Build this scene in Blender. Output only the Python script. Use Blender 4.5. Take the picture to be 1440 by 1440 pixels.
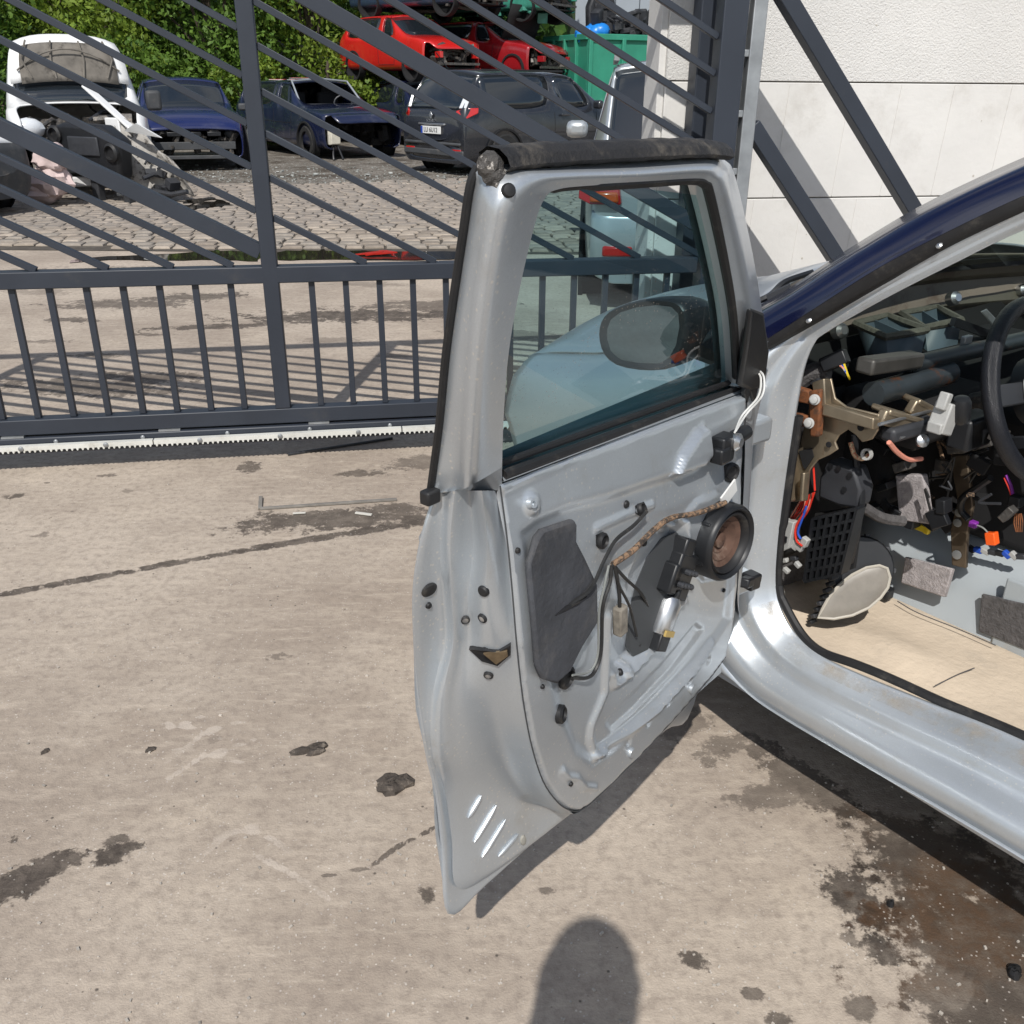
import bpy, bmesh, math, random
import numpy as np
from mathutils import Matrix, Vector

for o in list(bpy.data.objects):
    bpy.data.objects.remove(o, do_unlink=True)
scene = bpy.context.scene
COL = scene.collection
R = math.radians

# ------------------------------------------------------------------ camera
FPX, PIT, ROL, CAMH = 1322.0, 0.4309, 0.0086, 1.46      # focal length in photo pixels (1440 wide), pitch, roll, height
_c, _s, _cr, _sr = math.cos(PIT), math.sin(PIT), math.cos(ROL), math.sin(ROL)
cam_data = bpy.data.cameras.new('camera')
cam = bpy.data.objects.new('camera', cam_data)
COL.objects.link(cam)
cam_data.sensor_width = 36.0
cam_data.lens = FPX / 1440.0 * 36.0
cam_data.clip_start = 0.02
cam_data.clip_end = 3000
_X = Vector((_cr, _sr * _s, _sr * _c))
_D = Vector((_sr, -_cr * _s, -_cr * _c))
_F = Vector((0, _c, -_s))
_m = Matrix.Identity(4)
for i in range(3):
    _m[i][0] = _X[i]; _m[i][1] = -_D[i]; _m[i][2] = -_F[i]
_m.translation = (0, 0, CAMH)
cam.matrix_world = _m
scene.camera = cam

# ------------------------------------------------------------------ light
SUN_DIR = Vector((0.079, 0.657, -0.75)).normalized()     # the way the light travels
sun_el = math.asin(-SUN_DIR.z)
sun_az = math.atan2(-SUN_DIR.x, -SUN_DIR.y)              # towards the sun, clockwise from +Y
world = bpy.data.worlds.new('World')
scene.world = world
world.use_nodes = True
wn = world.node_tree.nodes; wl = world.node_tree.links
sky = wn.new('ShaderNodeTexSky')
sky.sky_type = 'NISHITA'
sky.sun_disc = False
sky.sun_elevation = sun_el
sky.sun_rotation = sun_az
sky.air_density = 1.0; sky.dust_density = 0.6; sky.ozone_density = 1.2
wn['Background'].inputs['Strength'].default_value = 0.10
# broken fair-weather cloud over the whole sky
_tc = wn.new('ShaderNodeTexCoord'); _mp = wn.new('ShaderNodeMapping'); _mp.inputs['Scale'].default_value = (1, 1, 2.2)
_cn = wn.new('ShaderNodeTexNoise'); _cn.inputs['Scale'].default_value = 2.6; _cn.inputs['Detail'].default_value = 7; _cn.inputs['Roughness'].default_value = 0.6
_cr_ = wn.new('ShaderNodeMapRange'); _cr_.interpolation_type = 'SMOOTHSTEP'; _cr_.inputs['From Min'].default_value = 0.44; _cr_.inputs['From Max'].default_value = 0.66
_hs = wn.new('ShaderNodeHueSaturation'); _hs.inputs['Saturation'].default_value = 0.10; _hs.inputs['Value'].default_value = 1.9
_mx = wn.new('ShaderNodeMix'); _mx.data_type = 'RGBA'
wl.new(_tc.outputs['Generated'], _mp.inputs['Vector']); wl.new(_mp.outputs['Vector'], _cn.inputs['Vector']); wl.new(_cn.outputs['Fac'], _cr_.inputs['Value'])
wl.new(sky.outputs['Color'], _hs.inputs['Color']); wl.new(_cr_.outputs['Result'], _mx.inputs[0]); wl.new(sky.outputs['Color'], _mx.inputs[6]); wl.new(_hs.outputs['Color'], _mx.inputs[7])
wl.new(_mx.outputs[2], wn['Background'].inputs['Color'])
sun_data = bpy.data.lights.new('sun', 'SUN')
sun_data.energy = 4.15
sun_data.angle = R(0.53)
sun_data.color = (1.0, 0.965, 0.915)
sun = bpy.data.objects.new('sun', sun_data)
COL.objects.link(sun)
sun.rotation_euler = SUN_DIR.to_track_quat('-Z', 'Y').to_euler()
sun.location = (-3, -8, 12)
vs = scene.view_settings
vs.view_transform = 'Standard'; vs.look = 'None'; vs.exposure = 0.0; vs.gamma = 1.0
vs.use_curve_mapping = False
scene.render.engine = 'CYCLES'

# ------------------------------------------------------------------ pixel -> place helpers (photo pixels give directions, planes give distance)
CP = np.array([0, 0, CAMH])
def ray(x, y):
    u, v = x - 720.0, y - 720.0
    u, v = (u * _cr + v * _sr) / FPX, (-u * _sr + v * _cr) / FPX
    return np.array([u, _c - v * _s, -_s - v * _c])
def on_z(x, y, z=0.0):
    r = ray(x, y); return CP + r * (z - CAMH) / r[2]
def on_plane(x, y, p, n):
    r = ray(x, y); return CP + r * (np.dot(np.array(p) - CP, n) / np.dot(r, n))

# ------------------------------------------------------------------ materials
MATS = {}
def _inp(b, name, val):
    if name in b.inputs: b.inputs[name].default_value = val
def rgb(h):
    """sRGB 0-255 triple -> linear"""
    f = lambda c: (c / 255 / 12.92) if c / 255 <= 0.04045 else ((c / 255 + 0.055) / 1.055) ** 2.4
    return tuple(f(c) for c in h)
def mat(name, col, rough=0.5, metal=0.0, var=0.0, vscale=8.0, bump=0.0, bscale=60.0, col2=None, thr=(0.45, 0.65),
        coat=0.0, trans=0.0, spec=0.5, detail=5.0, dust=None, dscale=5.0, dthr=(0.5, 0.75), coords='Object', flake=0.0, ior=1.45):
    """Principled with noise-driven colour variation, an optional second colour in patches, dust and bump."""
    if name in MATS: return MATS[name]
    m = bpy.data.materials.new(name); MATS[name] = m
    m.use_nodes = True
    nt = m.node_tree; N = nt.nodes; Lk = nt.links
    b = N['Principled BSDF']
    _inp(b, 'Base Color', (*col, 1)); _inp(b, 'Roughness', rough); _inp(b, 'Metallic', metal)
    _inp(b, 'Coat Weight', coat); _inp(b, 'Coat Roughness', 0.04); _inp(b, 'Transmission Weight', trans); _inp(b, 'Specular IOR Level', spec); _inp(b, 'IOR', ior)
    tc = N.new('ShaderNodeTexCoord')
    def noise(sc, det=detail, rgh=0.6):
        n = N.new('ShaderNodeTexNoise'); n.inputs['Scale'].default_value = sc; n.inputs['Detail'].default_value = det
        n.inputs['Roughness'].default_value = rgh
        Lk.new(tc.outputs[coords], n.inputs['Vector']); return n
    def ramp(src, a, c):
        r = N.new('ShaderNodeMapRange'); r.interpolation_type = 'SMOOTHSTEP'
        r.inputs['From Min'].default_value = a; r.inputs['From Max'].default_value = c
        Lk.new(src, r.inputs['Value']); return r.outputs['Result']
    cur = None
    def mixc(fac, c2, base, mode='MIX'):
        x = N.new('ShaderNodeMix'); x.data_type = 'RGBA'; x.blend_type = mode
        if hasattr(fac, 'default_value') or hasattr(fac, 'is_linked'): Lk.new(fac, x.inputs[0])
        else: x.inputs[0].default_value = fac
        if base is None: x.inputs[6].default_value = (*col, 1)
        else: Lk.new(base, x.inputs[6])
        if isinstance(c2, tuple): x.inputs[7].default_value = (*c2, 1)
        else: Lk.new(c2, x.inputs[7])
        return x.outputs[2]
    if var > 0:
        n = noise(vscale); g = N.new('ShaderNodeMapRange')
        g.inputs['From Min'].default_value = 0.25; g.inputs['From Max'].default_value = 0.75
        g.inputs['To Min'].default_value = 1 - var; g.inputs['To Max'].default_value = 1 + var
        Lk.new(n.outputs['Fac'], g.inputs['Value'])
        v = N.new('ShaderNodeVectorMath'); v.operation = 'SCALE'; v.inputs[0].default_value = col
        Lk.new(g.outputs['Result'], v.inputs['Scale']); cur = v.outputs['Vector']
        gr = N.new('ShaderNodeMapRange'); gr.inputs['To Min'].default_value = max(0.02, rough - 0.12); gr.inputs['To Max'].default_value = min(1, rough + 0.12)
        Lk.new(n.outputs['Fac'], gr.inputs['Value']); Lk.new(gr.outputs['Result'], b.inputs['Roughness'])
    if col2 is not None:
        cur = mixc(ramp(noise(vscale * 1.7 + 0.37, 8, 0.7).outputs['Fac'], *thr), col2, cur)
    if dust is not None:
        f = ramp(noise(dscale, 9, 0.72).outputs['Fac'], *dthr)
        cur = mixc(f, dust, cur)
    if flake > 0:
        vo = N.new('ShaderNodeTexVoronoi'); vo.inputs['Scale'].default_value = 900
        Lk.new(tc.outputs[coords], vo.inputs['Vector'])
        gg = N.new('ShaderNodeMapRange'); gg.inputs['To Min'].default_value = 1 - flake; gg.inputs['To Max'].default_value = 1 + flake
        Lk.new(vo.outputs['Color'], gg.inputs['Value'])
        v = N.new('ShaderNodeVectorMath'); v.operation = 'SCALE'
        if cur is None: v.inputs[0].default_value = col
        else: Lk.new(cur, v.inputs[0])
        Lk.new(gg.outputs['Result'], v.inputs['Scale']); cur = v.outputs['Vector']
    if cur is not None: Lk.new(cur, b.inputs['Base Color'])
    if bump > 0:
        bp = N.new('ShaderNodeBump'); bp.inputs['Strength'].default_value = bump; bp.inputs['Distance'].default_value = 0.01
        Lk.new(noise(bscale, 6).outputs['Fac'], bp.inputs['Height']); Lk.new(bp.outputs['Normal'], b.inputs['Normal'])
    return m

# ------------------------------------------------------------------ mesh builder
class MB:
    def __init__(s): s.v = []; s.f = []
    def add(s, vs, fs):
        k = len(s.v); s.v += [tuple(map(float, p)) for p in vs]; s.f += [tuple(i + k for i in f) for f in fs]; return s
    def box(s, c, d, rz=0.0, M=None):
        x, y, z = d[0] / 2, d[1] / 2, d[2] / 2
        P = [Vector(p) for p in ((-x,-y,-z),(x,-y,-z),(x,y,-z),(-x,y,-z),(-x,-y,z),(x,-y,z),(x,y,z),(-x,y,z))]
        if M is None: M = Matrix.Rotation(rz, 3, 'Z')
        P = [M @ p + Vector(c) for p in P]
        return s.add(P, [(0,3,2,1),(4,5,6,7),(0,1,5,4),(1,2,6,5),(2,3,7,6),(3,0,4,7)])
    def bar(s, p0, p1, w, h, up=(0, 0, 1)):
        p0, p1, up = Vector(p0), Vector(p1), Vector(up)
        d = (p1 - p0).normalized(); a = d.cross(up)
        if a.length < 1e-6: a = d.cross(Vector((0, 1, 0)))
        a.normalize(); b = a.cross(d).normalized()
        a *= w / 2; b *= h / 2
        P = [p0 - a - b, p0 + a - b, p0 + a + b, p0 - a + b, p1 - a - b, p1 + a - b, p1 + a + b, p1 - a + b]
        return s.add(P, [(0,1,2,3),(7,6,5,4),(0,4,5,1),(1,5,6,2),(2,6,7,3),(3,7,4,0)])
    def tube(s, pts, r, n=8, cap=True, closed=False):
        pts = [Vector(p) for p in pts]; m = len(pts)
        rr = r if isinstance(r, (list, tuple)) else [r] * m
        V = []; last = None
        for i, p in enumerate(pts):
            if closed: t = pts[(i + 1) % m] - pts[i - 1]
            else: t = pts[min(i + 1, m - 1)] - pts[max(i - 1, 0)]
            t.normalize()
            if last is None:
                a = t.cross(Vector((0, 0, 1)))
                if a.length < 1e-3: a = t.cross(Vector((0, 1, 0)))
            else: a = last - t * last.dot(t)
            a.normalize(); last = a; b = t.cross(a)
            for k in range(n):
                q = 2 * math.pi * k / n
                V.append(p + (a * math.cos(q) + b * math.sin(q)) * rr[i])
        F = []
        for i in range(m if closed else m - 1):
            j = (i + 1) % m
            for k in range(n):
                F.append((i*n+k, i*n+(k+1)%n, j*n+(k+1)%n, j*n+k))
        if cap and not closed:
            F.append(tuple(range(n))[::-1]); F.append(tuple((m-1)*n + k for k in range(n)))
        return s.add(V, F)
    def prism(s, poly, vec):
        n = len(poly); vec = Vector(vec)
        P = [Vector(p) for p in poly]; Q = [p + vec for p in P]
        return s.add(P + Q, [tuple(range(n))[::-1], tuple(range(n, 2*n))] + [(i, (i+1) % n, n + (i+1) % n, n + i) for i in range(n)])
    def lathe(s, prof, n=24, M=None, cap=True):
        M = M or Matrix.Identity(4); V = []; F = []
        for (r, z) in prof:
            for k in range(n):
                q = 2 * math.pi * k / n; V.append(M @ Vector((r * math.cos(q), r * math.sin(q), z)))
        for i in range(len(prof) - 1):
            for k in range(n): F.append((i*n+k, i*n+(k+1)%n, (i+1)*n+(k+1)%n, (i+1)*n+k))
        if cap:
            F.append(tuple(range(n))[::-1]); F.append(tuple((len(prof)-1)*n + k for k in range(n)))
        return s.add(V, F)
    def grid(s, G, close_u=False):
        a, b = len(G), len(G[0]); V = [p for row in G for p in row]
        return s.add(V, [(i*b+j, i*b+j+1, (i+1)*b+j+1, (i+1)*b+j) for i in range(a-1) for j in range(b-1)])
    def mesh(s, name, sharp=35, smooth=True, fix=True):
        me = bpy.data.meshes.new(name); me.from_pydata(s.v, [], s.f)
        if fix:
            bm = bmesh.new(); bm.from_mesh(me)
            bmesh.ops.remove_doubles(bm, verts=bm.verts, dist=1e-5)
            bmesh.ops.recalc_face_normals(bm, faces=bm.faces); bm.to_mesh(me); bm.free()
        if smooth:
            me.shade_smooth(); me.set_sharp_from_angle(angle=R(sharp))
        me.update(); return me
    def build(s, name, m, parent=None, bevel=0.0, seg=2, sharp=35, solid=0.0, sub=0, smooth=True, fix=True, off=-1):
        me = s.mesh(name, sharp, smooth, fix)
        return obj(name, me, m, parent, bevel, seg, solid, sub, off)

def obj(name, me, m, parent=None, bevel=0.0, seg=2, solid=0.0, sub=0, off=-1):
    o = bpy.data.objects.new(name, me); COL.objects.link(o)
    if m is not None and not me.materials: me.materials.append(m)
    if parent is not None: o.parent = parent
    if solid:
        q = o.modifiers.new('solid', 'SOLIDIFY'); q.thickness = solid; q.offset = off
    if bevel:
        q = o.modifiers.new('bevel', 'BEVEL'); q.width = bevel; q.segments = seg; q.limit_method = 'ANGLE'; q.angle_limit = R(40); q.use_clamp_overlap = True
        q.harden_normals = False
    if sub:
        q = o.modifiers.new('sub', 'SUBSURF'); q.levels = sub; q.render_levels = sub
    return o
def tag(o, label=None, cat=None, group=None, kind=None):
    if label: o['label'] = label
    if cat: o['category'] = cat
    if group: o['group'] = group
    if kind: o['kind'] = kind
    return o
def thing(name, label, cat, loc=(0, 0, 0), rz=0.0, group=None):
    o = bpy.data.objects.new(name, None); COL.objects.link(o)
    o.empty_display_size = 0.1
    o.location = loc; o.rotation_euler = (0, 0, rz)
    return tag(o, label, cat, group)
def smoothpath(pts, k=6):
    """Catmull-Rom through points"""
    P = [np.array(p, float) for p in pts]; out = []
    Q = [2 * P[0] - P[1]] + P + [2 * P[-1] - P[-2]]
    for i in range(1, len(Q) - 2):
        for j in range(k):
            t = j / k
            out.append(0.5 * ((2 * Q[i]) + (-Q[i-1] + Q[i+1]) * t + (2*Q[i-1] - 5*Q[i] + 4*Q[i+1] - Q[i+2]) * t*t + (-Q[i-1] + 3*Q[i] - 3*Q[i+1] + Q[i+2]) * t**3))
    out.append(P[-1]); return out
def sstep(x, a, b):
    t = np.clip((x - a) / (b - a), 0, 1); return t * t * (3 - 2 * t)
def sdpoly(U, Z, poly):
    """signed distance (negative inside) of arrays U, Z to a polygon"""
    d = np.full(U.shape, 1e9); ins = np.zeros(U.shape, bool); n = len(poly)
    for i in range(n):
        ax, ay = poly[i]; bx, by = poly[(i + 1) % n]
        ex, ey = bx - ax, by - ay
        t = np.clip(((U - ax) * ex + (Z - ay) * ey) / (ex*ex + ey*ey + 1e-12), 0, 1)
        d = np.minimum(d, np.hypot(U - ax - t*ex, Z - ay - t*ey))
        c = ((ay <= Z) & (by > Z)) | ((by <= Z) & (ay > Z))
        with np.errstate(divide='ignore', invalid='ignore'):
            xx = ax + (Z - ay) / (by - ay if by != ay else 1e-12) * ex
        ins ^= c & (U < xx)
    return np.where(ins, -d, d)
# ================================================================== GROUND
STAINS = [
        (470,728,.36,.10,.22,.85), (585,735,.14,.04,.3,.8), (505,666,.10,.04,.1,.75), (350,655,.05,.06,0,.8), (590,650,.12,.09,0,.6), (548,712,.16,.03,.2,.7),
        (20,697,.045,.035,0,.8), (95,720,.03,.012,.2,.8), (152,668,.035,.02,0,.7), (60,752,.03,.02,0,.5), (310,735,.03,.015,0,.7), (70,678,.02,.015,0,.6), (180,690,.03,.02,.4,.5),
        (40,1235,.10,.045,.55,.95), (95,1212,.03,.02,.6,.8), (175,1195,.055,.026,.5,.95), (160,1180,.03,.012,.4,.8), (22,1180,.012,.012,0,.8),
        (602,1255,.016,.03,.3,.9), (386,923,.035,.022,.1,.55), (463,877,.03,.006,0,.7), (300,1040,.02,.02,0,.3), (410,862,.03,.008,0,.5),
        (1205,1258,.07,.07,.3,.95), (1240,1335,.05,.036,-.9,.95), (973,1350,.03,.022,-.9,.85), (1060,1398,.03,.012,-.4,.8), (1093,1432,.035,.02,0,.8), (1195,1320,.02,.012,0,.6),
        (1080,1118,.10,.035,.3,.6), (1010,1050,.10,.05,.5,.6), (768,1252,.02,.012,0,.7), (930,1240,.02,.01,0,.4), (1210,1420,.03,.03,0,.7),
        (1120,1090,.16,.06,-.9,.75), (940,1010,.14,.06,-.5,.5),
        # beyond the gate
        (500,443,.75,.20,.12,.9), (330,458,.55,.07,.2,.85), (170,428,.5,.16,.05,.75), (270,418,.4,.14,.3,.8), (100,450,.18,.07,0,.8), (120,545,.5,.14,-.1,.75), (215,530,.3,.10,0,.8), (130,500,.22,.05,0,.7), (215,470,.14,.04,0,.7), (60,480,.16,.04,0,.6), (470,478,.20,.07,0,.4), (560,500,.13,.05,0,.5),
        (610,430,.5,.16,.1,.7), (300,395,.5,.10,0,.35), (60,410,.3,.10,0,.35), (520,400,.3,.10,0,.35), (720,470,.4,.12,-.2,.5),
        (300,382,1.5,.20,.03,.55), (540,380,.9,.2,.05,.5), (100,385,.7,.16,0,.45)]
OIL = [(1395,1310,.22,.24,.4,.95), (1300,1215,.16,.09,-.7,.92), (1400,1330,.20,.22,.4,.92), (1330,1225,.22,.07,-.75,.9), (1290,1180,.14,.05,-.7,.8), (1430,1420,.2,.12,0,.9), (1340,1395,.09,.07,.4,.75)]
CRACKS = [(-420,910,0,836,.019,.9), (0,836,200,800,.019,.9), (200,800,360,771,.02,.9), (360,771,598,733,.026,.9), (610,1165,560,1190,.007,.8), (560,1190,520,1220,.007,.8), (520,1220,455,1232,.006,.6)]
TREAD = [(a / 1.706, 900 + b / 1.706, c / 1.706, 900 + d / 1.706, .008, .45) for ln in ([(395,215),(430,203),(480,185),(560,165)], [(395,295),(440,262),(500,215),(590,193)], [(400,335),(490,277),(610,240)], [(420,262),(490,272),(590,298)], [(400,200),(470,215),(530,235)], [(520,470),(580,455),(640,470),(700,510)], [(470,530),(540,470),(620,440)], [(620,520),(700,560),(790,620)]) for (a, b), (c, d) in zip(ln[:-1], ln[1:])]
def ground_material():
    m = bpy.data.materials.new('stained_concrete'); m.use_nodes = True
    nt = m.node_tree; N = nt.nodes; Lk = nt.links; b = N['Principled BSDF']
    tc = N.new('ShaderNodeTexCoord'); OBJ = tc.outputs['Object']
    def noise(sc, det=6, rgh=0.6, vec=None):
        n = N.new('ShaderNodeTexNoise'); n.inputs['Scale'].default_value = sc; n.inputs['Detail'].default_value = det; n.inputs['Roughness'].default_value = rgh
        Lk.new(vec or OBJ, n.inputs['Vector']); return n
    def rng(src, a, c, lo=0.0, hi=1.0):
        r = N.new('ShaderNodeMapRange'); r.interpolation_type = 'SMOOTHSTEP'
        for k, v in zip(('From Min', 'From Max', 'To Min', 'To Max'), (a, c, lo, hi)): r.inputs[k].default_value = v
        Lk.new(src, r.inputs['Value']); return r.outputs['Result']
    def math_(op, a, c):
        x = N.new('ShaderNodeMath'); x.operation = op
        for i, q in enumerate((a, c)):
            if isinstance(q, (int, float)): x.inputs[i].default_value = q
            else: Lk.new(q, x.inputs[i])
        return x.outputs[0]
    def mix(f, A, B):
        x = N.new('ShaderNodeMix'); x.data_type = 'RGBA'
        if isinstance(f, float): x.inputs[0].default_value = f
        else: Lk.new(f, x.inputs[0])
        for i, q in ((6, A), (7, B)):
            if isinstance(q, tuple): x.inputs[i].default_value = (*q, 1)
            else: Lk.new(q, x.inputs[i])
        return x.outputs[2]
    big = noise(0.9, 5, 0.62); mid = noise(4.5, 8, 0.68); fine = noise(38, 6, 0.7); grit = noise(220, 3, 0.6)
    col = mix(rng(big.outputs['Fac'], 0.36, 0.64), (0.335, 0.276, 0.222), (0.485, 0.412, 0.335))
    col = mix(rng(mid.outputs['Fac'], 0.50, 0.78, 0, 0.30), col, (0.275, 0.215, 0.165))
    col = mix(rng(noise(2.3, 7, 0.7).outputs['Fac'], 0.53, 0.72, 0, 0.5), col, (0.56, 0.475, 0.375))
    col = mix(rng(fine.outputs['Fac'], 0.40, 0.72, 0, 0.6), col, (0.22, 0.18, 0.148))
    # brushed, wheel-polished streaks running one way
    mpS = N.new('ShaderNodeMapping'); mpS.inputs['Rotation'].default_value = (0, 0, -0.35); mpS.inputs['Scale'].default_value = (1.0, 4.2, 1); Lk.new(OBJ, mpS.inputs['Vector'])
    col = mix(rng(noise(6.5, 8, 0.72, mpS.outputs['Vector']).outputs['Fac'], 0.47, 0.74, 0, 0.55), col, (0.57, 0.485, 0.39))
    col = mix(rng(noise(9.0, 8, 0.75, mpS.outputs['Vector']).outputs['Fac'], 0.52, 0.80, 0, 0.50), col, (0.235, 0.195, 0.165))
    # light aggregate specks
    vo = N.new('ShaderNodeTexVoronoi'); vo.inputs['Scale'].default_value = 85; vo.inputs['Randomness'].default_value = 1
    Lk.new(OBJ, vo.inputs['Vector'])
    sp = rng(vo.outputs['Distance'], 0.10, 0.22, 1, 0)
    sel = rng(noise(31, 2).outputs['Fac'], 0.54, 0.60)
    col = mix(math_('MULTIPLY', math_('MULTIPLY', sp, sel), 0.75), col, (0.66, 0.60, 0.52))
    vo2 = N.new('ShaderNodeTexVoronoi'); vo2.inputs['Scale'].default_value = 46; Lk.new(OBJ, vo2.inputs['Vector'])
    col = mix(math_('MULTIPLY', math_('MULTIPLY', rng(vo2.outputs['Distance'], 0.08, 0.20, 1, 0), rng(noise(17, 2).outputs['Fac'], 0.60, 0.64)), 0.8), col, (0.07, 0.06, 0.05))
    # stains with shapes of their own; the mesh carries their smooth fields, noise gives the ragged edge
    wob = noise(7, 6, 0.7); wob2 = noise(26, 6, 0.72)
    frag = math_('ADD', math_('MULTIPLY', wob.outputs['Fac'], 1.5), math_('MULTIPLY', wob2.outputs['Fac'], 1.1))   # ~1.3 mean
    def attr(nm):
        q = N.new('ShaderNodeAttribute'); q.attribute_name = nm; return q.outputs['Fac']
    def field(nm, wobble):
        d = math_('ADD', attr(nm), math_('MULTIPLY', math_('SUBTRACT', frag, 1.3), wobble))
        return math_('MULTIPLY', rng(d, 0.75, 1.1, 1, 0), attr(nm + '_amp'))
    mott = rng(noise(15, 7, 0.75).outputs['Fac'], 0.36, 0.60, 0.78, 1.0)
    dark = math_('MULTIPLY', math_('MAXIMUM', field('stain', 2.3), field('crack', 1.6)), mott); brown = math_('MULTIPLY', field('oil', 1.7), rng(noise(19, 7, 0.78).outputs['Fac'], 0.34, 0.58, 0.82, 1.0))
    grain = rng(fine.outputs['Fac'], 0.3, 0.7, 0.55, 1.25)
    dk = N.new('ShaderNodeVectorMath'); dk.operation = 'SCALE'; dk.inputs[0].default_value = (0.058, 0.046, 0.038); Lk.new(grain, dk.inputs['Scale'])
    bk = N.new('ShaderNodeVectorMath'); bk.operation = 'SCALE'; bk.inputs[0].default_value = (0.075, 0.044, 0.026); Lk.new(grain, bk.inputs['Scale'])
    bk2 = mix(rng(noise(5, 5).outputs['Fac'], 0.42, 0.6), bk.outputs['Vector'], dk.outputs['Vector'])
    col = mix(math_('MULTIPLY', field('tread', 0.8), rng(noise(12, 5).outputs['Fac'], .25, .6)), col, (0.60, 0.525, 0.45))
    col = mix(dark, col, dk.outputs['Vector']); col = mix(brown, col, bk2)
    # a few aggregate stones shine through the stains
    col = mix(math_('MULTIPLY', math_('MULTIPLY', sp, rng(noise(23, 2).outputs['Fac'], 0.48, 0.54)), 0.7), col, (0.5, 0.45, 0.4))
    Lk.new(col, b.inputs['Base Color'])
    wet = math_('MAXIMUM', brown, math_('MULTIPLY', dark, 0.35))
    Lk.new(rng(wet, 0.0, 1.0, 0.92, 0.42), b.inputs['Roughness'])
    _inp(b, 'Specular IOR Level', 0.3)
    h = math_('ADD', math_('MULTIPLY', fine.outputs['Fac'], 0.6), math_('MULTIPLY', grit.outputs['Fac'], 0.35))
    h = math_('ADD', h, math_('MULTIPLY', mid.outputs['Fac'], 0.5)); h = math_('SUBTRACT', h, math_('MULTIPLY', dark, 0.25))
    bp = N.new('ShaderNodeBump'); bp.inputs['Strength'].default_value = 0.38; bp.inputs['Distance'].default_value = 0.012
    Lk.new(h, bp.inputs['Height']); Lk.new(bp.outputs['Normal'], b.inputs['Normal'])
    return m

def sheet(name, poly, z, m, kind='structure'):
    o = MB().add([(x, y, z) for x, y in poly], [tuple(range(len(poly)))]).build(name, m, smooth=False)
    return tag(o, kind=kind)
def ground_mesh():
    ys = [0.5]
    while ys[-1] < 13: ys.append(ys[-1] * 1.0115)
    us = np.linspace(-.9, 1.0, 470)
    ys = np.array([-300.0] + ys + [500.0]); rows = []
    X = np.zeros((len(ys), len(us) + 2)); Yg = np.zeros_like(X)
    for i, y in enumerate(ys):
        w = min(max(y, .5), 13) + .25
        X[i, 1:-1] = us * w; X[i, 0] = -400; X[i, -1] = 400; Yg[i] = y
    def ell(lst):
        D = np.full(X.shape, 9.0); A = np.zeros(X.shape)
        for (px, py, rx, ry, ang, amp) in lst:
            p = on_z(px, py); c_, s_ = math.cos(ang), math.sin(ang); dx, dy = X - p[0], Yg - p[1]
            d = np.hypot((dx * c_ + dy * s_) / rx, (-dx * s_ + dy * c_) / ry)
            A = np.where(d < D, amp, A); D = np.minimum(D, d)
        return D, A
    def seg(lst):
        D = np.full(X.shape, 9.0); A = np.zeros(X.shape)
        for (x0, y0, x1, y1, w, amp) in lst:
            a, b = on_z(x0, y0)[:2], on_z(x1, y1)[:2]; e = b - a
            t = np.clip(((X - a[0]) * e[0] + (Yg - a[1]) * e[1]) / (e @ e), 0, 1)
            d = np.hypot(X - a[0] - t * e[0], Yg - a[1] - t * e[1]) / w
            A = np.where(d < D, amp, A); D = np.minimum(D, d)
        return D, A
    me = bpy.data.meshes.new('ground'); nr, nc = X.shape
    V = np.stack([X.ravel(), Yg.ravel(), np.zeros(X.size)], 1)
    idx = np.arange(nr * nc).reshape(nr, nc)
    F = np.stack([idx[:-1, :-1].ravel(), idx[:-1, 1:].ravel(), idx[1:, 1:].ravel(), idx[1:, :-1].ravel()], 1)
    me.from_pydata(V.tolist(), [], F.tolist())
    for nm, (D, A) in (('stain', ell(STAINS)), ('oil', ell(OIL)), ('crack', seg(CRACKS)), ('tread', seg(TREAD))):
        for q, arr in ((nm, D), (nm + '_amp', A)):
            at = me.attributes.new(q, 'FLOAT', 'POINT'); at.data.foreach_set('value', arr.ravel().astype(np.float32))
    return me
ground = tag(obj('ground', ground_mesh(), ground_material()), kind='structure')

# gravel and dirt under the parked wrecks
M_gravel = mat('dirt_gravel', (0.155, 0.135, 0.11), 0.95, var=0.35, vscale=14, bump=1.0, bscale=70, col2=(0.36, 0.34, 0.31), thr=(0.50, 0.62), dust=(0.07, 0.055, 0.04), dscale=1.4, dthr=(0.42, 0.62))
def wavy(pts, amp, seed, step=0.35):
    rnd = random.Random(seed); out = []
    for i in range(len(pts)):
        a, b = np.array(pts[i], float), np.array(pts[(i + 1) % len(pts)], float); n = max(1, int(np.hypot(*(b - a)) / step))
        if n > 120: n = 1
        for k in range(n):
            q = a + (b - a) * k / n; out.append((q[0] + rnd.uniform(-amp, amp), q[1] + rnd.uniform(-amp, amp)))
    return out
sheet('dirt_ground', wavy([(-24, 14.2), (-9, 14.6), (-3.4, 14.7), (0.0, 16.3), (6, 17.2), (24, 17.5), (30, 60), (-40, 60)], 0.12, 3), 0.016, M_gravel)

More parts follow.
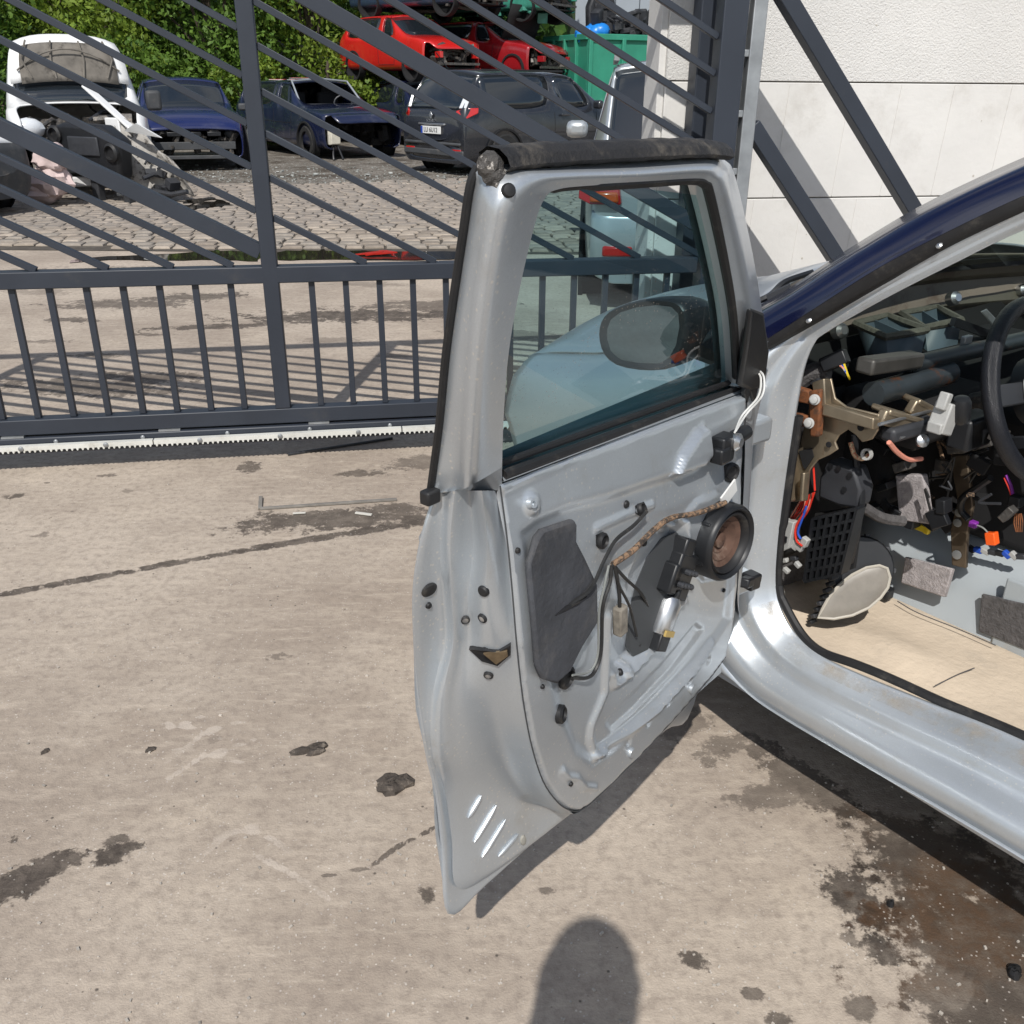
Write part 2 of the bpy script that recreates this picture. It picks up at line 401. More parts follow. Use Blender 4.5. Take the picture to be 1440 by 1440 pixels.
# ------------------------------------------------------------------ cobbled strip: a bed and its stones
M_bed = mat('paving_joint_dirt', (0.085, 0.072, 0.058), 0.95, var=0.4, vscale=10, bump=0.5, bscale=40)
bed = sheet('cobbled_paving', [(-16, 8.78), (7, 8.9), (9, 17.3), (0.2, 16.6), (-3.2, 15.0), (-16, 14.9)], 0.004, M_bed)
STONE_M = [mat('cobble_a', (0.31, 0.262, 0.212), 0.8, var=0.25, vscale=9, bump=0.5, bscale=60), mat('cobble_b', (0.25, 0.21, 0.17), 0.85, var=0.25, vscale=9, bump=0.5, bscale=60),
           mat('cobble_c', (0.37, 0.315, 0.255), 0.8, var=0.22, vscale=9, bump=0.5, bscale=60), mat('cobble_d', (0.28, 0.245, 0.205), 0.8, var=0.25, vscale=9, bump=0.5, bscale=60)]
def stone_mesh(seed, w, d, h):
    r = random.Random(seed); j = lambda a: r.uniform(-a, a)
    B = [(-w/2 + j(.012), -d/2 + j(.012)), (w/2 + j(.012), -d/2 + j(.012)), (w/2 + j(.012), d/2 + j(.012)), (-w/2 + j(.012), d/2 + j(.012))]
    V = [(x, y, 0) for x, y in B] + [(x * .97, y * .97, h * .6) for x, y in B] + [(x * .80, y * .80, h + j(.003)) for x, y in B]
    F = [(0,1,5,4),(1,2,6,5),(2,3,7,6),(3,0,4,7),(4,5,9,8),(5,6,10,9),(6,7,11,10),(7,4,8,11),(8,9,10,11)]
    return V, F
cob = []
rnd = random.Random(11)
rowd = 0.185
dirx = np.array([math.cos(0.06), math.sin(0.06)]); diry = np.array([-dirx[1], dirx[0]])
bedpoly = [(-16, 8.86), (7, 9.0), (9, 17.2), (0.2, 16.5), (-3.2, 14.9), (-16, 14.8)]
for r_ in range(50):
    y = r_ * rowd; x = -11.5 + rnd.uniform(0, .2)
    while x < 4.5:
        w = rnd.uniform(.16, .235); c0 = np.array([0, 8.3]) + dirx * (x + w / 2) + diry * y
        if sdpoly(np.array([c0[0]]), np.array([c0[1]]), bedpoly)[0] < -0.06 and -c0[1] * .62 - .3 < c0[0] < c0[1] * .16 + .2:
            cob.append((c0[0], c0[1], w))
        x += w
cob.sort(key=lambda q: q[1] + abs(q[0]) * .15)
stone_lib = [[MB().add(*stone_mesh(k * 7 + i, w - .018, rowd - .022, .022)).mesh('stone', 30) for i in range(6)] for k, w in enumerate((.168, .187, .206, .225))]
stuff = MB()
for i, (x, y, w) in enumerate(cob):
    k = min(3, max(0, int((w - .16) / .019))); rz = 0.06 + rnd.uniform(-.03, .03); z = 0.004 + rnd.uniform(-.004, .004)
    if i < 300:
        me = rnd.choice(stone_lib[k]); mm = rnd.choice(STONE_M)
        o = bpy.data.objects.new('stone', me); COL.objects.link(o); o.parent = bed
        if not me.materials: me.materials.append(mm)
        o.location = (x, y, z); o.rotation_euler = (rnd.uniform(-.02, .02), rnd.uniform(-.02, .02), rz)
        o.material_slots[0].link = 'OBJECT'; o.material_slots[0].material = mm
    else:
        V, F = stone_mesh(i, w - .018, rowd - .022, .022); c_, s_ = math.cos(rz), math.sin(rz)
        stuff.add([(x + a * c_ - b * s_, y + a * s_ + b * c_, z + q) for a, b, q in V], F)
M_cobfar = mat('cobble_far', (0.30, 0.255, 0.21), 0.8, var=0.35, vscale=3.5, bump=0.5, bscale=60, col2=(0.25, 0.22, 0.19), thr=(.45, .6))
tag(stuff.build('stone_rows', M_cobfar, bed, fix=False, sharp=30), kind='stuff')

# puddle along the edge of the paving
M_water = mat('puddle_water', (0.025, 0.022, 0.018), 0.03, spec=0.6, var=0.0)
def puddle(pts, seed, z=0.0065):
    P = wavy([tuple(on_z(*p)[:2]) for p in pts], 0.03, seed, 0.12)
    tag(MB().add([(x, y, z) for x, y in P], [tuple(range(len(P)))]).build('puddle', M_water, smooth=False), kind='structure')
puddle([(95,371),(160,366),(240,367),(330,366),(366,369),(366,357),(300,352),(250,357),(200,360),(150,361),(100,366)], 5)
puddle([(388,367),(470,366),(560,367),(650,365),(700,364),(700,352),(640,355),(560,354),(480,352),(420,351),(388,356)], 6)
puddle([(250,300),(330,292),(300,280),(262,284)], 7, 0.030)

# ================================================================== SLIDING GATE
GA = 0.1734
G0 = np.array([0, 3.9064, 0.0]); gd = np.array([math.cos(GA), math.sin(GA), 0]); gn = np.array([-math.sin(GA), math.cos(GA), 0])
def gS(px, py, off=0.0):
    q = on_plane(px, py, G0 + gn * off, gn); return float((q - G0) @ gd), float(q[2])
M_gate = mat('gate_anthracite_paint', (0.027, 0.033, 0.045), 0.46, var=0.15, vscale=3, bump=0.03, bscale=300, dust=(0.085, 0.078, 0.068), dscale=3.2, dthr=(0.58, 0.92))
M_galv = mat('galvanised_steel', (0.33, 0.345, 0.355), 0.48, metal=0.65, var=0.2, vscale=12, dust=(0.20, 0.19, 0.17), dscale=4)
M_nylon = mat('white_nylon_rack', (0.60, 0.60, 0.56), 0.5, var=0.12, vscale=5, dust=(0.30, 0.27, 0.22), dscale=6, dthr=(.5, .8))
gate = thing('sliding_gate', 'anthracite grey steel sliding gate with diagonal bars and white toothed rack', 'gate', tuple(G0), GA)
SL, SR = -3.6, 0.835
def gbar(name, a, b, w, d, y=0.0, bevel=0.004, m=None):
    return MB().bar((a[0], y, a[1]), (b[0], y, b[1]), d, w, up=(0, 0, 1) if abs(b[0] - a[0]) > 1e-4 else (1, 0, 0)).build(name, m or M_gate, gate, bevel=bevel)
gbar('bottom_rail', (SL, .184), (SR - .03, .184), .064, .06)
gbar('middle_rail', (SL, .761), (SR - .06, .761), .064, .06)
gbar('top_rail', (SL, 2.15), (.885, 2.15), .064, .06)
gbar('post', (-.970, .2165), (-.970, 2.117), .061, .0604)
gbar('post', (-2.95, .2165), (-2.95, 2.117), .061, .0604)
gbar('end_post', (.835, .07), (.835, 2.117), .10, .09)
# short upright bars
sp0 = -1.9278
for i in range(-10, 7):
    if abs(sp0 + .1336 * i + 2.95) < .07: continue
    gbar('upright_bar', (sp0 + .1336 * i, .2165), (sp0 + .1336 * i, .728), .024, .024, bevel=.002)
for i in range(0, 12):
    s_ = sp0 + .1336 * 7 + .1769 + .1336 * (i)
    if s_ < .76: gbar('upright_bar', (s_, .2165), (s_, .728), .024, .024, bevel=.002)
# diagonals: z = c - .525 (s + .2)
def diag(name, cc, sa, sb, w, d):
    zt, zb = 2.117, .794
    f = lambda s: cc - .525 * (s + .2); g = lambda z: (cc - z) / .525 - .2
    a = max(sa, g(zt)); b = min(sb, g(zb))
    if b - a < .05: return
    gbar(name, (a, f(a)), (b, f(b)), w, d, bevel=.002)
for cc in (2.272, 2.133, 2.005, 1.87, 1.725, 1.579, 1.318, 1.176, 1.027, .885, .73, .585):
    diag('diagonal_bar', cc, -.94, .785, .024, .026)
diag('diagonal_brace', 1.428, -.94, .785, .058, .045)
for cc in (1.20, 1.046, .886, .735, .578, .317, .20, .075, -.06, -.2, -.34):
    diag('diagonal_bar', cc, -2.92, -1.0, .024, .026)
diag('diagonal_brace', .428, -2.92, -1.0, .058, .045)
# cantilever track and rack
MB().box(((SL + .78) / 2, .002, .112), (.78 - SL, .09, .066)).build('track_profile', M_gate, gate, bevel=.006)
for s_ in np.arange(-3.3, .8, .6):
    MB().box((s_ + .07, -.012, .1485), (.085, .055, .007)).build('track_spacer', M_galv, gate)
for s_ in np.arange(-3.2, .8, .333):
    MB().lathe([(.009, 0), (.009, .004), (.005, .008)], 10, Matrix.Translation((s_, -.0445, .127)) @ Matrix.Rotation(R(90), 4, 'X')).build('track_bolt', M_galv, gate)
for s_ in np.arange(-3.5, .70, 1.005):       # one-metre rack lengths with moulded teeth
    k = MB(); p = [(s_, -.05, .122), (s_, -.05, .104)]; n = 50; w = 1.0 / n
    for i in range(n):
        x = s_ + i * w
        p += [(x + w * .25, -.05, .104), (x + w * .40, -.05, .095), (x + w * .60, -.05, .095), (x + w * .75, -.05, .104)]
    p += [(s_ + 1.0, -.05, .104), (s_ + 1.0, -.05, .122)]
    V = p + [(a, -.074, c) for a, b, c in p]; m_ = len(p)
    F = [(i, i + 1, m_ + i + 1, m_ + i) for i in range(m_ - 1)] + [(m_ - 1, 0, m_, 2 * m_ - 1)]
    for i in range(n):
        a = 2 + 4 * i; F += [(a, a + 1, a + 2, a + 3), (m_ + a + 3, m_ + a + 2, m_ + a + 1, m_ + a)]
    low = [1] + sum(([2 + 4 * i, 5 + 4 * i] for i in range(n)), []) + [m_ - 2]
    F += [tuple([0] + low + [m_ - 1])[::-1], tuple(m_ + q for q in [0] + low + [m_ - 1])]
    rk = k.add(V, F).build('toothed_rack', M_nylon, gate, smooth=False)
    for q in (.18, .5, .82):
        MB().lathe([(.010, 0), (.010, .004), (.006, .006)], 12, Matrix.Translation((s_ + q, -.074, .113)) @ Matrix.Rotation(R(90), 4, 'X')).build('rack_bolt', M_galv, rk)
# tail frame sliding in front of the wall
def strut(p0, p1, w):
    gbar('tail_strut', p0, p1, w, .07)
strut((.955, 1.853), (2.05, .60), .062)
strut((.955, 1.303), (1.66, .48), .062)
gbar('tail_bottom_rail', (.885, .184), (2.9, .184), .064, .06)
gbar('galvanised_end_post', (.934, .07), (.934, 2.117), .056, .05, y=-.012, m=M_galv)
for i in range(7):
    MB().box((.895, -.02, .25 + .215 * i + .02), (.022, .03, .026)).build('fixing_clip', M_galv, gate, bevel=.003)

# ================================================================== CONCRETE WALL behind the gate's tail
M_wall = mat('cast_concrete', (0.66, 0.645, 0.615), 0.9, var=0.07, vscale=2.5, bump=0.16, bscale=45, dust=(0.50, 0.475, 0.435), dscale=3.4, dthr=(.48, .82))
M_wall2 = mat('rough_render', (0.67, 0.655, 0.625), 0.95, var=0.08, vscale=2, bump=0.75, bscale=150, dust=(0.58, 0.55, 0.49), dscale=2.6, dthr=(.55, .85))
wall = thing('concrete_wall', 'pale cast concrete panel wall behind the tail of the grey gate', 'wall', tuple(G0), GA)
for i, (za, zb) in enumerate(((0, .505), (.505, .982), (.982, 1.461), (1.461, 2.6))):
    MB().box(((.705 + 7.5) / 2, .35 + .11, (za + zb) / 2 + (.0 if i else 0)), (7.5 - .705, .22, zb - za - .005)).build('panel', M_wall if i < 3 else M_wall2, wall, bevel=.003)
MB().box((.69, .35 + .11, 1.3), (.03, .19, 2.6)).build('end_strip', M_wall, wall, bevel=.004)
MB().box(((.72 + 7.4) / 2, .47, 1.3), (6.6, .18, 2.55)).build('core', mat('joint_mortar', (0.33, 0.31, 0.28), 0.95), wall)
# formwork marks: shallow vertical ridges and blow holes on the cast panels
rk_ = random.Random(4)
for i in range(34):
    s_ = 1.0 + i * .13 + rk_.uniform(-.02, .02); za, zb = rk_.choice([(.99, 1.455), (.51, .975)])
    MB().bar((s_, .349, za), (s_ + .02, .349, zb), .0035, .003).build('formwork_ridge', M_wall, wall, smooth=False)
M_hole = mat('blow_hole_shade', (0.46, 0.43, 0.38), 0.95)
for i in range(16):
    s_, z_ = rk_.uniform(.95, 2.6), rk_.uniform(.6, 1.75); r_ = rk_.uniform(.002, .006)
    MB().lathe([(r_, 0), (r_ * .8, .0016)], 7, Matrix.Translation((s_, .3502, z_)) @ Matrix.Rotation(R(90), 4, 'X') @ Matrix.Scale(rk_.uniform(.6, 1.3), 4, (1, 0, 0))).build('blow_hole', M_hole, wall)
# receiver post against the wall
rp = thing('gate_guide_post', 'dark grey square steel guide post between the wall end and the gate', 'post', tuple(G0), GA)
MB().box((.845, .28, 1.25), (.10, .10, 2.5)).build('post', M_gate, rp, bevel=.005)
MB().box((.845, .275, .006), (.2, .16, .012)).build('base_plate', M_gate, rp, bevel=.002)
for dx, dy in ((-.08, -.06), (.08, -.06)):
    MB().lathe([(.012, 0), (.012, .012)], 6, Matrix.Translation((.845 + dx, .275 + dy, .012))).build('anchor_nut', M_galv, rp)
# ================================================================== THE SILVER CAR AND ITS OPEN DOOR
from mathutils.bvhtree import BVHTree
HPT = np.array([.475, 1.765, 0.0]); CARZ = R(127)
cf = np.array([math.cos(CARZ), math.sin(CARZ), 0]); cn = np.array([-math.sin(CARZ), math.cos(CARZ), 0])
def cloc(P): d = np.array(P) - HPT; return np.array([d @ cf, d @ cn, d[2]])
def cY(px, py, y): return cloc(on_plane(px, py, HPT + cn * y, cn))
def cX(px, py, x): return cloc(on_plane(px, py, HPT + cf * x, cf))
def cZ(px, py, z): return cloc(on_z(px, py, z))
M_silver = mat('silver_paint', (0.52, 0.555, 0.585), 0.34, metal=0.66, var=0.035, vscale=3.0, coat=0.3, dust=(0.40, 0.385, 0.355), dscale=7, dthr=(0.60, 0.92), flake=0.05)
def silver_dirty():
    """silver paint inside the shuts: dust film and pale water spots"""
    m = mat('silver_paint_inner', (0.50, 0.535, 0.565), 0.37, metal=0.62, var=0.05, vscale=4, coat=0.2, dust=(0.40, 0.395, 0.37), dscale=9, dthr=(0.52, 0.86), flake=0.05)
    nt = m.node_tree; N = nt.nodes; Lk = nt.links; b = N['Principled BSDF']
    src = b.inputs['Base Color'].links[0].from_socket
    tc = N.new('ShaderNodeTexCoord'); vo = N.new('ShaderNodeTexVoronoi'); vo.inputs['Scale'].default_value = 105; Lk.new(tc.outputs['Object'], vo.inputs['Vector'])
    ns = N.new('ShaderNodeTexNoise'); ns.inputs['Scale'].default_value = 6; ns.inputs['Detail'].default_value = 3; Lk.new(tc.outputs['Object'], ns.inputs['Vector'])
    r1 = N.new('ShaderNodeMapRange'); r1.inputs['From Min'].default_value = .12; r1.inputs['From Max'].default_value = .24; r1.inputs['To Min'].default_value = .85; r1.inputs['To Max'].default_value = 0; Lk.new(vo.outputs['Distance'], r1.inputs['Value'])
    r2 = N.new('ShaderNodeMapRange'); r2.inputs['From Min'].default_value = .42; r2.inputs['From Max'].default_value = .60; Lk.new(ns.outputs['Fac'], r2.inputs['Value'])
    mu = N.new('ShaderNodeMath'); mu.operation = 'MULTIPLY'; Lk.new(r1.outputs[0], mu.inputs[0]); Lk.new(r2.outputs[0], mu.inputs[1])
    mx = N.new('ShaderNodeMix'); mx.data_type = 'RGBA'; Lk.new(mu.outputs[0], mx.inputs[0]); Lk.new(src, mx.inputs[6]); mx.inputs[7].default_value = (.66, .65, .62, 1)
    Lk.new(mx.outputs[2], b.inputs['Base Color'])
    return m
M_silin = silver_dirty()
M_rubber = mat('black_rubber', (0.014, 0.014, 0.015), 0.55, var=0.2, vscale=20, dust=(0.075, 0.068, 0.058), dscale=22, dthr=(0.52, 0.8))
M_plast = mat('black_plastic', (0.013, 0.014, 0.016), 0.42, var=0.2, vscale=15, dust=(0.05, 0.048, 0.045), dscale=14, dthr=(0.58, 0.95))
M_plast2 = mat('grey_plastic', (0.036, 0.038, 0.043), 0.5, var=0.2, vscale=15)
M_foam = mat('grey_foam_pad', (0.055, 0.058, 0.066), 0.8, var=0.3, vscale=12, bump=0.3, bscale=60, dust=(0.14, 0.13, 0.12), dscale=8, dthr=(.5, .85))
M_chrome = mat('bare_steel', (0.52, 0.53, 0.54), 0.32, metal=0.9, var=0.15, vscale=30)
M_white = mat('white_plastic', (0.72, 0.72, 0.70), 0.45, var=0.06, vscale=20, dust=(0.4, 0.38, 0.34), dscale=25, dthr=(.58, .9))
def glass_mat(name, tint, rough=0.0, dirt=0.25, dscale=90, fres=1.0):
    """thin dirty automotive glass: see-through tint + mirror by fresnel + dust specks"""
    m = bpy.data.materials.new(name); m.use_nodes = True; nt = m.node_tree; N = nt.nodes; Lk = nt.links
    for n in list(N): N.remove(n)
    out = N.new('ShaderNodeOutputMaterial'); tr = N.new('ShaderNodeBsdfTransparent'); tr.inputs['Color'].default_value = (*tint, 1)
    gl = N.new('ShaderNodeBsdfGlossy'); gl.inputs['Roughness'].default_value = rough
    lw = N.new('ShaderNodeLayerWeight'); lw.inputs['Blend'].default_value = 0.5
    pw = N.new('ShaderNodeMath'); pw.operation = 'POWER'; pw.inputs[1].default_value = 4.5; Lk.new(lw.outputs['Facing'], pw.inputs[0])
    mu = N.new('ShaderNodeMath'); mu.operation = 'MULTIPLY_ADD'; mu.inputs[1].default_value = .90 * fres; mu.inputs[2].default_value = .045 * fres; Lk.new(pw.outputs[0], mu.inputs[0])
    mx = N.new('ShaderNodeMixShader'); Lk.new(mu.outputs[0], mx.inputs[0]); Lk.new(tr.outputs[0], mx.inputs[1]); Lk.new(gl.outputs[0], mx.inputs[2])
    tc = N.new('ShaderNodeTexCoord'); vo = N.new('ShaderNodeTexVoronoi'); vo.inputs['Scale'].default_value = dscale; Lk.new(tc.outputs['Object'], vo.inputs['Vector'])
    ns = N.new('ShaderNodeTexNoise'); ns.inputs['Scale'].default_value = 9; ns.inputs['Detail'].default_value = 6; Lk.new(tc.outputs['Object'], ns.inputs['Vector'])
    r1 = N.new('ShaderNodeMapRange'); r1.inputs['From Min'].default_value = .10; r1.inputs['From Max'].default_value = .20; r1.inputs['To Min'].default_value = 1; r1.inputs['To Max'].default_value = 0; Lk.new(vo.outputs['Distance'], r1.inputs['Value'])
    r2 = N.new('ShaderNodeMapRange'); r2.inputs['From Min'].default_value = .45; r2.inputs['From Max'].default_value = .62; Lk.new(ns.outputs['Fac'], r2.inputs['Value'])
    m1 = N.new('ShaderNodeMath'); m1.operation = 'MULTIPLY'; Lk.new(r1.outputs[0], m1.inputs[0]); Lk.new(r2.outputs[0], m1.inputs[1])
    r3 = N.new('ShaderNodeMapRange'); r3.inputs['From Min'].default_value = .35; r3.inputs['From Max'].default_value = .8; r3.inputs['To Max'].default_value = .045; Lk.new(ns.outputs['Fac'], r3.inputs['Value'])
    m2 = N.new('ShaderNodeMath'); m2.operation = 'MULTIPLY'; m2.inputs[1].default_value = dirt; Lk.new(m1.outputs[0], m2.inputs[0])
    m3 = N.new('ShaderNodeMath'); m3.operation = 'ADD'; Lk.new(m2.outputs[0], m3.inputs[0]); Lk.new(r3.outputs[0], m3.inputs[1])
    df = N.new('ShaderNodeBsdfDiffuse'); df.inputs['Color'].default_value = (.42, .40, .36, 1)
    m4 = N.new('ShaderNodeMixShader'); Lk.new(m3.outputs[0], m4.inputs[0]); Lk.new(mx.outputs[0], m4.inputs[1]); Lk.new(df.outputs[0], m4.inputs[2])
    Lk.new(m4.outputs[0], out.inputs['Surface']); return m
M_doorglass = glass_mat('green_tinted_glass', (0.44, 0.66, 0.70), dirt=0.75, dscale=150)
M_screen = glass_mat('windscreen_glass', (0.72, 0.82, 0.76), dirt=0.25)

car = thing('silver_car', 'silver hatchback with stripped interior and its front door standing wide open', 'car', tuple(HPT), CARZ)

# ---------------------------------------------------------------- door: local x = from hinge to rear edge, y = towards the cabin side, z up
DA = R(-130); DOOR_C = CARZ
du = np.array([math.cos(DA), math.sin(DA), 0]); dw = np.array([-math.sin(DA), math.cos(DA), 0])
def wout(z): return float(np.interp(z, [.2, .3, .45, .7, 1.0, 1.45], [.04, .025, .0, .0, .03, .16]))
def gin(z): return float(np.interp(z, [.3, .80, .93, 1.0, 1.05], [.12, .12, .105, .088, .10]))
def dP(px, py, g):
    """photo pixel -> door point on the surface y = g(z)"""
    r = ray(px, py); fn = lambda t: float((CP + r * t - HPT) @ dw) - (g(float((CP + r * t)[2])) if callable(g) else g)
    ts = np.linspace(.5, 3.2, 400); v0 = fn(ts[0])
    for a, b in zip(ts[:-1], ts[1:]):
        v1 = fn(b)
        if v0 * v1 <= 0:
            q = a - v0 * (b - a) / (v1 - v0 + 1e-12); P = CP + r * q
            return np.array([float((P - HPT) @ du), float((P - HPT) @ dw), float(P[2])])
        v0 = v1
    raise ValueError((px, py))
def dU(px, py, u):
    P = on_plane(px, py, HPT + du * u, du); return np.array([u, float((P - HPT) @ dw), float(P[2])])
wo = lambda k: (lambda z: wout(z) + k)
door_mb = MB()
def strip(rows, k=5, kc=4):
    """rows: lists of control points across; Catmull-Rom both ways"""
    cols = list(zip(*rows)); fine = [smoothpath(c, k) for c in cols]
    G = [smoothpath([f[i] for f in fine], kc) for i in range(len(fine[0]))]
    door_mb.grid(G)
    return G
# rear and lower shut face
RW = [((609,695),(634,690),(655,690),(706,690)), ((590,760),(628,760),(660,765),(716,760)), ((580,830),(630,835),(652,838),(723,832)), ((581,900),(632,905),(652,905),(729,905)),
      ((586,985),(616,985),(640,990),(738,985)), ((598,1060),(618,1060),(655,1062),(750,1050)), ((612,1120),(630,1115),(685,1110),(766,1100)), ((620,1190),(640,1180),(712,1130),(785,1128)),
      ((630,1285),(648,1240),(742,1140),(800,1139)), ((680,1243),(692,1226),(765,1146),(815,1142))]
Wb = [(.030, .036, .45, .072)] * 4 + [(.028, .034, .5, .062), (.022, .028, .55, .050), (.014, .022, .6, .042), (.011, .018, .65, .036), (.010, .017, .65, .034), (.010, .017, .65, .034)]
rows = []
for i_, ((A, B, C_, D), ws) in enumerate(zip(RW, Wb)):
    k8 = 9 if i_ < 6 else 4
    rows.append([dP(*A, wo(0)), dP(A[0] + 5, A[1] - (4 if i_ == 8 else 0), wo(.005)), dP(B[0] - k8, B[1], wo(ws[0] * .35)), dP(B[0] + k8 * .6, B[1], wo(ws[0])), dP(C_[0] + 6, C_[1], wo(ws[1])),
                 dP(C_[0] + (D[0] - C_[0]) * ws[2], C_[1] + (D[1] - C_[1]) * ws[2], wo(ws[3])), dP(D[0] - 5, D[1], lambda z: gin(z) - .014), dP(*D, lambda z: gin(z) - .005)])
# on along the bottom to the hinge side
dl = dP(1000, 955, gin); dl2 = dP(850, 1115, gin)
for u_, zd in ((.60, dl2[2]), (.45, (dl[2] + dl2[2]) / 2), (.30, dl[2]), (.20, .52)):
    rows.append([(u_ + .02, wout(.3), .30), (u_ + .02, wout(.3) + .005, .300), (u_ + .02, wout(.3) + .010, .302), (u_ + .018, wout(.3) + .016, .306), (u_ + .015, wout(.3) + .022, .315), (u_ + .012, .060, (.315 + zd) / 2), (u_ + .01, .104, zd - .004), (u_ + .01, .115, zd + .002)])
for z_ in (.60, .75, .90, 1.0):
    rows.append([(.10, wout(z_), z_), (.10, wout(z_) + .005, z_), (.10, wout(z_) + .012, z_), (.103, wout(z_) + .02, z_), (.11, wout(z_) + .028, z_), (.15, wout(z_) + .055, z_), (.20, gin(z_) - .014, z_), (.215 + .03 * math.sin((z_ - .53) * 5), gin(z_) - .005, z_)])
strip(rows)
shut_rows = rows
# window frame
FR = [((609,695),(640,690),(662,683),(706,657)), ((622,600),(645,600),(668,598),(708,592)), ((632,500),(652,500),(675,500),(714,508)), ((643,420),(660,420),(684,423),(727,425)),
      ((658,320),(674,322),(699,330),(750,323)), ((667,262),(683,266),(714,284),(766,279)), ((678,234),(706,240),(748,252),(786,266)), ((760,226),(768,234),(796,245),(830,261)),
      ((880,218),(886,228),(897,242),(910,256)), ((985,213),(992,222),(990,236),(976,252)), ((1019,225),(1016,233),(1009,245),(995,256)), ((1035,252),(1029,256),(1021,263),(1004,273)),
      ((1058,355),(1051,356),(1043,358),(1024,368)), ((1072,440),(1064,440),(1056,442),(1036,446)), ((1078,505),(1070,507),(1060,512),(1040,530)), ((1076,545),(1068,548),(1058,550),(1038,545))]
fr_rows = []; glass_edge = []
for A, B, C_, G_ in FR:
    fr_rows.append([dP(*A, wo(0)), dP(*B, wo(.026)), dP(*C_, wo(.052)), dP(*G_, wo(.050))])
    e = fr_rows[-1][-1]; glass_edge.append(e)
strip(fr_rows)
# inner lip turning in to the glass run
lip = [[np.array(e), np.array(e) + np.array([0, -.012, 0]), np.array(e) + np.array([0, -.034, 0])] for e in smoothpath(glass_edge, 5)]
door_mb.grid(lip)
# outer skin, lower and around the window
skin = []
for z_ in np.linspace(.30, 1.03, 22):
    ur = float(np.interp(z_, [.30, .53, .68, .88, 1.0, 1.03], [.913, .91, .938, .952, .928, .925]))
    skin.append([np.array([.06 + (ur - .06) * t, wout(z_) - .012 * math.sin(math.pi * t) * math.sin(math.pi * min(1, (z_ - .3) / .7)), z_]) for t in np.linspace(0, 1, 16)])
door_mb.grid(skin)
oe = smoothpath([r_[0] for r_ in fr_rows], 5); ge = smoothpath(glass_edge, 5)
door_mb.grid([[np.array(a) + np.array([0, -.001, 0]), np.array([(a[0] + b[0]) / 2, wout((a[2] + b[2]) / 2) - .002, (a[2] + b[2]) / 2]), np.array([b[0], wout(b[2]) + .004, b[2]])] for a, b in zip(oe, ge)])
# stamped inner panel: a height field cut to its outline
PAN = [(706,684),(716,760),(723,832),(729,905),(738,985),(750,1050),(766,1100),(785,1128),(800,1139),(815,1142),(832,1132),(850,1115),(900,1066),(950,1012),(1000,955),(1022,925),(1033,880),(1040,800),(1043,700),(1046,620),(1052,553)]
pan = [dP(*p, gin) for p in PAN]; pan2 = [(p[0], p[2]) for p in pan]
def pol(*pts, g=gin): return [(q[0], q[2]) for q in (dP(*p, g) for p in pts)]
umin, umax = min(p[0] for p in pan2), max(p[0] for p in pan2); zmin, zmax = min(p[1] for p in pan2), max(p[1] for p in pan2)
nu, nz = 150, 140
U, Z = np.meshgrid(np.linspace(umin - .006, umax + .006, nu), np.linspace(zmin - .006, zmax + .006, nz))
D0 = sdpoly(U, Z, pan2)
base = np.interp(Z, [.3, .80, .93, 1.0, 1.05], [.12, .12, .105, .088, .10])
def ridge(W, poly, amp, s=.010, c=0.0):
    return W + .72 * amp * sstep(-(sdpoly(U, Z, poly) - c), -s * .36, s * .36)
def line(W, pts, amp, wd):
    d = np.full(U.shape, 9.)
    for a, b in zip(pts[:-1], pts[1:]):
        e = (b[0] - a[0], b[1] - a[1]); t = np.clip(((U - a[0]) * e[0] + (Z - a[1]) * e[1]) / (e[0]**2 + e[1]**2), 0, 1)
        d = np.minimum(d, np.hypot(U - a[0] - t * e[0], Z - a[1] - t * e[1]))
    return W + amp * (1 - sstep(d, 0, wd))
W = base.copy()
W -= .006 * (1 - sstep(-D0, 0, .005))                                                  # folded hem
W = ridge(W, pol((738,752),(762,735),(800,716),(860,700),(940,674),(986,655),(1000,640),(1032,628),(1036,690),(1033,800),(1026,872),(1004,905),(930,985),(862,1055),(836,1072),(812,1052),(786,985),(766,900),(752,820)), -.013, .034)
W = ridge(W, pol((893,815),(906,785),(926,752),(962,738),(966,790),(958,850),(938,890),(910,920),(884,945),(868,942),(868,905),(884,880)), -.026, .012)   # motor plate cavity
W = line(W, pol((968,735),(970,800),(960,856),(940,897),(912,928),(886,955),(870,966),(866,948)), .009, .010)          # lip round the cavity
W = line(W, pol((864,870),(858,975),(838,1022),(836,1040),(842,1062),(852,1058)), .007, .012)
W = line(W, pol((838,1066),(893,1024),(925,996),(975,942),(1004,905)), .008, .012)
W = ridge(W, pol((860,1020),(893,985),(940,935),(985,880),(995,888),(950,948),(896,1005),(868,1030)), -.006, .014)
W = ridge(W, pol((946,668),(955,640),(978,606),(990,598),(994,640),(985,655)), .018, .010)
W = ridge(W, pol((968,728),(985,706),(1012,694),(1038,712),(1042,770),(1028,812),(995,818),(972,790)), .008, .010)
W = line(W, pol((790,1083),(798,1092),(812,1094),(822,1106),(838,1108)), .006, .008)
W = line(W, pol((845,745),(880,730),(925,712)), .005, .010)
for (hx, hy, rr) in ((748,708,.011),(772,772,.0),(950,745,.009),(888,945,.008),(962,842,.008),(905,860,.0)):
    if rr:
        c_ = dP(hx, hy, gin); W += .008 * (1 - sstep(np.hypot(U - c_[0], Z - c_[2]), rr * .8, rr * 1.6))
for i in range(5):                                                                     # weld dimples along the bottom rail
    c_ = dP(885 + i * 28, 1045 - i * 29, gin); W -= .004 * (1 - sstep(np.hypot(U - c_[0], Z - c_[2]), .003, .009))
rs = np.random.RandomState(3)
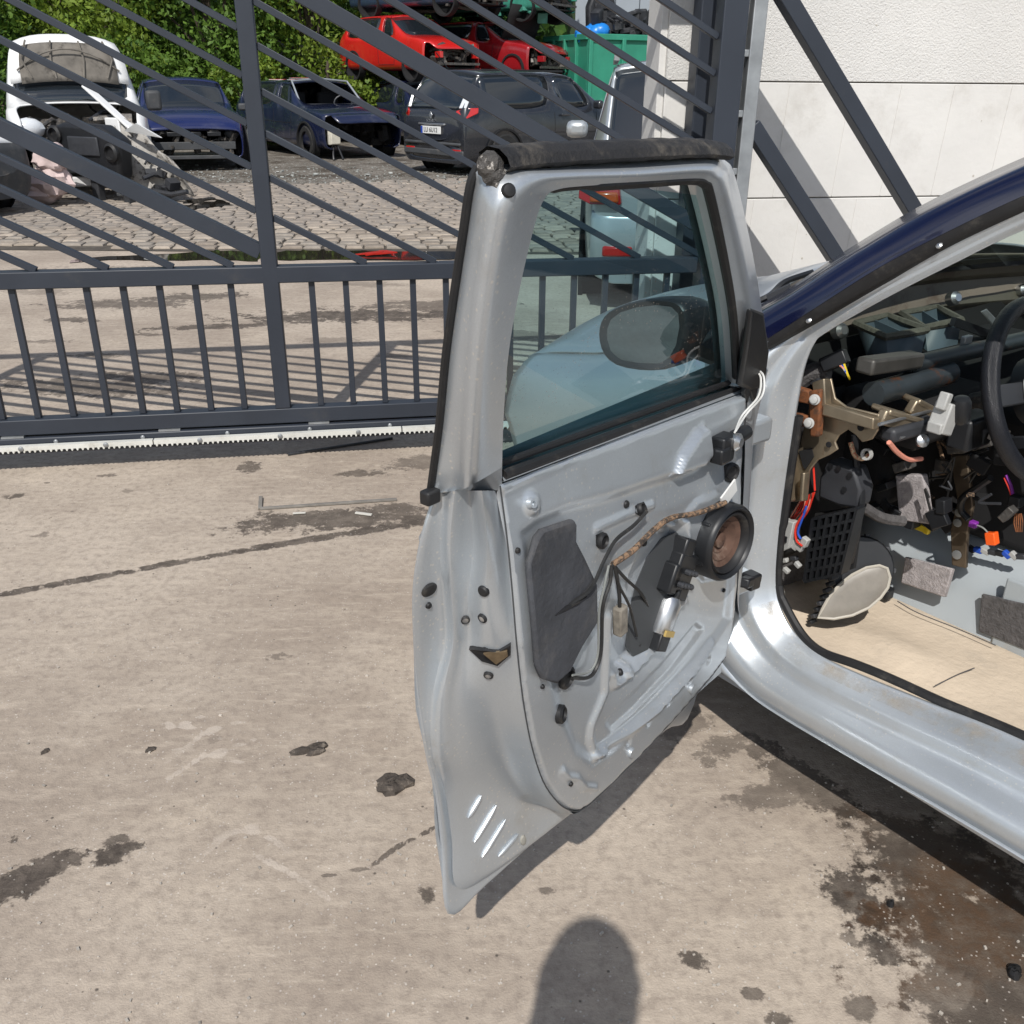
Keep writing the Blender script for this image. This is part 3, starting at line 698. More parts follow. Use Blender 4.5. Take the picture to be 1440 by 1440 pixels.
for k in range(30):
    cu, cz, rr = rs.uniform(umin, umax), rs.uniform(zmin, zmax), rs.uniform(.03, .09); W += rs.uniform(-.0018, .0018) * np.exp(-((U - cu)**2 + (Z - cz)**2) / rr**2)
# snap verts just outside onto the outline
seg_n = len(pan2)
def snap(u, z):
    best = None
    for i in range(seg_n):
        ax, ay = pan2[i]; bx, by = pan2[(i + 1) % seg_n]; ex, ey = bx - ax, by - ay
        t = min(1, max(0, ((u - ax) * ex + (z - ay) * ey) / (ex*ex + ey*ey))); qx, qy = ax + t*ex, ay + t*ey; d = (qx - u)**2 + (qy - z)**2
        if best is None or d < best[0]: best = (d, qx, qy)
    return best[1], best[2]
idx = -np.ones(U.shape, int); V = []; cell = (umax - umin) / nu * 1.8
need = np.zeros(U.shape, bool); inside = D0 <= 0
cells = inside[:-1, :-1] | inside[1:, :-1] | inside[:-1, 1:] | inside[1:, 1:]
need[:-1, :-1] |= cells; need[1:, :-1] |= cells; need[:-1, 1:] |= cells; need[1:, 1:] |= cells
for i, j in zip(*np.nonzero(need)):
    u, z = U[i, j], Z[i, j]
    if not inside[i, j]: u, z = snap(u, z)
    idx[i, j] = len(V); V.append((u, W[i, j], z))
F = [(idx[i, j], idx[i, j+1], idx[i+1, j+1], idx[i+1, j]) for i, j in zip(*np.nonzero(cells))]
pm = MB().add(V, F)
door_mb.add(pm.v, pm.f)
# belt rail between panel and window opening (cabin side)
bl = [dP(1052, 553, gin), dP(1000, 573, gin), dP(920, 602, gin), dP(830, 636, gin), dP(706, 684, gin)]
bt = [dP(1040, 545, wo(.045)), dP(1000, 559, wo(.045)), dP(920, 589, wo(.045)), dP(830, 622, wo(.045)), dP(705, 668, wo(.045))]
door_mb.grid([[a - np.array([0, .014, 0]), (a + b) / 2 + np.array([0, .004, .0]), b] for a, b in zip(smoothpath(bl, 5), smoothpath(bt, 5))])
door_mb.grid([[b, b + np.array([0, -.03, -.01]), b + np.array([0, -.034, -.05])] for b in smoothpath(bt, 5)])
# web closing the belt corner between shut face, frame and panel
wA, wB, wC, wD = (dP(609,695,wo(0)), dP(640,690,wo(.024)), dP(662,684,wo(.045)), dP(706,660,wo(.050)))
door_mb.grid([[fr_rows[0][i], np.array(shut_rows[0][j])] for i, j in ((0, 0), (1, 3), (2, 4), (3, 7))])
# corner web at the mirror foot
door_mb.add([dP(1076,545,wo(.0)), dP(1052,553,gin), dP(1038,545,wo(.05)), dP(1046,620,gin), (.09, wout(.95), .95)], [(0,1,2),(0,4,3,1)])
door = door_mb.build('front_door', M_silin, car, sharp=50, fix=False)
door.rotation_euler = (0, 0, DA - CARZ)
me_ = door.data
bm = bmesh.new(); bm.from_mesh(me_); bmesh.ops.remove_doubles(bm, verts=bm.verts, dist=2e-4); bm.to_mesh(me_); bm.free()
me_.shade_smooth(); me_.set_sharp_from_angle(angle=R(50))
DM = Matrix.Translation(Vector(HPT)) @ Matrix.Rotation(DA, 4, 'Z')
bvh = BVHTree.FromPolygons([v.co.copy() for v in me_.vertices], [tuple(p.vertices) for p in me_.polygons])
DMi = DM.inverted()
camD = DMi @ Vector(CP)
def hit(px, py, lift=0.0):
    d = (DMi.to_3x3() @ Vector(ray(px, py))).normalized()
    p, n, i, dist = bvh.ray_cast(camD, d)
    if p is None: p = Vector(dP(px, py, gin)); n = Vector((0, 1, 0))
    if n.dot(d) > 0: n = -n
    return p + n * lift, n
def frame(p, n, up=(0, 0, 1)):
    z = n.normalized(); x = Vector(up).cross(z)
    if x.length < 1e-4: x = Vector((1, 0, 0)).cross(z)
    x.normalize(); y = z.cross(x); M = Matrix.Identity(4)
    for i in range(3): M[i][0] = x[i]; M[i][1] = y[i]; M[i][2] = z[i]; M[i][3] = p[i]
    return M
def plug(name, px, py, r, m, prof=None, sx=1.0, lift=0.0, parent=None, n=16):
    p, nn = hit(px, py, lift)
    prof = prof or [(r, -.002), (r, .0015), (r * .8, .0035), (r * .35, .0042)]
    return MB().lathe(prof, n, frame(p, nn) @ Matrix.Diagonal((sx, 1, 1, 1))).build(name, m, parent or door)
# folded hem seam round the panel
hs_ = [np.array([p[0], p[1] - .003, p[2]]) for p in smoothpath(pan[:16], 4)]
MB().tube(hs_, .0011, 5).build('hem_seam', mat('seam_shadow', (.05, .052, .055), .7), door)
# ---- glass and seals
gp = [e + np.array([0, -.026, 0]) for e in smoothpath(glass_edge, 4)]
bot = [dP(705, 668, wo(.024)), dP(1040, 545, wo(.024))]
gpoly = gp + [np.array([bot[1][0] - .01, bot[1][1], bot[1][2] - .03]), np.array([bot[0][0] + .01, bot[0][1], bot[0][2] - .03])]
# ruled glass: rows between front and rear edges
def glass_grid(n=14):
    zs = np.linspace(min(p[2] for p in gpoly) , max(p[2] for p in gpoly) - .002, n); G = []
    P2 = [(p[0], p[2]) for p in gpoly]
    for z in zs:
        xs = []
        for i in range(len(P2)):
            (a, b), (c, d) = P2[i], P2[(i + 1) % len(P2)]
            if (b - z) * (d - z) <= 0 and b != d: xs.append(a + (z - b) / (d - b) * (c - a))
        if len(xs) < 2: continue
        lo, hi = min(xs) - .004, max(xs) + .004; G.append([np.array([lo + (hi - lo) * t, wout(z) + .024 - .006 * math.sin(math.pi * t), z]) for t in np.linspace(0, 1, 8)])
    return G
MB().grid(glass_grid()).build('window_glass', M_doorglass, door, smooth=True)
ge_ = smoothpath(glass_edge[:-1], 5)
MB().tube([e + np.array([0, -.006, 0]) for e in ge_], [.0025 if i < 30 else (.0045 if i < 36 else .0072) for i in range(len(ge_))], 8).build('glass_run_seal', M_rubber, door)
sb = smoothpath(bt, 5)
MB().tube([b + np.array([0, .002, .000]) for b in sb], [.0050 + .0025 * i / len(sb) for i in range(len(sb))], 8).build('belt_seal', M_rubber, door)
MB().tube([b + np.array([0, -.014, .008]) for b in sb], .005, 8).build('belt_wiper', M_rubber, door)
MB().tube([a + np.array([.004, -.002, 0]) for a in smoothpath([r_[0] for r_ in fr_rows[:7]], 5)], .0045, 8).build('edge_seal', M_rubber, door)
# fat worn weatherstrip on the frame's head
M_worn = mat('worn_black_rubber', (0.016, 0.015, 0.015), 0.6, var=0.3, vscale=30, bump=0.5, bscale=120, dust=(0.11, 0.095, 0.075), dscale=16, dthr=(0.46, 0.72))
hd_pts = smoothpath([dP(688,226,wo(.012)), dP(760,219,wo(.016)), dP(880,213,wo(.018)), dP(970,210,wo(.018)), dP(1008,214,wo(.010))], 8)
k_ = MB(); sec = []
for i, p in enumerate(hd_pts):
    row = []
    for (a, h) in ((-.012, -.006), (-.013, .008), (-.002, .015), (.012, .013), (.022, .005), (.026, -.005), (.020, -.010), (.004, -.010)):
        row.append(np.array([p[0], p[1] + a, p[2] + h * .85 * (1 + .05 * math.sin(i * 1.7))]))
    sec.append(row + [row[0]])
k_.grid(sec).build('head_seal', M_worn, door)
c0 = np.mean(sec[0][:-1], axis=0); M_fray = mat('frayed_seal_end', (0.07, 0.065, 0.06), 0.7, var=0.6, vscale=60, bump=1.0, bscale=90, col2=(0.45, 0.42, 0.38), thr=(.56, .63))
kb = MB()
for i in range(3):
    q = c0 + np.array([.008 - .003 * i, .003 * i, -.004 - .009 * i])
    kb.lathe([(.003, -.012), (.011 - .002 * i, -.008), (.013 - .002 * i, .003), (.007, .010)], 9, Matrix.Translation(Vector(q)) @ Matrix.Rotation(R(70 + 15 * i), 4, 'Y'))
kb.build('head_seal_end', M_fray, door)
plug('frame_plug', 715, 268, .0068, M_rubber)
MB().box(tuple(dP(605, 698, wo(.006))), (.022, .016, .018)).build('seal_foot', M_rubber, door, bevel=.003)
# ---- rear shut face fittings
plug('shut_plug', 603, 829, .0095, M_rubber, sx=1.3)
plug('shut_plug', 680, 831, .0078, M_rubber)
plug('shut_plug', 602, 851, .0045, M_rubber)
for x_, y_ in ((654, 871), (679, 869), (687, 949)):
    b_ = plug('latch_bolt', x_, y_, .0068, M_rubber, [(.0068, -.002), (.0068, .002), (.0045, .004), (.0040, .001)])
    plug('bolt_socket', x_, y_, .0045, M_chrome, [(.0042, .001), (.0042, .003), (.002, .0034)])
lp = [hit(*q, .0060)[0] for q in ((664,911),(684,911),(700,913),(716,904),(717,917),(700,932),(680,926))]
ls = MB().prism(lp, hit(690, 918)[1] * -.010).build('latch_slot_patch', M_rubber, door)  # dark plate on the face, coloured for the shade inside the slot
MB().prism([hit(*q, .0085)[0] for q in ((684,914),(712,910),(713,917),(698,928))], hit(690, 918)[1] * -.003).build('latch_claw', mat('dirty_latch_metal', (.19, .14, .085), .5, metal=.6, var=.4, vscale=60), door)
# louvre ribs pressed into the tail flange
for (x0, y0, x1, y1) in ((657,1150,676,1118), (666,1184,697,1132), (677,1205,710,1152), (700,1204,728,1172)):
    pts = [hit(x0 + (x1 - x0) * t, y0 + (y1 - y0) * t, .0015)[0] for t in np.linspace(0, 1, 7)]
    MB().tube(pts, [.001, .0035, .004, .004, .004, .0035, .001], 8).build('louvre_rib', M_silin, door)
plug('flange_clip', 735, 1181, .010, mat('corroded_clip', (.25, .24, .21), .7, var=.4, vscale=50), sx=.6)
# ---- inner panel fittings
fpad = [(742,752),(752,740),(796,727),(800,735),(799,757),(812,782),(829,818),(830,870),(808,905),(790,940),(772,957),(752,950),(744,930),(740,880),(732,800),(733,788)]
pp = [hit(*p, .004) for p in fpad]; nav = Vector((0, 1, 0))
pd = MB().prism([p + nav * .001 for p, n in pp], nav * .010).build('foam_pad', M_foam, door, bevel=.004)
sl = [hit(*q, .004)[0] + nav * .012 for q in ((768,860),(782,850),(798,842),(812,834))]
MB().tube(sl, [.0008, .003, .003, .0008], 6).build('pad_slit', M_rubber, door)
def wire(name, pts, r, m, lift=.006, lifts=None, parent=None, n=6):
    P = [hit(x, y)[0] + Vector((0, (lifts[i] if lifts else lift), 0)) for i, (x, y) in enumerate(pts)]
    return MB().tube(smoothpath(P, 6), r, n).build(name, m, parent or door)
M_wire = mat('black_wire', (0.022, 0.022, 0.022), 0.5, var=.2, vscale=50, dust=(.10, .09, .08), dscale=40, dthr=(.55, .8))
M_wgrey = mat('grey_cable', (0.22, 0.23, 0.22), 0.5)
M_tape = mat('cloth_harness_tape', (0.06, 0.048, 0.04), 0.85, var=.7, vscale=70, col2=(0.26, 0.165, 0.10), thr=(.46, .56))
M_wht = mat('white_wire', (0.66, 0.66, 0.64), 0.45)
wire('release_cable', [(900,716),(880,735),(855,755),(838,780),(815,820),(795,840),(772,858)], .0030, M_wire, lifts=[.012,.014,.014,.016,.020,.016,.012])
wire('wiring_harness', [(1005,702),(970,718),(935,725),(910,742),(880,770),(852,790)], .0045, M_tape, lifts=[.02,.014,.012,.012,.013,.012], n=8)
wire('motor_lead', [(852,790),(870,810),(895,835),(905,868),(890,905)], .0026, M_wire, lift=.012)
wire('motor_lead', [(852,792),(860,820),(875,850),(885,890)], .0022, M_wire, lift=.014)
wire('grommet_lead', [(850,792),(848,815),(838,850),(836,910),(828,938),(815,948),(798,950)], .0028, M_wire, lifts=[.012,.012,.012,.012,.012,.014,.008])
wire('grommet_lead', [(848,792),(842,820),(834,860),(833,915),(822,940),(797,946)], .0018, M_wgrey, lift=.010)
wire('connector_lead', [(856,795),(861,830),(862,850)], .003, M_wire, lift=.012)
cn_ = hit(863, 868)[0]
MB().box(tuple(cn_ + Vector((0, .012, 0))), (.020, .016, .050), M=Matrix.Rotation(R(6), 3, 'Y')).build('loose_connector', mat('dusty_connector', (.20, .18, .15), .8, var=.4, vscale=80), door, bevel=.003)
for x_, y_, r_ in ((845,760,.012),(795,952,.0175),(900,716,.009),(1027,663,.016),(787,1004,.014)):
    g_ = plug('grommet', x_, y_, r_, M_rubber, [(r_, -.003), (r_, .004), (r_ * .75, .007), (r_ * .6, .003), (r_ * .3, .003)], lift=.001)
plug('screw_boss', 748, 708, .006, M_silin, [(.008, -.002), (.006, .004), (.003, .004), (.003, .0)])
plug('panel_clip_hole', 880, 709, .006, M_rubber); plug('panel_clip_hole', 727, 774, .004, M_rubber); plug('panel_clip_hole', 762, 965, .0035, M_rubber); plug('panel_clip_hole', 802, 1102, .004, M_rubber)
plug('panel_clip_hole', 1017, 830, .004, M_rubber); plug('panel_clip_hole', 872, 945, .006, M_rubber); plug('panel_clip_hole', 957, 838, .006, M_rubber); plug('panel_clip_hole', 905, 763, .006, M_rubber)
for x_, y_ in ((972,968),(887,1058)): plug('drain_cap', x_, y_, .008, M_silin, [(.009, -.002), (.008, .005), (.004, .005)])
# plate behind the window motor, the recess's shade put into its dark grey
cav = [hit(*q, .0012)[0] for q in ((893,822),(908,785),(928,758),(952,748),(961,760),(961,805),(952,848),(934,886),(910,914),(890,924),(879,908),(884,862))]
MB().prism(cav, Vector((0, -.003, 0))).build('shaded_motor_plate', mat('motor_plate_shade', (.075, .08, .085), .55, metal=.4), door)
def hole(pts, lift=.0012): MB().prism([hit(*q, lift)[0] for q in pts], Vector((0, -.0025, 0))).build('opening_patch', mat('door_cavity_shade', (.010, .011, .012), .7), door)  # dark patch laid on the panel for the unlit cavity behind
hole([(1018,655),(1030,650),(1036,664),(1030,680),(1019,676)]); hole([(893,712),(905,706),(910,716),(902,727),(893,722)]); hole([(838,752),(848,748),(853,758),(848,770),(838,768)])
# window motor
mc, mn = hit(925, 830); Mm = Matrix.Translation(mc + Vector((0, .010, 0))) @ Matrix.Rotation(R(-28), 4, 'Y')
wmot = MB(); 
for cx_, cz_, sx_, sz_ in ((0, .042, .060, .062), (.012, .082, .034, .030), (-.018, .010, .034, .030), (.024, .028, .026, .05)):
    wmot.box((cx_, .010, cz_), (sx_, .036, sz_))
wmo = wmot.build('window_motor', M_plast, door, bevel=.004)
wmo.matrix_local = Mm
MB().lathe([(.004, -.064), (.018, -.060), (.021, -.050), (.021, -.008), (.016, .002), (.008, .004)], 18, Matrix.Translation((-.006, .012, -.004))).build('motor_can', M_chrome, door).matrix_local = Mm
MB().box((-.010, .014, -.078), (.034, .026, .030)).build('motor_plug', M_plast, door, bevel=.003).matrix_local = Mm
MB().box((-.004, .032, -.060), (.030, .004, .010)).build('motor_tab', mat('yellowed_plastic', (.42, .30, .10), .5), door).matrix_local = Mm
for i in range(7):
    MB().lathe([(.005, 0), (.005, .008), (.003, .010)], 8, Matrix.Translation((-.022 + .012 * (i % 4), .028, .022 + .022 * (i // 4))) @ Matrix.Rotation(R(-90), 4, 'X')).build('motor_stud', M_plast2, door).matrix_local = Mm
# speaker
sc, sn = hit(1006, 757); SMt = frame(Vector((sc.x, sc.y - .006, sc.z)), Vector((0.12, 1, .05)))
spk = MB().lathe([(.067, .0), (.067, .034), (.064, .040), (.061, .042), (.057, .038), (.055, .033)], 40, SMt, cap=False).build('speaker', M_plast, door)
MB().lathe([(.055, .034), (.052, .038), (.047, .034), (.045, .028), (.0445, .026)], 40, SMt, cap=False).build('speaker_surround', M_rubber, door)
MB().lathe([(.0445, .026), (.036, .022), (.034, .0235), (.024, .015), (.022, .0165), (.014, .011), (.013, .018), (.006, .021), (.001, .0215)], 40, SMt, cap=False).build('speaker_cone', mat('brown_speaker_cone', (.095, .052, .036), .8, var=.35, vscale=40, dust=(.25, .2, .16), dscale=20), door)
for a in range(6):
    MB().box((.063 * math.cos(a * 1.047 + .3), .063 * math.sin(a * 1.047 + .3), .016), (.010, .010, .026)).build('speaker_lug', M_plast, door, bevel=.002).matrix_local = SMt
wl_ = hit(1008, 690)[0] + Vector((0, .022, 0))
MB().box(tuple(wl_), (.048, .003, .026), M=Matrix.Rotation(R(25), 3, 'Y')).build('paper_tag', M_white, door, smooth=False)
# tweeter bracket and lamp holder at the front edge
tb = hit(1012, 625)[0] + Vector((0, .012, 0))
tw = MB().box(tuple(tb + Vector((.012, 0, 0))), (.040, .026, .046)).box(tuple(tb + Vector((.026, .006, -.006))), (.03, .02, .026)).build('switch_block', M_plast, door, bevel=.004)
MB().lathe([(.012, -.02), (.013, .0), (.013, .018), (.010, .024)], 14, Matrix.Translation(tb + Vector((-.034, .006, .012))) @ Matrix.Rotation(R(90), 4, 'Y')).build('switch_barrel', M_plast, door)
MB().lathe([(.014, -.004), (.015, .004), (.008, .010)], 12, Matrix.Translation(tb + Vector((-.004, .014, .010))) @ Matrix.Rotation(R(-90), 4, 'X')).build('switch_screw', M_chrome, door)
# mirror: triangular foot on the cabin side, housing and glass outside
mf = [dP(*p, wo(.058)) for p in ((1048,432),(1066,438),(1074,492),(1070,520),(1062,545),(1046,548),(1032,540),(1040,490))]
MB().prism(mf, (0, .012, 0)).build('mirror_foot_trim', M_plast, door, bevel=.006)
ft = MB().prism([dP(*p, wo(.060)) for p in ((1046,535),(1062,540),(1056,565),(1050,548),(1046,566),(1040,552))], (0, .008, 0)).build('mirror_foot_tab', M_plast, door, bevel=.002)
MB().tube(smoothpath([Vector(dP(1065,519,wo(.062))), Vector(dP(1074,530,wo(.085))), Vector(dP(1072,556,wo(.10))), Vector(dP(1050,582,wo(.085))), tb + Vector((0, .014, .03))], 8), .0018, 6).build('mirror_wire', M_wht, door)
MB().tube(smoothpath([Vector(dP(1063,521,wo(.062))), Vector(dP(1070,532,wo(.08))), Vector(dP(1066,558,wo(.09))), Vector(dP(1044,584,wo(.08))), tb + Vector((.004, .014, .028))], 8), .0018, 6).build('mirror_wire', M_wht, door)
mo_px = [(840,462),(846,446),(862,434),(890,425),(925,421),(950,424),(962,436),(964,458),(958,490),(946,512),(930,522),(895,521),(862,515),(846,500),(840,480)]
ring0 = [dU(*p, .265) for p in mo_px]; cen = np.mean(ring0, axis=0)
def rs_(k, du_, dv=(0, 0)): return [cen + (p - cen) * np.array([1, k, k]) + np.array([du_, dv[0], dv[1]]) for p in ring0]
R0, R1, R2, R3, R4 = rs_(.80, -.010), rs_(1.0, .0), rs_(1.05, -.012), rs_(1.03, -.07, (.01, 0)), rs_(.72, -.115, (.035, .0))
hm = MB()
loops = [R0, R1, R2, R3, R4]; n_ = len(ring0)
hm.grid([l + [l[0]] for l in loops]); hm.add(R4, [tuple(range(n_))])
mh = hm.build('mirror_housing', M_plast, door, sub=1)
MB().add(rs_(.82, -.008), [tuple(range(n_))]).build('mirror_glass', mat('mirror_silvering', (.27, .30, .34), .02, metal=1.0), door, smooth=False)
arm0 = cen + np.array([-.085, .06, -.01])
MB().tube([cen + np.array([-.07, .03, .005]), cen + np.array([-.09, .08, -.015]), np.array([.13, .045, cen[2] - .05])], [.045, .036, .03], 10).build('mirror_arm', M_plast, door)
# outside handle on the skin
MB().tube(smoothpath([(.74, -.012, .90), (.76, -.040, .90), (.86, -.042, .905), (.885, -.010, .905)], 5), .011, 8).build('outer_handle', M_silver, door)
# ---------------------------------------------------------------- car body (car frame: x forward, y left, z up; y = 0 is the sill's outer face)
def body_sweep():
    """door aperture: flange, step and outer return swept along sill, hinge pillar and windscreen pillar"""
    path = [(-1.30,.402,-.145,1.0,0), (-1.10,.402,-.145,1.0,0)]
    # x, z, y of flange, scale of the section, lean of the section (0 sill, 1 pillar, 2 windscreen pillar)
    pts = []
    for px, py, y, sc in ((1440,1043,-.135,.82),(1300,987,-.112,.80),(1200,946,-.092,.80),(1150,921,-.086,.82),(1118,893,-.095,.88),(1098,860,-.10,.98),(1090,825,-.105,1.1),(1092,770,-.105,1.15),(1100,700,-.105,1.15),(1110,630,-.10,1.05),(1120,565,-.10,.85),(1130,518,-.105,.55),(1144,484,-.11,.36),(1162,467,-.118,.30),(1240,422,-.15,.26),(1340,371,-.19,.25),(1440,323,-.225,.25)):
        q = cY(px, py, y); pts.append((q[0], q[2], y, sc))
    last, prev = pts[-1], pts[-2]; dx, dz, dy = last[0] - prev[0], last[1] - prev[1], last[2] - prev[2]
    pts.append((last[0] + dx * .9, last[1] + dz * .55, last[2] + dy * .6, .36)); pts.append((-.66, 1.345, -.29, .40)); pts.append((-.85, 1.365, -.31, .42)); pts.append((-1.12, 1.36, -.31, .42))
    allp = [(-1.30, .376, -.14, .82), (-.95, .376, -.14, .82)] + pts
    sp = smoothpath([np.array(p) for p in allp], 6)
    SEC = [(-.002, -.006), (0, 0), (.004, .004), (.010, .020), (.022, .050), (.029, .064), (.033, .072), (.040, .077), (.056, .080), (.067, .085), (.073, .098), (.083, .122), (.089, .133), (.096, .141), (.108, .146), (.128, .147), (.150, .143)]
    G = []
    for i, p in enumerate(sp):
        t = (sp[min(i + 1, len(sp) - 1)] - sp[max(i - 1, 0)])[:2]; t /= np.hypot(*t); n = np.array([t[1], -t[0]])      # outward from the opening
        row = []
        for d, yy in SEC:
            q = np.array([p[0], p[1]]) + n * d * p[3]; ys = yy * float(np.interp(p[3], [.34, .75], [p[3] * .55, -p[2] / .147]))
            row.append(np.array([q[0], p[2] + ys, q[1]]))
        G.append(row)
    return G, sp
BG, bpath = body_sweep()
MB().grid(BG).build('door_aperture', M_silin, car, sharp=60, solid=.002)
# road dust band lying on the sill step
M_sand = mat('sand_film', (0.42, 0.355, 0.275), 0.9, var=.2, vscale=20)
_n = M_sand.node_tree.nodes; _l = M_sand.node_tree.links; _b = _n['Principled BSDF']
_tc = _n.new('ShaderNodeTexCoord'); _ns = _n.new('ShaderNodeTexNoise'); _ns.inputs['Scale'].default_value = 13; _ns.inputs['Detail'].default_value = 9; _ns.inputs['Roughness'].default_value = .72; _l.new(_tc.outputs['Object'], _ns.inputs['Vector'])
_r = _n.new('ShaderNodeMapRange'); _r.inputs['From Min'].default_value = .44; _r.inputs['From Max'].default_value = .74; _r.inputs['To Max'].default_value = .7; _l.new(_ns.outputs['Fac'], _r.inputs['Value']); _l.new(_r.outputs[0], _b.inputs['Alpha'])
# aperture seal
sl_ = [np.array([p[0], p[2] + .002, p[1]]) for p in bpath]
i0 = next(i for i, p in enumerate(sl_) if p[0] > -.75); i1 = next(i for i in range(len(sl_)) if sl_[i][2] > .86 and i > 20)
seal_pts = [p + np.array([-.004 if p[2] > .6 else 0, -.012, .010 if p[2] < .45 else 0]) + np.array([0, 0, .006 * math.sin(i * .35) if p[2] < .42 else 0]) for i, p in enumerate(sl_)]
MB().tube(seal_pts[2:i1], .0095, 8).build('aperture_seal', M_rubber, car)
# underside and floor structure behind the sill
MB().add([(-1.6, -.08, .240), (.10, -.08, .240), (.10, -1.50, .22), (-1.6, -1.50, .22)], [(0, 1, 2, 3)]).build('underbody', mat('underseal', (.02, .02, .02), .9), car, solid=.02)
MB().box((-.6, -.045, .228), (1.5, .010, .04)).build('sill_pinch_weld', M_silver, car)
# lower outer face: from the aperture's outer edge down to the rocker line and forward to the wing
G = []
for row in BG:
    O = row[-1]
    if O[2] > .97: break
    if O[2] < .30: tgt = np.array([O[0], -.003, min(.249, O[2] - .004)])
    elif O[2] < .5: k = (O[2] - .30) / .2; tgt = np.array([O[0] + (.14 - O[0]) * (k * k * (3 - 2 * k)), -.003, .249])
    else: tgt = np.array([.14, -.006, .249 + (O[2] - .5) / .47 * .70])
    G.append([O, O + (tgt - O) * .2 + np.array([0, .004, 0]), O + (tgt - O) * .6 + np.array([0, .005, 0]), tgt, tgt + np.array([0, -.03, -.006])])
MB().grid(G).build('rocker_face', M_silin, car, sharp=70)
def film(name, cols, m):
    MB().grid([[r_[c] + np.array([0, .0012, .0016]) for c in cols] for r_ in BG[2:46]]).build(name, m, car)
film('sand_film', (2, 3, 4), M_sand)
# windscreen pillar trim (black channel) and glass
pl0 = [cY(1080,476,-.035), cY(1151,430,-.07), cY(1240,374,-.115), cY(1340,322,-.16), cY(1440,275,-.20)]      # lower edge of the glass band
pl1 = [cY(1078,490,-.04), cY(1154,447,-.085), cY(1240,397,-.128), cY(1340,342,-.172), cY(1440,297,-.21)]
def ext(P):
    d = P[-1] - P[-2]; return P + [P[-1] + d * np.array([.5, .5, .35]), P[-1] + d * np.array([1.1, .9, .5]), P[-1] + d * np.array([2.1, 1.35, .66])]
pl0, pl1 = ext(pl0), ext(pl1)
a0, a1 = smoothpath(pl0, 6), smoothpath(pl1, 6)
MB().grid([[p + np.array([.003, .0, .006]), p * .7 + q * .3 + np.array([0, .002, -.006]), p * .3 + q * .7 + np.array([0, .002, -.005]), q + np.array([0, .002, -.001]), q + np.array([0, -.012, -.004])] for p, q in zip(a0, a1)]).build('pillar_trim', M_rubber, car)
for k in (.12, .42, .72):
    i = int(k * (len(a0) - 1)); p = (a0[i] * .35 + a1[i] * .65); MB().lathe([(.006, 0), (.006, .003), (.003, .005)], 10, frame(Vector(p) + Vector((0, .004, -.002)), Vector((0, .8, .6)))).build('trim_screw', M_chrome, car)
YM = -.80                                                                                                  # centre line of the car
def screen_pt(s, t):
    """s across 0 left..1 right, t up 0..1 along the pillar"""
    i = t * (len(a0) - 1); k = min(int(i), len(a0) - 2); p = a0[k] + (a0[k + 1] - a0[k]) * (i - k)
    yl = p[1]; yr = 2 * YM - yl; b = 1 - (2 * s - 1) ** 2; q = 1 - abs(2 * s - 1) ** 6
    return np.array([p[0] + .17 * b * (1 - .25 * t), yl + (yr - yl) * s, p[2] - .004 + .012 * b])
M_frit = mat('dark_glass_edge', (0.006, 0.008, 0.024), 0.06, spec=0.9, coat=1.0)  # navy base colour carries the sky's blue reflection
nS = 26
ss = [.03, .05, .075, .10, .13] ; ss2 = [.13, .2, .3, .4, .5, .6, .7, .8, .87]
tt = np.linspace(0, 1, 30)
MB().grid([[screen_pt(s, t) for s in ss] for t in tt]).build('windscreen_border', M_frit, car, solid=.004)
MB().grid([[screen_pt(1 - s, t) for s in ss] for t in tt]).build('windscreen_border', M_frit, car, solid=.004)
MB().grid([[screen_pt(s, t) for s in ss2] for t in tt[1:]]).build('windscreen', M_screen, car)
MB().grid([[screen_pt(s, t) for s in ss2] for t in tt[:2]]).build('windscreen_border', M_frit, car)
# broad convex band between trim and glass, sky reflection put into its navy colour
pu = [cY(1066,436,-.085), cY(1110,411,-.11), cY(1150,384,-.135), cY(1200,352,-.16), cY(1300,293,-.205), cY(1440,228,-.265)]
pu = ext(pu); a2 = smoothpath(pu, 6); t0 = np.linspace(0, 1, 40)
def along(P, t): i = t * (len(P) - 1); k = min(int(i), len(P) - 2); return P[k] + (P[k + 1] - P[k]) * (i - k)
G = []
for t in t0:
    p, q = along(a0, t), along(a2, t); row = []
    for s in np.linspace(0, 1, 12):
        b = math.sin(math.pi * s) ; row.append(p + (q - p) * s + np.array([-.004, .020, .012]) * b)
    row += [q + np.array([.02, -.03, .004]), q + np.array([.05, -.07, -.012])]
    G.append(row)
M_navy = mat('navy_gloss_band', (0.0035, 0.0055, 0.026), 0.20, coat=0.6, var=.06, vscale=4, dust=(.018, .02, .045), dscale=3, dthr=(.5, .9))
MB().grid(G).build('windscreen_side_band', M_navy, car, sharp=70)
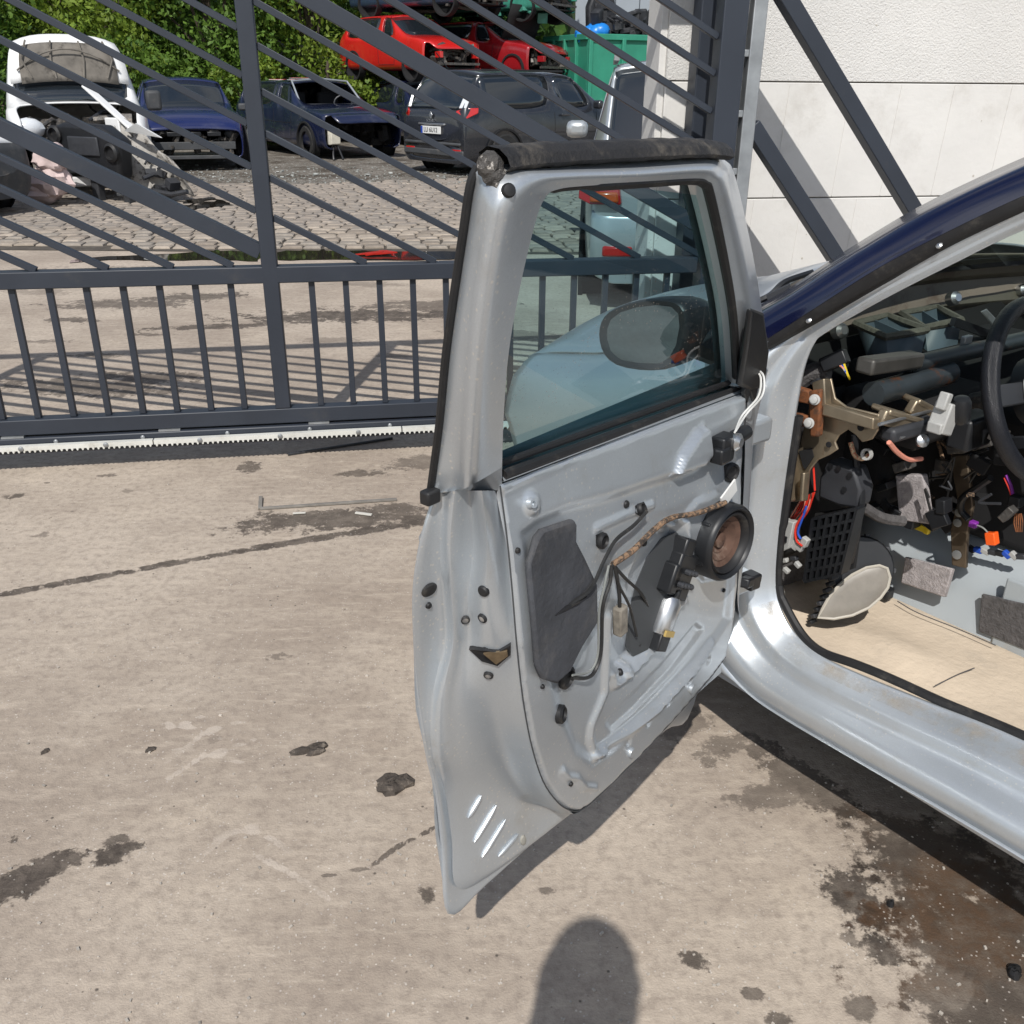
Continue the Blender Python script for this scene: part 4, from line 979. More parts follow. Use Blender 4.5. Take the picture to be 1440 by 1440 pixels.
# roof, far pillars and rear body: they shade the cabin and close the car
def roof_pt(s, u):
    p = screen_pt(s, 1.0); e = 1 - (2 * s - 1) ** 2
    x = p[0] + (-2.15 - p[0]) * u; zc = np.interp(u, [0, .25, .6, 1], [0, .035, .03, -.06])
    yl = np.interp(u, [0, 1], [p[1], YM + (p[1] - YM) * .9])
    return np.array([x, yl, p[2] + zc + .01 * e])
MB().grid([[roof_pt(s, u) for s in np.linspace(0, 1, 12)] for u in np.linspace(0, 1, 12)]).build('roof', M_silver, car, solid=.02)
MB().prism([(-1.20, -.145, .40), (-1.40, -.145, .40), (-1.36, -.15, .95), (-1.24, -.31, 1.37), (-1.10, -.31, 1.37), (-1.13, -.15, .95)], (0, -.06, 0)).build('centre_pillar', M_silin, car, bevel=.012)
rear = []
for x, zt, ins in ((-1.40, 1.0, 0), (-1.8, 1.02, .01), (-2.2, 1.03, .03), (-2.5, 1.0, .08), (-2.62, .8, .16)):
    rear.append([(x, -.05 - ins, .25), (x, -.005 - ins, .40), (x, -.0 - ins, .7), (x, -.03 - ins, zt - .05), (x, -.10 - ins, zt)])
MB().grid(rear).build('rear_quarter', M_silver, car, solid=.02)
MB().grid([[(x, 2 * YM - y, z) for x, y, z in r_] for r_ in rear]).build('rear_quarter', M_silver, car, solid=.02)
MB().grid([[(-2.05, YM + (-.12 - YM) * -k, 1.40) if False else (-2.10, YM - k * .55, 1.37), (-2.45, YM - k * .68, 1.0), (-2.63, YM - k * .70, .62), (-2.63, YM - k * .70, .28)] for k in np.linspace(-1, 1, 6)]).build('tailgate', M_silver, car, solid=.02)
MB().prism([(-1.25, -.30, 1.36), (-2.10, -.28, 1.36), (-2.5, -.1, 1.0), (-1.4, -.06, .99)], (0, -.01, 0)).build('rear_side_glass', M_frit, car)
MB().prism([(.0, 2 * YM + .02, .25), (-1.45, 2 * YM + .02, .25), (-1.45, 2 * YM + .05, 1.0), (.0, 2 * YM + .05, 1.0)], (0, .03, 0)).build('far_door', M_silver, car, bevel=.01)
for px_, pz_ in ((0, 1.02),):
    MB().tube([(.02, 2 * YM + .05, 1.02), (-.34, 2 * YM + .20, 1.33), (-.6, 2 * YM + .29, 1.38), (-1.5, 2 * YM + .29, 1.39), (-2.2, 2 * YM + .1, 1.0)], .03, 8).build('far_roof_rail', M_silver, car)
def car_wheel(xc, yc, rr=.29, w=.18):
    s_ = 1 if yc > YM else -1; M = Matrix.Translation((xc, yc, rr)) @ Matrix.Rotation(R(90), 4, 'X')
    MB().lathe([(rr * .66, -w / 2), (rr * .93, -w / 2), (rr, -w * .32), (rr, w * .32), (rr * .93, w / 2), (rr * .66, w / 2)], 32, M, cap=False).build('wheel', M_rubber, car)
    MB().lathe([(rr * .66, -w * .45), (rr * .60, -w * .2), (rr * .2, -w * .12 * s_ - .02), (.03, -.03 * s_), (.2 * rr, w * .1), (rr * .66, w * .45)], 32, M, cap=False).build('wheel_rim', M_galv, car)
car_wheel(.52, -.16); car_wheel(.52, 2 * YM + .16); car_wheel(-1.98, -.16); car_wheel(-1.98, 2 * YM + .16)
# front wing and bonnet
shl = [cY(1046,452,-.10), cY(960,478,-.085), cY(840,508,-.065), cY(800,505,-.065), cY(757,502,-.065)]
hx = np.array([-.02, .12, .30, .45, .58, .68, .76, .80]); 
hl = lambda x: float(np.interp(x, [-.02, .15, .40, .53, .64, .76, .82], [1.00, .985, .895, .855, .832, .806, .792]))   # shut line height
def arch(x): 
    d = (x - .52) / .335; return .25 if abs(d) >= 1 else .29 + .335 * math.sqrt(max(0, 1 - d * d))
wing = []
for a_ in list(np.linspace(0, .72, 24)) + [.78, .84, .89, .93, .965, 1.0]:
    xr = .03 + .735 * a_; h = hl(xr); fr = max(0, (a_ - .75) / .25); y0 = -.008 - .012 * fr ** 2; row = []
    for t, (yy, dz) in enumerate(((-.070, 0), (-.052, .004), (-.036, .018), (-.016, .06), (y0 + .004, .12), (y0 + .012, .17), (y0 + .006, .20), (y0 + .0, .28), (y0 + .012, .38), (y0 + .018, .48), (y0 - .0, .62))):
        zz = h - dz; xf = float(np.interp(zz, [.20, .45, .58, .66, .74, .80], [.72, .77, .82, .845, .815, .78])); x = .03 + (xf - .03) * a_
        zb = arch(x); zz = max(zb, zz)
        row.append(np.array([x, yy if t < 4 and a_ < .8 else min(yy, y0 + .02), zz]))
    wing.append(row)
MB().grid(wing).build('front_wing', M_silver, car, sharp=60, solid=.004)
MB().grid([[np.array([p[0], 2 * YM - p[1], p[2]]) for p in r_] for r_ in wing]).build('front_wing', M_silver, car, sharp=60, solid=.004)
bon = []
for u in np.linspace(0, 1, 22):
    row = []
    for s in np.linspace(0, 1, 26):
        b = 1 - (2 * s - 1) ** 2; q = 1 - abs(2 * s - 1) ** 5; x0 = .12 + .13 * b; x1 = .825 + .16 * b
        x = x0 + (x1 - x0) * u; y = -.074 + (2 * YM + .148) * s; nose = max(0, u - .80) / .2
        row.append(np.array([x, y, hl(min(.80, .12 + .68 * u)) + .004 + .062 * q * (1 - .3 * u) + .022 * b - .05 * nose ** 2 * (.3 + q)]))
    bon.append(row)
MB().grid(bon).build('bonnet', M_silver, car, sharp=60, solid=.006)
# front end with lamps and bumper missing: crash beam and slam panel
MB().box((.74, YM, .50), (.06, 1.15, .11)).build('crash_beam', M_chrome, car, bevel=.01)
MB().box((.70, YM, .72), (.05, 1.3, .07)).build('slam_panel', M_silver, car, bevel=.008)
MB().box((.58, YM, .55), (.06, .7, .36)).build('radiator', M_plast, car, bevel=.006)
MB().box((.35, YM, .55), (.4, .8, .34)).build('engine', M_plast2, car, bevel=.03)
# scuttle and wipers
MB().grid([[np.array([.02 + .17 * (1 - (2*s-1)**2) + dx_, -.06 + (2 * YM + .12) * s, zz + .055 * (1 - abs(2*s-1)**4)]) for s in np.linspace(0, 1, 16)] for dx_, zz in ((.0, .985), (.04, .980), (.09, .985), (.13, .968))]).build('scuttle_panel', M_plast, car)
w0 = [cY(1040 + 7 * 7.2 + 0, 418, -.16)]
MB().tube(smoothpath([cY(1066,424,-.16), cY(1085,414,-.18), cY(1105,396,-.22), cY(1142,383,-.30)], 6), [.007] * 19, 6).build('wiper_arm', M_plast, car)
MB().bar(cY(1078,418,-.14), cY(1112,402,-.17), .014, .010).build('wiper_blade', M_plast2, car)
# bonnet underside closing the engine bay side and the hinge pillar behind the door
MB().add([(.02, -.02, .25), (.12, -.02, .25), (.12, -.03, .95), (.02, -.03, .97)], [(0, 1, 2, 3)]).build('hinge_pillar', M_silver, car, solid=.05)
for z_ in (.50, .84):
    MB().box((-.01, .03, z_), (.05, .10, .05)).box((.0, .085, z_), (.03, .06, .035)).build('door_hinge', M_silin, car, bevel=.008)
cs = cY(1056, 816, .04)
MB().bar(cY(1064, 812, -.02), cY(1046, 820, .10), .022, .020).box(tuple(cs), (.03, .03, .034)).build('check_strap', M_plast, car, bevel=.004)
# ================================================================== WRECKED CARS IN THE YARD
M_glassd = mat('dark_car_glass', (0.012, 0.016, 0.020), 0.05, spec=0.8, coat=0.6)
M_inner = mat('dark_cabin', (0.012, 0.012, 0.013), 0.9)
M_bumpg = mat('grey_bumper_plastic', (0.055, 0.058, 0.062), 0.65, var=.2, vscale=4, dust=(.12, .11, .10), dscale=5)
M_tyre = mat('tyre_rubber', (0.020, 0.020, 0.020), 0.85, var=.2, vscale=10, dust=(.09, .08, .07), dscale=9, dthr=(.5, .8))
M_lampw = mat('clear_lamp', (0.62, 0.64, 0.66), 0.12, spec=.8, coat=.5)
M_lampr = mat('red_lamp', (0.42, 0.012, 0.010), 0.15, coat=.8)
M_lampo = mat('orange_lamp', (0.42, 0.07, 0.01), 0.2, coat=.8)
M_scrapm = mat('oily_engine_metal', (0.085, 0.08, 0.075), 0.5, metal=.4, var=.6, vscale=14, col2=(.20, .17, .14), thr=(.5, .65), bump=.6, bscale=30)
def paint(name, c, **k):
    a = dict(rough=.28, coat=.8, var=.05, vscale=2, dust=tuple(min(1, .55 * q + .13) for q in c), dscale=1.6, dthr=(.5, .95)); a.update(k)
    return mat(name, c, **a)
P_blue = paint('blue_paint', (0.008, 0.015, 0.078)); P_navy = paint('navy_paint', (0.010, 0.015, 0.045)); P_char = paint('charcoal_paint', (0.018, 0.020, 0.025)); P_whitec = paint('white_paint', (0.74, 0.74, 0.73), rough=.4, coat=.3)
P_red = paint('red_paint', (0.52, 0.016, 0.014), dust=(.50, .05, .04)); P_dred = paint('dark_red_paint', (0.28, 0.010, 0.014), dust=(.3, .04, .04)); P_sil = paint('yard_silver_paint', (0.46, 0.49, 0.51), metal=.55, rough=.34); P_slate = paint('slate_blue_paint', (0.03, 0.05, 0.085))

def stations(L, W, H, belt=.92, nose=.68, xc=.85, xrf=.25, xrr=-1.55, tailz=.93, tail_in=.12, xB=-.12, xD=-1.05, hood=.90, sill=.22, crown=.05, edge=.74, boot=0.0):
    hw = W / 2
    def sec(xs, xb, xr, zb, zr, wf=1.0, cr=crown, ed=edge, sl=sill):
        xm = (xs + xb) / 2
        return [(xs, .80 * hw * wf, sl - .02), (xs, .965 * hw * wf, sl + .03), (xm, hw * wf, sl + (zb - sl) * .55), (xb, .965 * hw * wf, zb), (xr, ed * hw * wf, zr), (xr, .36 * hw * wf, zr + cr), (xr, 0, zr + cr * 1.15)]
    a = -L / 2; f = L / 2
    S = [sec(a + .03, a, a, .52, .54, .88, .0, .9), sec(a + .02, a + .02, a + .02 + 0, tailz - .06, tailz, .94, .01, .90)]
    if boot: S.append(sec(a + .3, a + boot * .5, a + boot - .05, belt, belt + .03, 1, .02, .86))
    S += [sec(a + .35, max(a + .34, xrr - .32) if not boot else a + boot + .1, xrr, belt, H - crown - .03, 1), sec(xD, xD, xD, belt, H - crown, 1), sec(xB - .045, xB - .045, xB - .045, belt - .01, H - crown, 1), sec(xB + .045, xB + .045, xB + .045, belt - .01, H - crown, 1),
          sec(xc - .12, xc - .12, xrf, belt - .02, H - crown - .035, 1), sec(xc + .05, xc + .06, xc + .10, belt - .03, belt + .01, 1, .035, .84), sec((xc + f) / 2, (xc + f) / 2, (xc + f) / 2, hood, hood + .03, .99, .03, .84),
          sec(f - .30, f - .28, f - .24, nose + .10, nose + .13, .96, .02, .84), sec(f - .10, f - .06, f - .05, nose - .06, nose - .03, .90, .02, .84), sec(f - .04, f, f, .42, .44, .82, .0, .84)]
    return S, (3 if boot else 2)
def loft_car(root, S, mats, tags, sub=2):
    """control cage -> subdivided skin -> one object per tagged panel. tags[(interval, row)] = part name"""
    K = 7; V = []; F = []; names = ['body']; mi = []
    for st in S: V += [p for p in st] + [(x, -y, z) for x, y, z in st[-2::-1]]
    n = 2 * K - 1
    def tg(i, j):
        t = tags.get((i, j), 'body')
        if t not in names: names.append(t)
        return names.index(t)
    for i in range(len(S) - 1):
        for j in range(n - 1):
            F.append((i*n+j, i*n+j+1, (i+1)*n+j+1, (i+1)*n+j)); mi.append(tg(i, j if j < K - 1 else n - 2 - j))
    for base, key in ((0, 'tail'), ((len(S) - 1) * n, 'front')):
        for j in range(K - 1):
            F.append((base + j, base + j + 1, base + n - 2 - j, base + n - 1 - j) if j < K - 2 else (base + j, base + j + 1, base + n - 1 - j)); mi.append(tg(key, j))
    me = bpy.data.meshes.new('cage'); me.from_pydata(V, [], F)
    for _ in names: me.materials.append(None)
    me.polygons.foreach_set('material_index', mi)
    bm = bmesh.new(); bm.from_mesh(me); bmesh.ops.recalc_face_normals(bm, faces=bm.faces)
    cl = bm.edges.layers.float.new('crease_edge')
    for e in bm.edges:
        if len(e.link_faces) == 2 and e.link_faces[0].material_index != e.link_faces[1].material_index: e[cl] = .55
        elif e.calc_face_angle(0) > 1.0: e[cl] = .35
    bm.to_mesh(me); bm.free()
    o = bpy.data.objects.new('cage', me); COL.objects.link(o); q = o.modifiers.new('s', 'SUBSURF'); q.levels = sub; q.render_levels = sub
    dg = bpy.context.evaluated_depsgraph_get(); ev = o.evaluated_get(dg).to_mesh()
    co = [v.co.copy() for v in ev.vertices]; no = [v.normal.copy() for v in ev.vertices]
    polys = [(tuple(p.vertices), p.material_index) for p in ev.polygons]
    bpy.data.objects.remove(o); out = {}
    for t, nm in enumerate(names):
        fs = [p for p, m_ in polys if m_ == t]
        if nm == 'hole' or not fs: continue
        comps = [fs]
        if nm != 'body':                                  # split look-alike panes into separate objects
            par = {}
            def find(a):
                while par.setdefault(a, a) != a: par[a] = par[par[a]]; a = par[a]
                return a
            for p in fs:
                for v in p[1:]: par[find(v)] = find(p[0])
            g = {}
            for p in fs: g.setdefault(find(p[0]), []).append(p)
            comps = list(g.values())
        for c in comps:
            ids = {}; vv = []; sink = .010 if 'window' in nm or 'windscreen' in nm else 0
            for p in c:
                for v in p:
                    if v not in ids: ids[v] = len(vv); vv.append(co[v] - no[v] * sink)
            m_ = MB().add(vv, [tuple(ids[v] for v in p) for p in c])
            ob = m_.build(nm, mats.get(nm, mats['body']), root, sharp=60, solid=.012 if nm != 'body' else .02, fix=False)
            out.setdefault(nm, []).append(ob)
    return out
def body_lines(root, out, lines, r=.0055):
    """shut lines laid along the skin: each line is a list of (x, z) seen from the side"""
    b = out['body'][0].data; bv = BVHTree.FromPolygons([v.co.copy() for v in b.vertices], [tuple(p.vertices) for p in b.polygons])
    for ln in lines:
        P = smoothpath([(x, 0, z) for x, z in ln], 5) if len(ln) > 2 else [np.array([ln[0][0] + (ln[1][0] - ln[0][0]) * t, 0, ln[0][1] + (ln[1][1] - ln[0][1]) * t]) for t in np.linspace(0, 1, 9)]
        for sd in (1, -1):
            H_ = [bv.ray_cast(Vector((p[0], 3 * sd, p[2])), Vector((0, -sd, 0)))[0] for p in P]; H_ = [h for h in H_ if h is not None and abs(h.y) > .3]
            if len(H_) > 2: MB().tube(H_, r, 5).build('door_gap', M_inner, root)
def doors(xa, xb, xc, zb, zt):
    return [[(xa, zt), (xa - .02, .6), (xa - .10, .34)], [(xb, zt), (xb, .34)], [(xc + .05, zt), (xc - .02, .75), (xc + .12, .5), (xc + .2, .34)], [(xa - .10, .34), (xc + .2, .34)], [(xa + .02, .64), (xc, .66)]]
def std_tags(r):
    """r = interval of the rear glass"""
    t = {}
    for j in (4, 5): t[(r - 1, j)] = 'rear_window'; t[(r + 4, j)] = 'windscreen'
    t[(r, 3)] = 'side_window'; t[(r + 1, 3)] = 'side_window'; t[(r + 3, 3)] = 'side_window'
    for j in (1, 2): t[('tail', j)] = 'bumper'; t[('front', j)] = 'bumper'
    return t
def wheel(root, x, y, r=.31, w=.2, spokes=7, rim=True, steel=None):
    side = 1 if y > 0 else -1
    M = Matrix.Translation((x, y, r)) @ Matrix.Rotation(R(-90 * side), 4, 'X')
    wh = MB().lathe([(r * .62, -w/2), (r * .90, -w/2), (r * .985, -w * .36), (r, -w * .2), (r, w * .2), (r * .985, w * .36), (r * .90, w/2), (r * .66, w/2 - .004), (r * .64, w * .3)], 28, M, cap=False).build('wheel', M_tyre, root)
    if rim:
        k = MB().lathe([(r * .66, w * .40), (r * .62, w * .30), (r * .58, w * .05), (r * .1, w * .05)], 28, M, cap=True)
        for i in range(spokes):
            a = i * 2 * math.pi / spokes; k.bar(M @ Vector((.03 * math.cos(a), .03 * math.sin(a), w * .34)), M @ Vector((r * .62 * math.cos(a), r * .62 * math.sin(a), w * .33)), .045, .03, up=(0, side, 0))
        k.lathe([(.055, w * .3), (.055, w * .40), (.03, w * .43)], 14, M)
        k.build('rim', steel or M_galv, wh)
    # arch lip: dark recess ring standing in the wing
    MB().lathe([(r * 1.24, w/2 - .02), (r * 1.24, w/2 + .012), (r * 1.14, w/2 + .010), (r * 1.12, w/2 - .16)], 28, M, cap=False).build('wheel_arch', M_inner, root)
    return wh
def place(o, px, py, heading, back, z=0.0):
    """stand a car so that the point `back` metres behind its nose is over the ground seen at pixel px, py"""
    p = on_z(px, py); h = np.array(heading, float); h /= np.hypot(*h)
    o.location = (p[0] - h[0] * back, p[1] - h[1] * back, z); o.rotation_euler = (0, 0, math.atan2(h[1], h[0])); return o
def stand(o, x, y, heading, z=0.0, tilt=(0, 0)):
    o.location = (x, y, z); o.rotation_euler = (tilt[0], tilt[1], math.atan2(heading[1], heading[0])); return o
def pod(mb, c, d, k=10, rot=None):
    """rounded lens: squashed sphere"""
    M = Matrix.Translation(c) @ (rot or Matrix.Identity(4)) @ Matrix.Diagonal((d[0], d[1], d[2], 1))
    return mb.lathe([(math.sin(math.pi * i / 6) + 1e-4, -math.cos(math.pi * i / 6)) for i in range(7)], k, M, cap=False)
def junk(mb, rnd, c, d, n, s=(.05, .22)):
    """heap of small machine shapes inside a box"""
    for i in range(n):
        p = [c[q] + rnd.uniform(-.5, .5) * d[q] for q in range(3)]; a = [rnd.uniform(*s) for _ in range(3)]
        e = Matrix.Rotation(rnd.uniform(0, 3), 3, 'Z') @ Matrix.Rotation(rnd.uniform(-.5, .5), 3, 'X')
        if i % 3 == 2: mb.tube([Vector(p) - e @ Vector((a[0], 0, 0)), Vector(p) + e @ Vector((0, .02, a[1] * .3)), Vector(p) + e @ Vector((a[0], 0, 0))], a[2] * .22, 7)
        else: mb.box(p, a, M=e)
    return mb

# ---------------------------------------------------------------- blue hatchback, bumper gone
blue = thing('blue_hatchback', 'blue hatchback without front bumper parked before the green hedge', 'car')
S, r_ = stations(4.15, 1.74, 1.46, belt=.93, nose=.70, xc=.78, xrf=.20, xrr=-1.5, hood=.92)
tg_ = std_tags(r_); tg_.update({(len(S) - 2, j): 'hole' for j in (2, 3, 4, 5)}); tg_.update({('front', j): 'hole' for j in range(6)}); tg_.update({(len(S) - 2, 1): 'hole', (len(S) - 2, 0): 'hole'})
out_ = loft_car(blue, S, dict(body=P_blue, windscreen=M_glassd, rear_window=M_glassd, side_window=M_glassd, bumper=M_bumpg), tg_); body_lines(blue, out_, doors(.62, -.12, -1.0, .34, .88))
for sx in (1, -1):
    for xw in (1.30, -1.25): wheel(blue, xw, sx * .79)
    MB().box((.62, sx * .98, .98), (.10, .16, .12)).build('door_mirror', M_bumpg, blue, bevel=.03)
    MB().bar((.80, sx * .1, .99), (.72, sx * .55, 1.02), .02, .02).build('wiper', M_plast, blue)
rn = random.Random(2)
junk(MB(), rn, (1.86, 0, .50), (.14, 1.2, .34), 26, (.05, .2)).build('exposed_engine', M_scrapm, blue, smooth=False)
MB().box((1.98, 0, .42), (.08, 1.30, .12)).build('crash_beam', M_bumpg, blue, bevel=.01)
MB().box((1.93, 0, .68), (.10, 1.34, .05)).build('slam_panel', P_blue, blue, bevel=.01)
MB().box((1.96, 0, .24), (.10, 1.25, .06)).build('lower_beam', M_bumpg, blue, bevel=.01)
for i in range(3): MB().box((2.0, -.32 + .32 * i, .60), (.03, .22, .07)).build('grille_bar', M_plast, blue, bevel=.01)
pod(MB(), (1.86, -.62, .60), (.08, .13, .09)).build('headlight', M_plast2, blue)
pod(MB(), (1.86, .62, .60), (.08, .13, .09)).build('headlight', M_plast2, blue)
MB().grid([[(1.72 + .22 * a, -.86 + .02 * a, .50 + .30 * b - .06 * a) for b in (0, .5, 1)] for a in (0, .4, .8)]).build('torn_wing', P_whitec, blue, solid=.01)
MB().box((.70, .45, 1.02), (.02, .07, .05)).build('windscreen_sticker', M_white, blue)
place(blue, 280, 243, (.36, -.93), 2.05)

# ---------------------------------------------------------------- dark estate with no windscreen and a flag pattern on the roof
est = thing('navy_estate_car', 'dark navy estate without windscreen and front end, flag pattern on its roof', 'car')
S, r_ = stations(4.75, 1.78, 1.44, belt=.94, nose=.70, xc=.85, xrf=.28, xrr=-1.95, hood=.90, xD=-1.15, xB=-.15, tailz=.95)
tg_ = std_tags(r_); tg_.update({(r_ + 4, 4): 'hole', (r_ + 4, 5): 'hole'}); n_ = len(S)
for i in (n_ - 2, n_ - 3):
    for j in range(6): tg_[(i, j)] = 'hole'
for j in range(6): tg_[('front', j)] = 'hole'
tg_[(n_ - 3, 4)] = tg_[(n_ - 3, 5)] = 'bonnet'
out_ = loft_car(est, S, dict(body=P_navy, rear_window=M_glassd, side_window=M_glassd, bumper=P_navy, bonnet=P_navy), tg_); body_lines(est, out_, doors(.70, -.15, -1.10, .34, .90))
for sx in (1, -1):
    wheel(est, -1.45, sx * .81); wheel(est, 1.35, sx * .81, rim=False)
MB().box((0, 0, .60), (2.2, 1.5, .3)).build('cabin_floor', M_inner, est)
for sy in (.38, -.38):
    MB().box((-.15, sy, .92), (.16, .46, .56)).box((-.18, sy, 1.24), (.10, .24, .16)).build('front_seat', M_inner, est, bevel=.05)
MB().tube([(.55 + .05 * math.cos(a), .38 + .18 * math.cos(a), .98 + .16 * math.sin(a)) for a in np.linspace(0, 6.28, 20)], .016, 6, closed=True).build('steering_wheel', M_plast2, est)
MB().box((.72, 0, .93), (.3, 1.4, .12)).build('dashboard', M_plast2, est, bevel=.03)
junk(MB(), random.Random(5), (1.6, 0, .5), (.7, 1.2, .4), 30, (.06, .25)).build('exposed_engine', M_inner, est, smooth=False)
MB().box((2.0, -.62, .44), (.10, .24, .30)).box((2.05, -.60, .43), (.03, .20, .26)).build('washer_bottle', mat('cream_plastic', (.60, .57, .48), .5, var=.2, vscale=12), est, bevel=.03)
MB().tube([(1.95, -.6, .3), (2.1, -.7, .12), (2.15, -.72, .03)], .02, 6).tube([(2.0, -.55, .3), (2.12, -.5, .03)], .02, 6).build('hanging_wires', M_plast, est)
cr = .05
def roof_flag(y0, x0, y1, x1, w, m, z=1.452):
    MB().bar((x0, y0, z - abs(y0) * .05), (x1, y1, z - abs(y1) * .05), w, .006).build('flag_stripe', m, est)
M_flagw, M_flagr = mat('flag_white', (.72, .72, .72), .4), mat('flag_red', (.45, .03, .04), .4)
for (a, b, c, d) in ((-.55, -.9, .55, .15), (.55, -.9, -.55, .15)): roof_flag(a, b, c, d, .18, M_flagw); roof_flag(a, b, c, d, .07, M_flagr, 1.459)
MB().box((-.37, 0, 1.456), (1.15, .20, .006)).build('flag_stripe', M_flagw, est); MB().box((-.37, 0, 1.463), (1.15, .11, .006)).build('flag_stripe', M_flagr, est)
MB().tube([(.83, -.70, .97), (.32, -.62, 1.40), (.30, 0, 1.45), (.32, .62, 1.40), (.83, .70, .97)], .022, 8).build('windscreen_surround', P_sil, est)
place(est, 523, 226, (.60, -.80), 2.35)

# ---------------------------------------------------------------- charcoal people carrier seen from behind
mpv = thing('charcoal_people_carrier', 'charcoal people carrier with its tail turned, parked on the cobbles edge', 'car')
S, r_ = stations(4.26, 1.80, 1.62, belt=1.02, nose=.80, xc=1.05, xrf=.35, xrr=-1.72, hood=1.02, xD=-1.15, xB=-.15, tailz=1.0, tail_in=.1, crown=.06, edge=.78)
out = loft_car(mpv, S, dict(body=P_char, windscreen=M_glassd, rear_window=M_glassd, side_window=M_glassd, bumper=P_char), std_tags(r_)); body_lines(mpv, out, doors(.88, -.15, -1.10, .34, .96))
for sx in (1, -1):
    for xw in (1.35, -1.30): wheel(mpv, xw, sx * .81, r=.33)
    MB().bar((-1.6, sx * .66, 1.60), (.2, sx * .66, 1.60), .03, .03).build('roof_rail', M_plast, mpv)
    MB().box((.78, sx * 1.0, 1.08), (.12, .18, .14)).build('door_mirror', P_char, mpv, bevel=.04)
    for xh in (-.95, .08): MB().box((xh, sx * .905, .92), (.20, .025, .035)).build('door_handle', P_char, mpv, bevel=.01)
    tl = MB().prism([(-2.09, sx * .62, .90), (-2.06, sx * .80, .88), (-1.86, sx * .885, .97), (-1.84, sx * .87, 1.05), (-2.02, sx * .74, 1.04), (-2.10, sx * .62, 1.0)], (-.03, sx * .02, .0)).build('tail_light', M_lampr, mpv, bevel=.01)
    MB().prism([(-2.06, sx * .64, 1.04), (-2.0, sx * .76, 1.04), (-1.86, sx * .76, 1.28), (-1.93, sx * .68, 1.30)], (-.035, sx * .03, .0)).build('tail_light', M_lampw, mpv, bevel=.01)
    MB().box((-2.10, sx * .62, .40), (.05, .24, .05)).build('rear_reflector', M_lampr, mpv, bevel=.01)
MB().box((-2.145, 0, .70), (.02, .52, .115)).build('number_plate', M_white, mpv, bevel=.004)
MB().box((-2.12, 0, .79), (.05, .70, .03)).build('tailgate_trim', M_chrome, mpv, bevel=.008)
MB().prism([(-2.135, .0, .985), (-2.135, .045, .925), (-2.135, 0, .865), (-2.135, -.045, .925)], (-.012, 0, 0)).build('tailgate_emblem', M_chrome, mpv, bevel=.004)
MB().box((-2.10, 0, .50), (.10, 1.5, .05)).box((-2.08, 0, .36), (.10, 1.6, .10)).build('rear_bumper_step', M_bumpg, mpv, bevel=.02)
def lettering(txt, size, m, parent, M, name='lettering', ext=.002):
    cu = bpy.data.curves.new('t', 'FONT'); cu.body = txt; cu.size = size; cu.extrude = ext; cu.align_x = 'CENTER'; cu.align_y = 'CENTER'
    t = bpy.data.objects.new('t', cu); COL.objects.link(t); dg = bpy.context.evaluated_depsgraph_get()
    me = bpy.data.meshes.new_from_object(t.evaluated_get(dg)); bpy.data.objects.remove(t)
    o = obj(name, me, m, parent); o.matrix_local = M; return o
RearM = Matrix(((0, 0, -1, -2.157), (-1, 0, 0, 0), (0, 1, 0, .70), (0, 0, 0, 1)))
lettering('LU 6U12', .10, M_plast, mpv, RearM)
MB().box((-2.158, .235, .70), (.004, .045, .11)).build('plate_band', mat('plate_blue', (.02, .06, .35), .4), mpv)
RearM2 = RearM.copy(); RearM2[0][3] = -2.150; RearM2[2][3] = .84
lettering('SCENIC', .065, M_chrome, mpv, RearM2)
MB().tube([(-1.75, 0, 1.60), (-1.85, 0, 1.70), (-2.0, 0, 1.85)], .008, 6).build('roof_aerial', M_plast, mpv)
h_ = np.array([.74, .67]); stand(mpv, .20, 18.15, h_)

# ---------------------------------------------------------------- white van with its bonnet up
van = thing('white_van', 'white panel van with bonnet propped open and front torn off', 'van')
S, r_ = stations(4.25, 1.74, 1.82, belt=1.10, nose=.92, xc=1.05, xrf=.62, xrr=-1.95, hood=1.10, xD=-1.1, xB=.05, tailz=1.1, crown=.05, edge=.80)
tg_ = std_tags(r_); tg_.pop((r_, 3)); tg_.pop((r_ + 1, 3)); n_ = len(S)
for i in (n_ - 3, n_ - 4):
    for j in (4, 5): tg_[(i, j)] = 'hole'
for j in range(6): tg_[('front', j)] = 'hole'
for j in (2, 3, 4, 5): tg_[(n_ - 2, j)] = 'hole'
loft_car(van, S, dict(body=P_whitec, windscreen=M_glassd, rear_window=M_glassd, side_window=M_glassd, bumper=M_bumpg), tg_)
for sx in (1, -1):
    for xw in (1.35, -1.3): wheel(van, xw, sx * .79, r=.30)
    MB().box((.78, sx * 1.02, 1.16), (.12, .20, .26)).build('door_mirror', M_bumpg, van, bevel=.04)
# raised bonnet: outer skin and ribbed beige underside
M_under = mat('bonnet_underside', (.155, .14, .12), .85, var=.45, vscale=4, col2=(.065, .058, .05), thr=(.5, .68))
bt_ = []
for u in np.linspace(0, 1, 8):
    bt_.append([np.array([1.00 - .22 * u + .05 * math.sin(u * 3), s * (.72 - .10 * u ** 3), 1.36 + .60 * u - .10 * u * abs(s) ** 3 + .06 * (1 - u) * (1 - s * s)]) for s in np.linspace(-1, 1, 12)])
MB().grid(bt_).build('bonnet', P_whitec, van, solid=.02)
MB().grid([[p + np.array([.03, 0, -.02]) for p in r__[1:-1]] for r__ in bt_[:-1]]).build('bonnet_liner', M_under, van, solid=.012)
for s in (-.55, -.2, .2, .55):
    MB().tube([np.array([1.055 - .22 * u + .05 * math.sin(u * 3), s * (1 - .45 * abs(u - .5)), 1.36 + .60 * u]) for u in np.linspace(.12, .86, 7)], .012, 6).build('bonnet_rib', M_under, van)
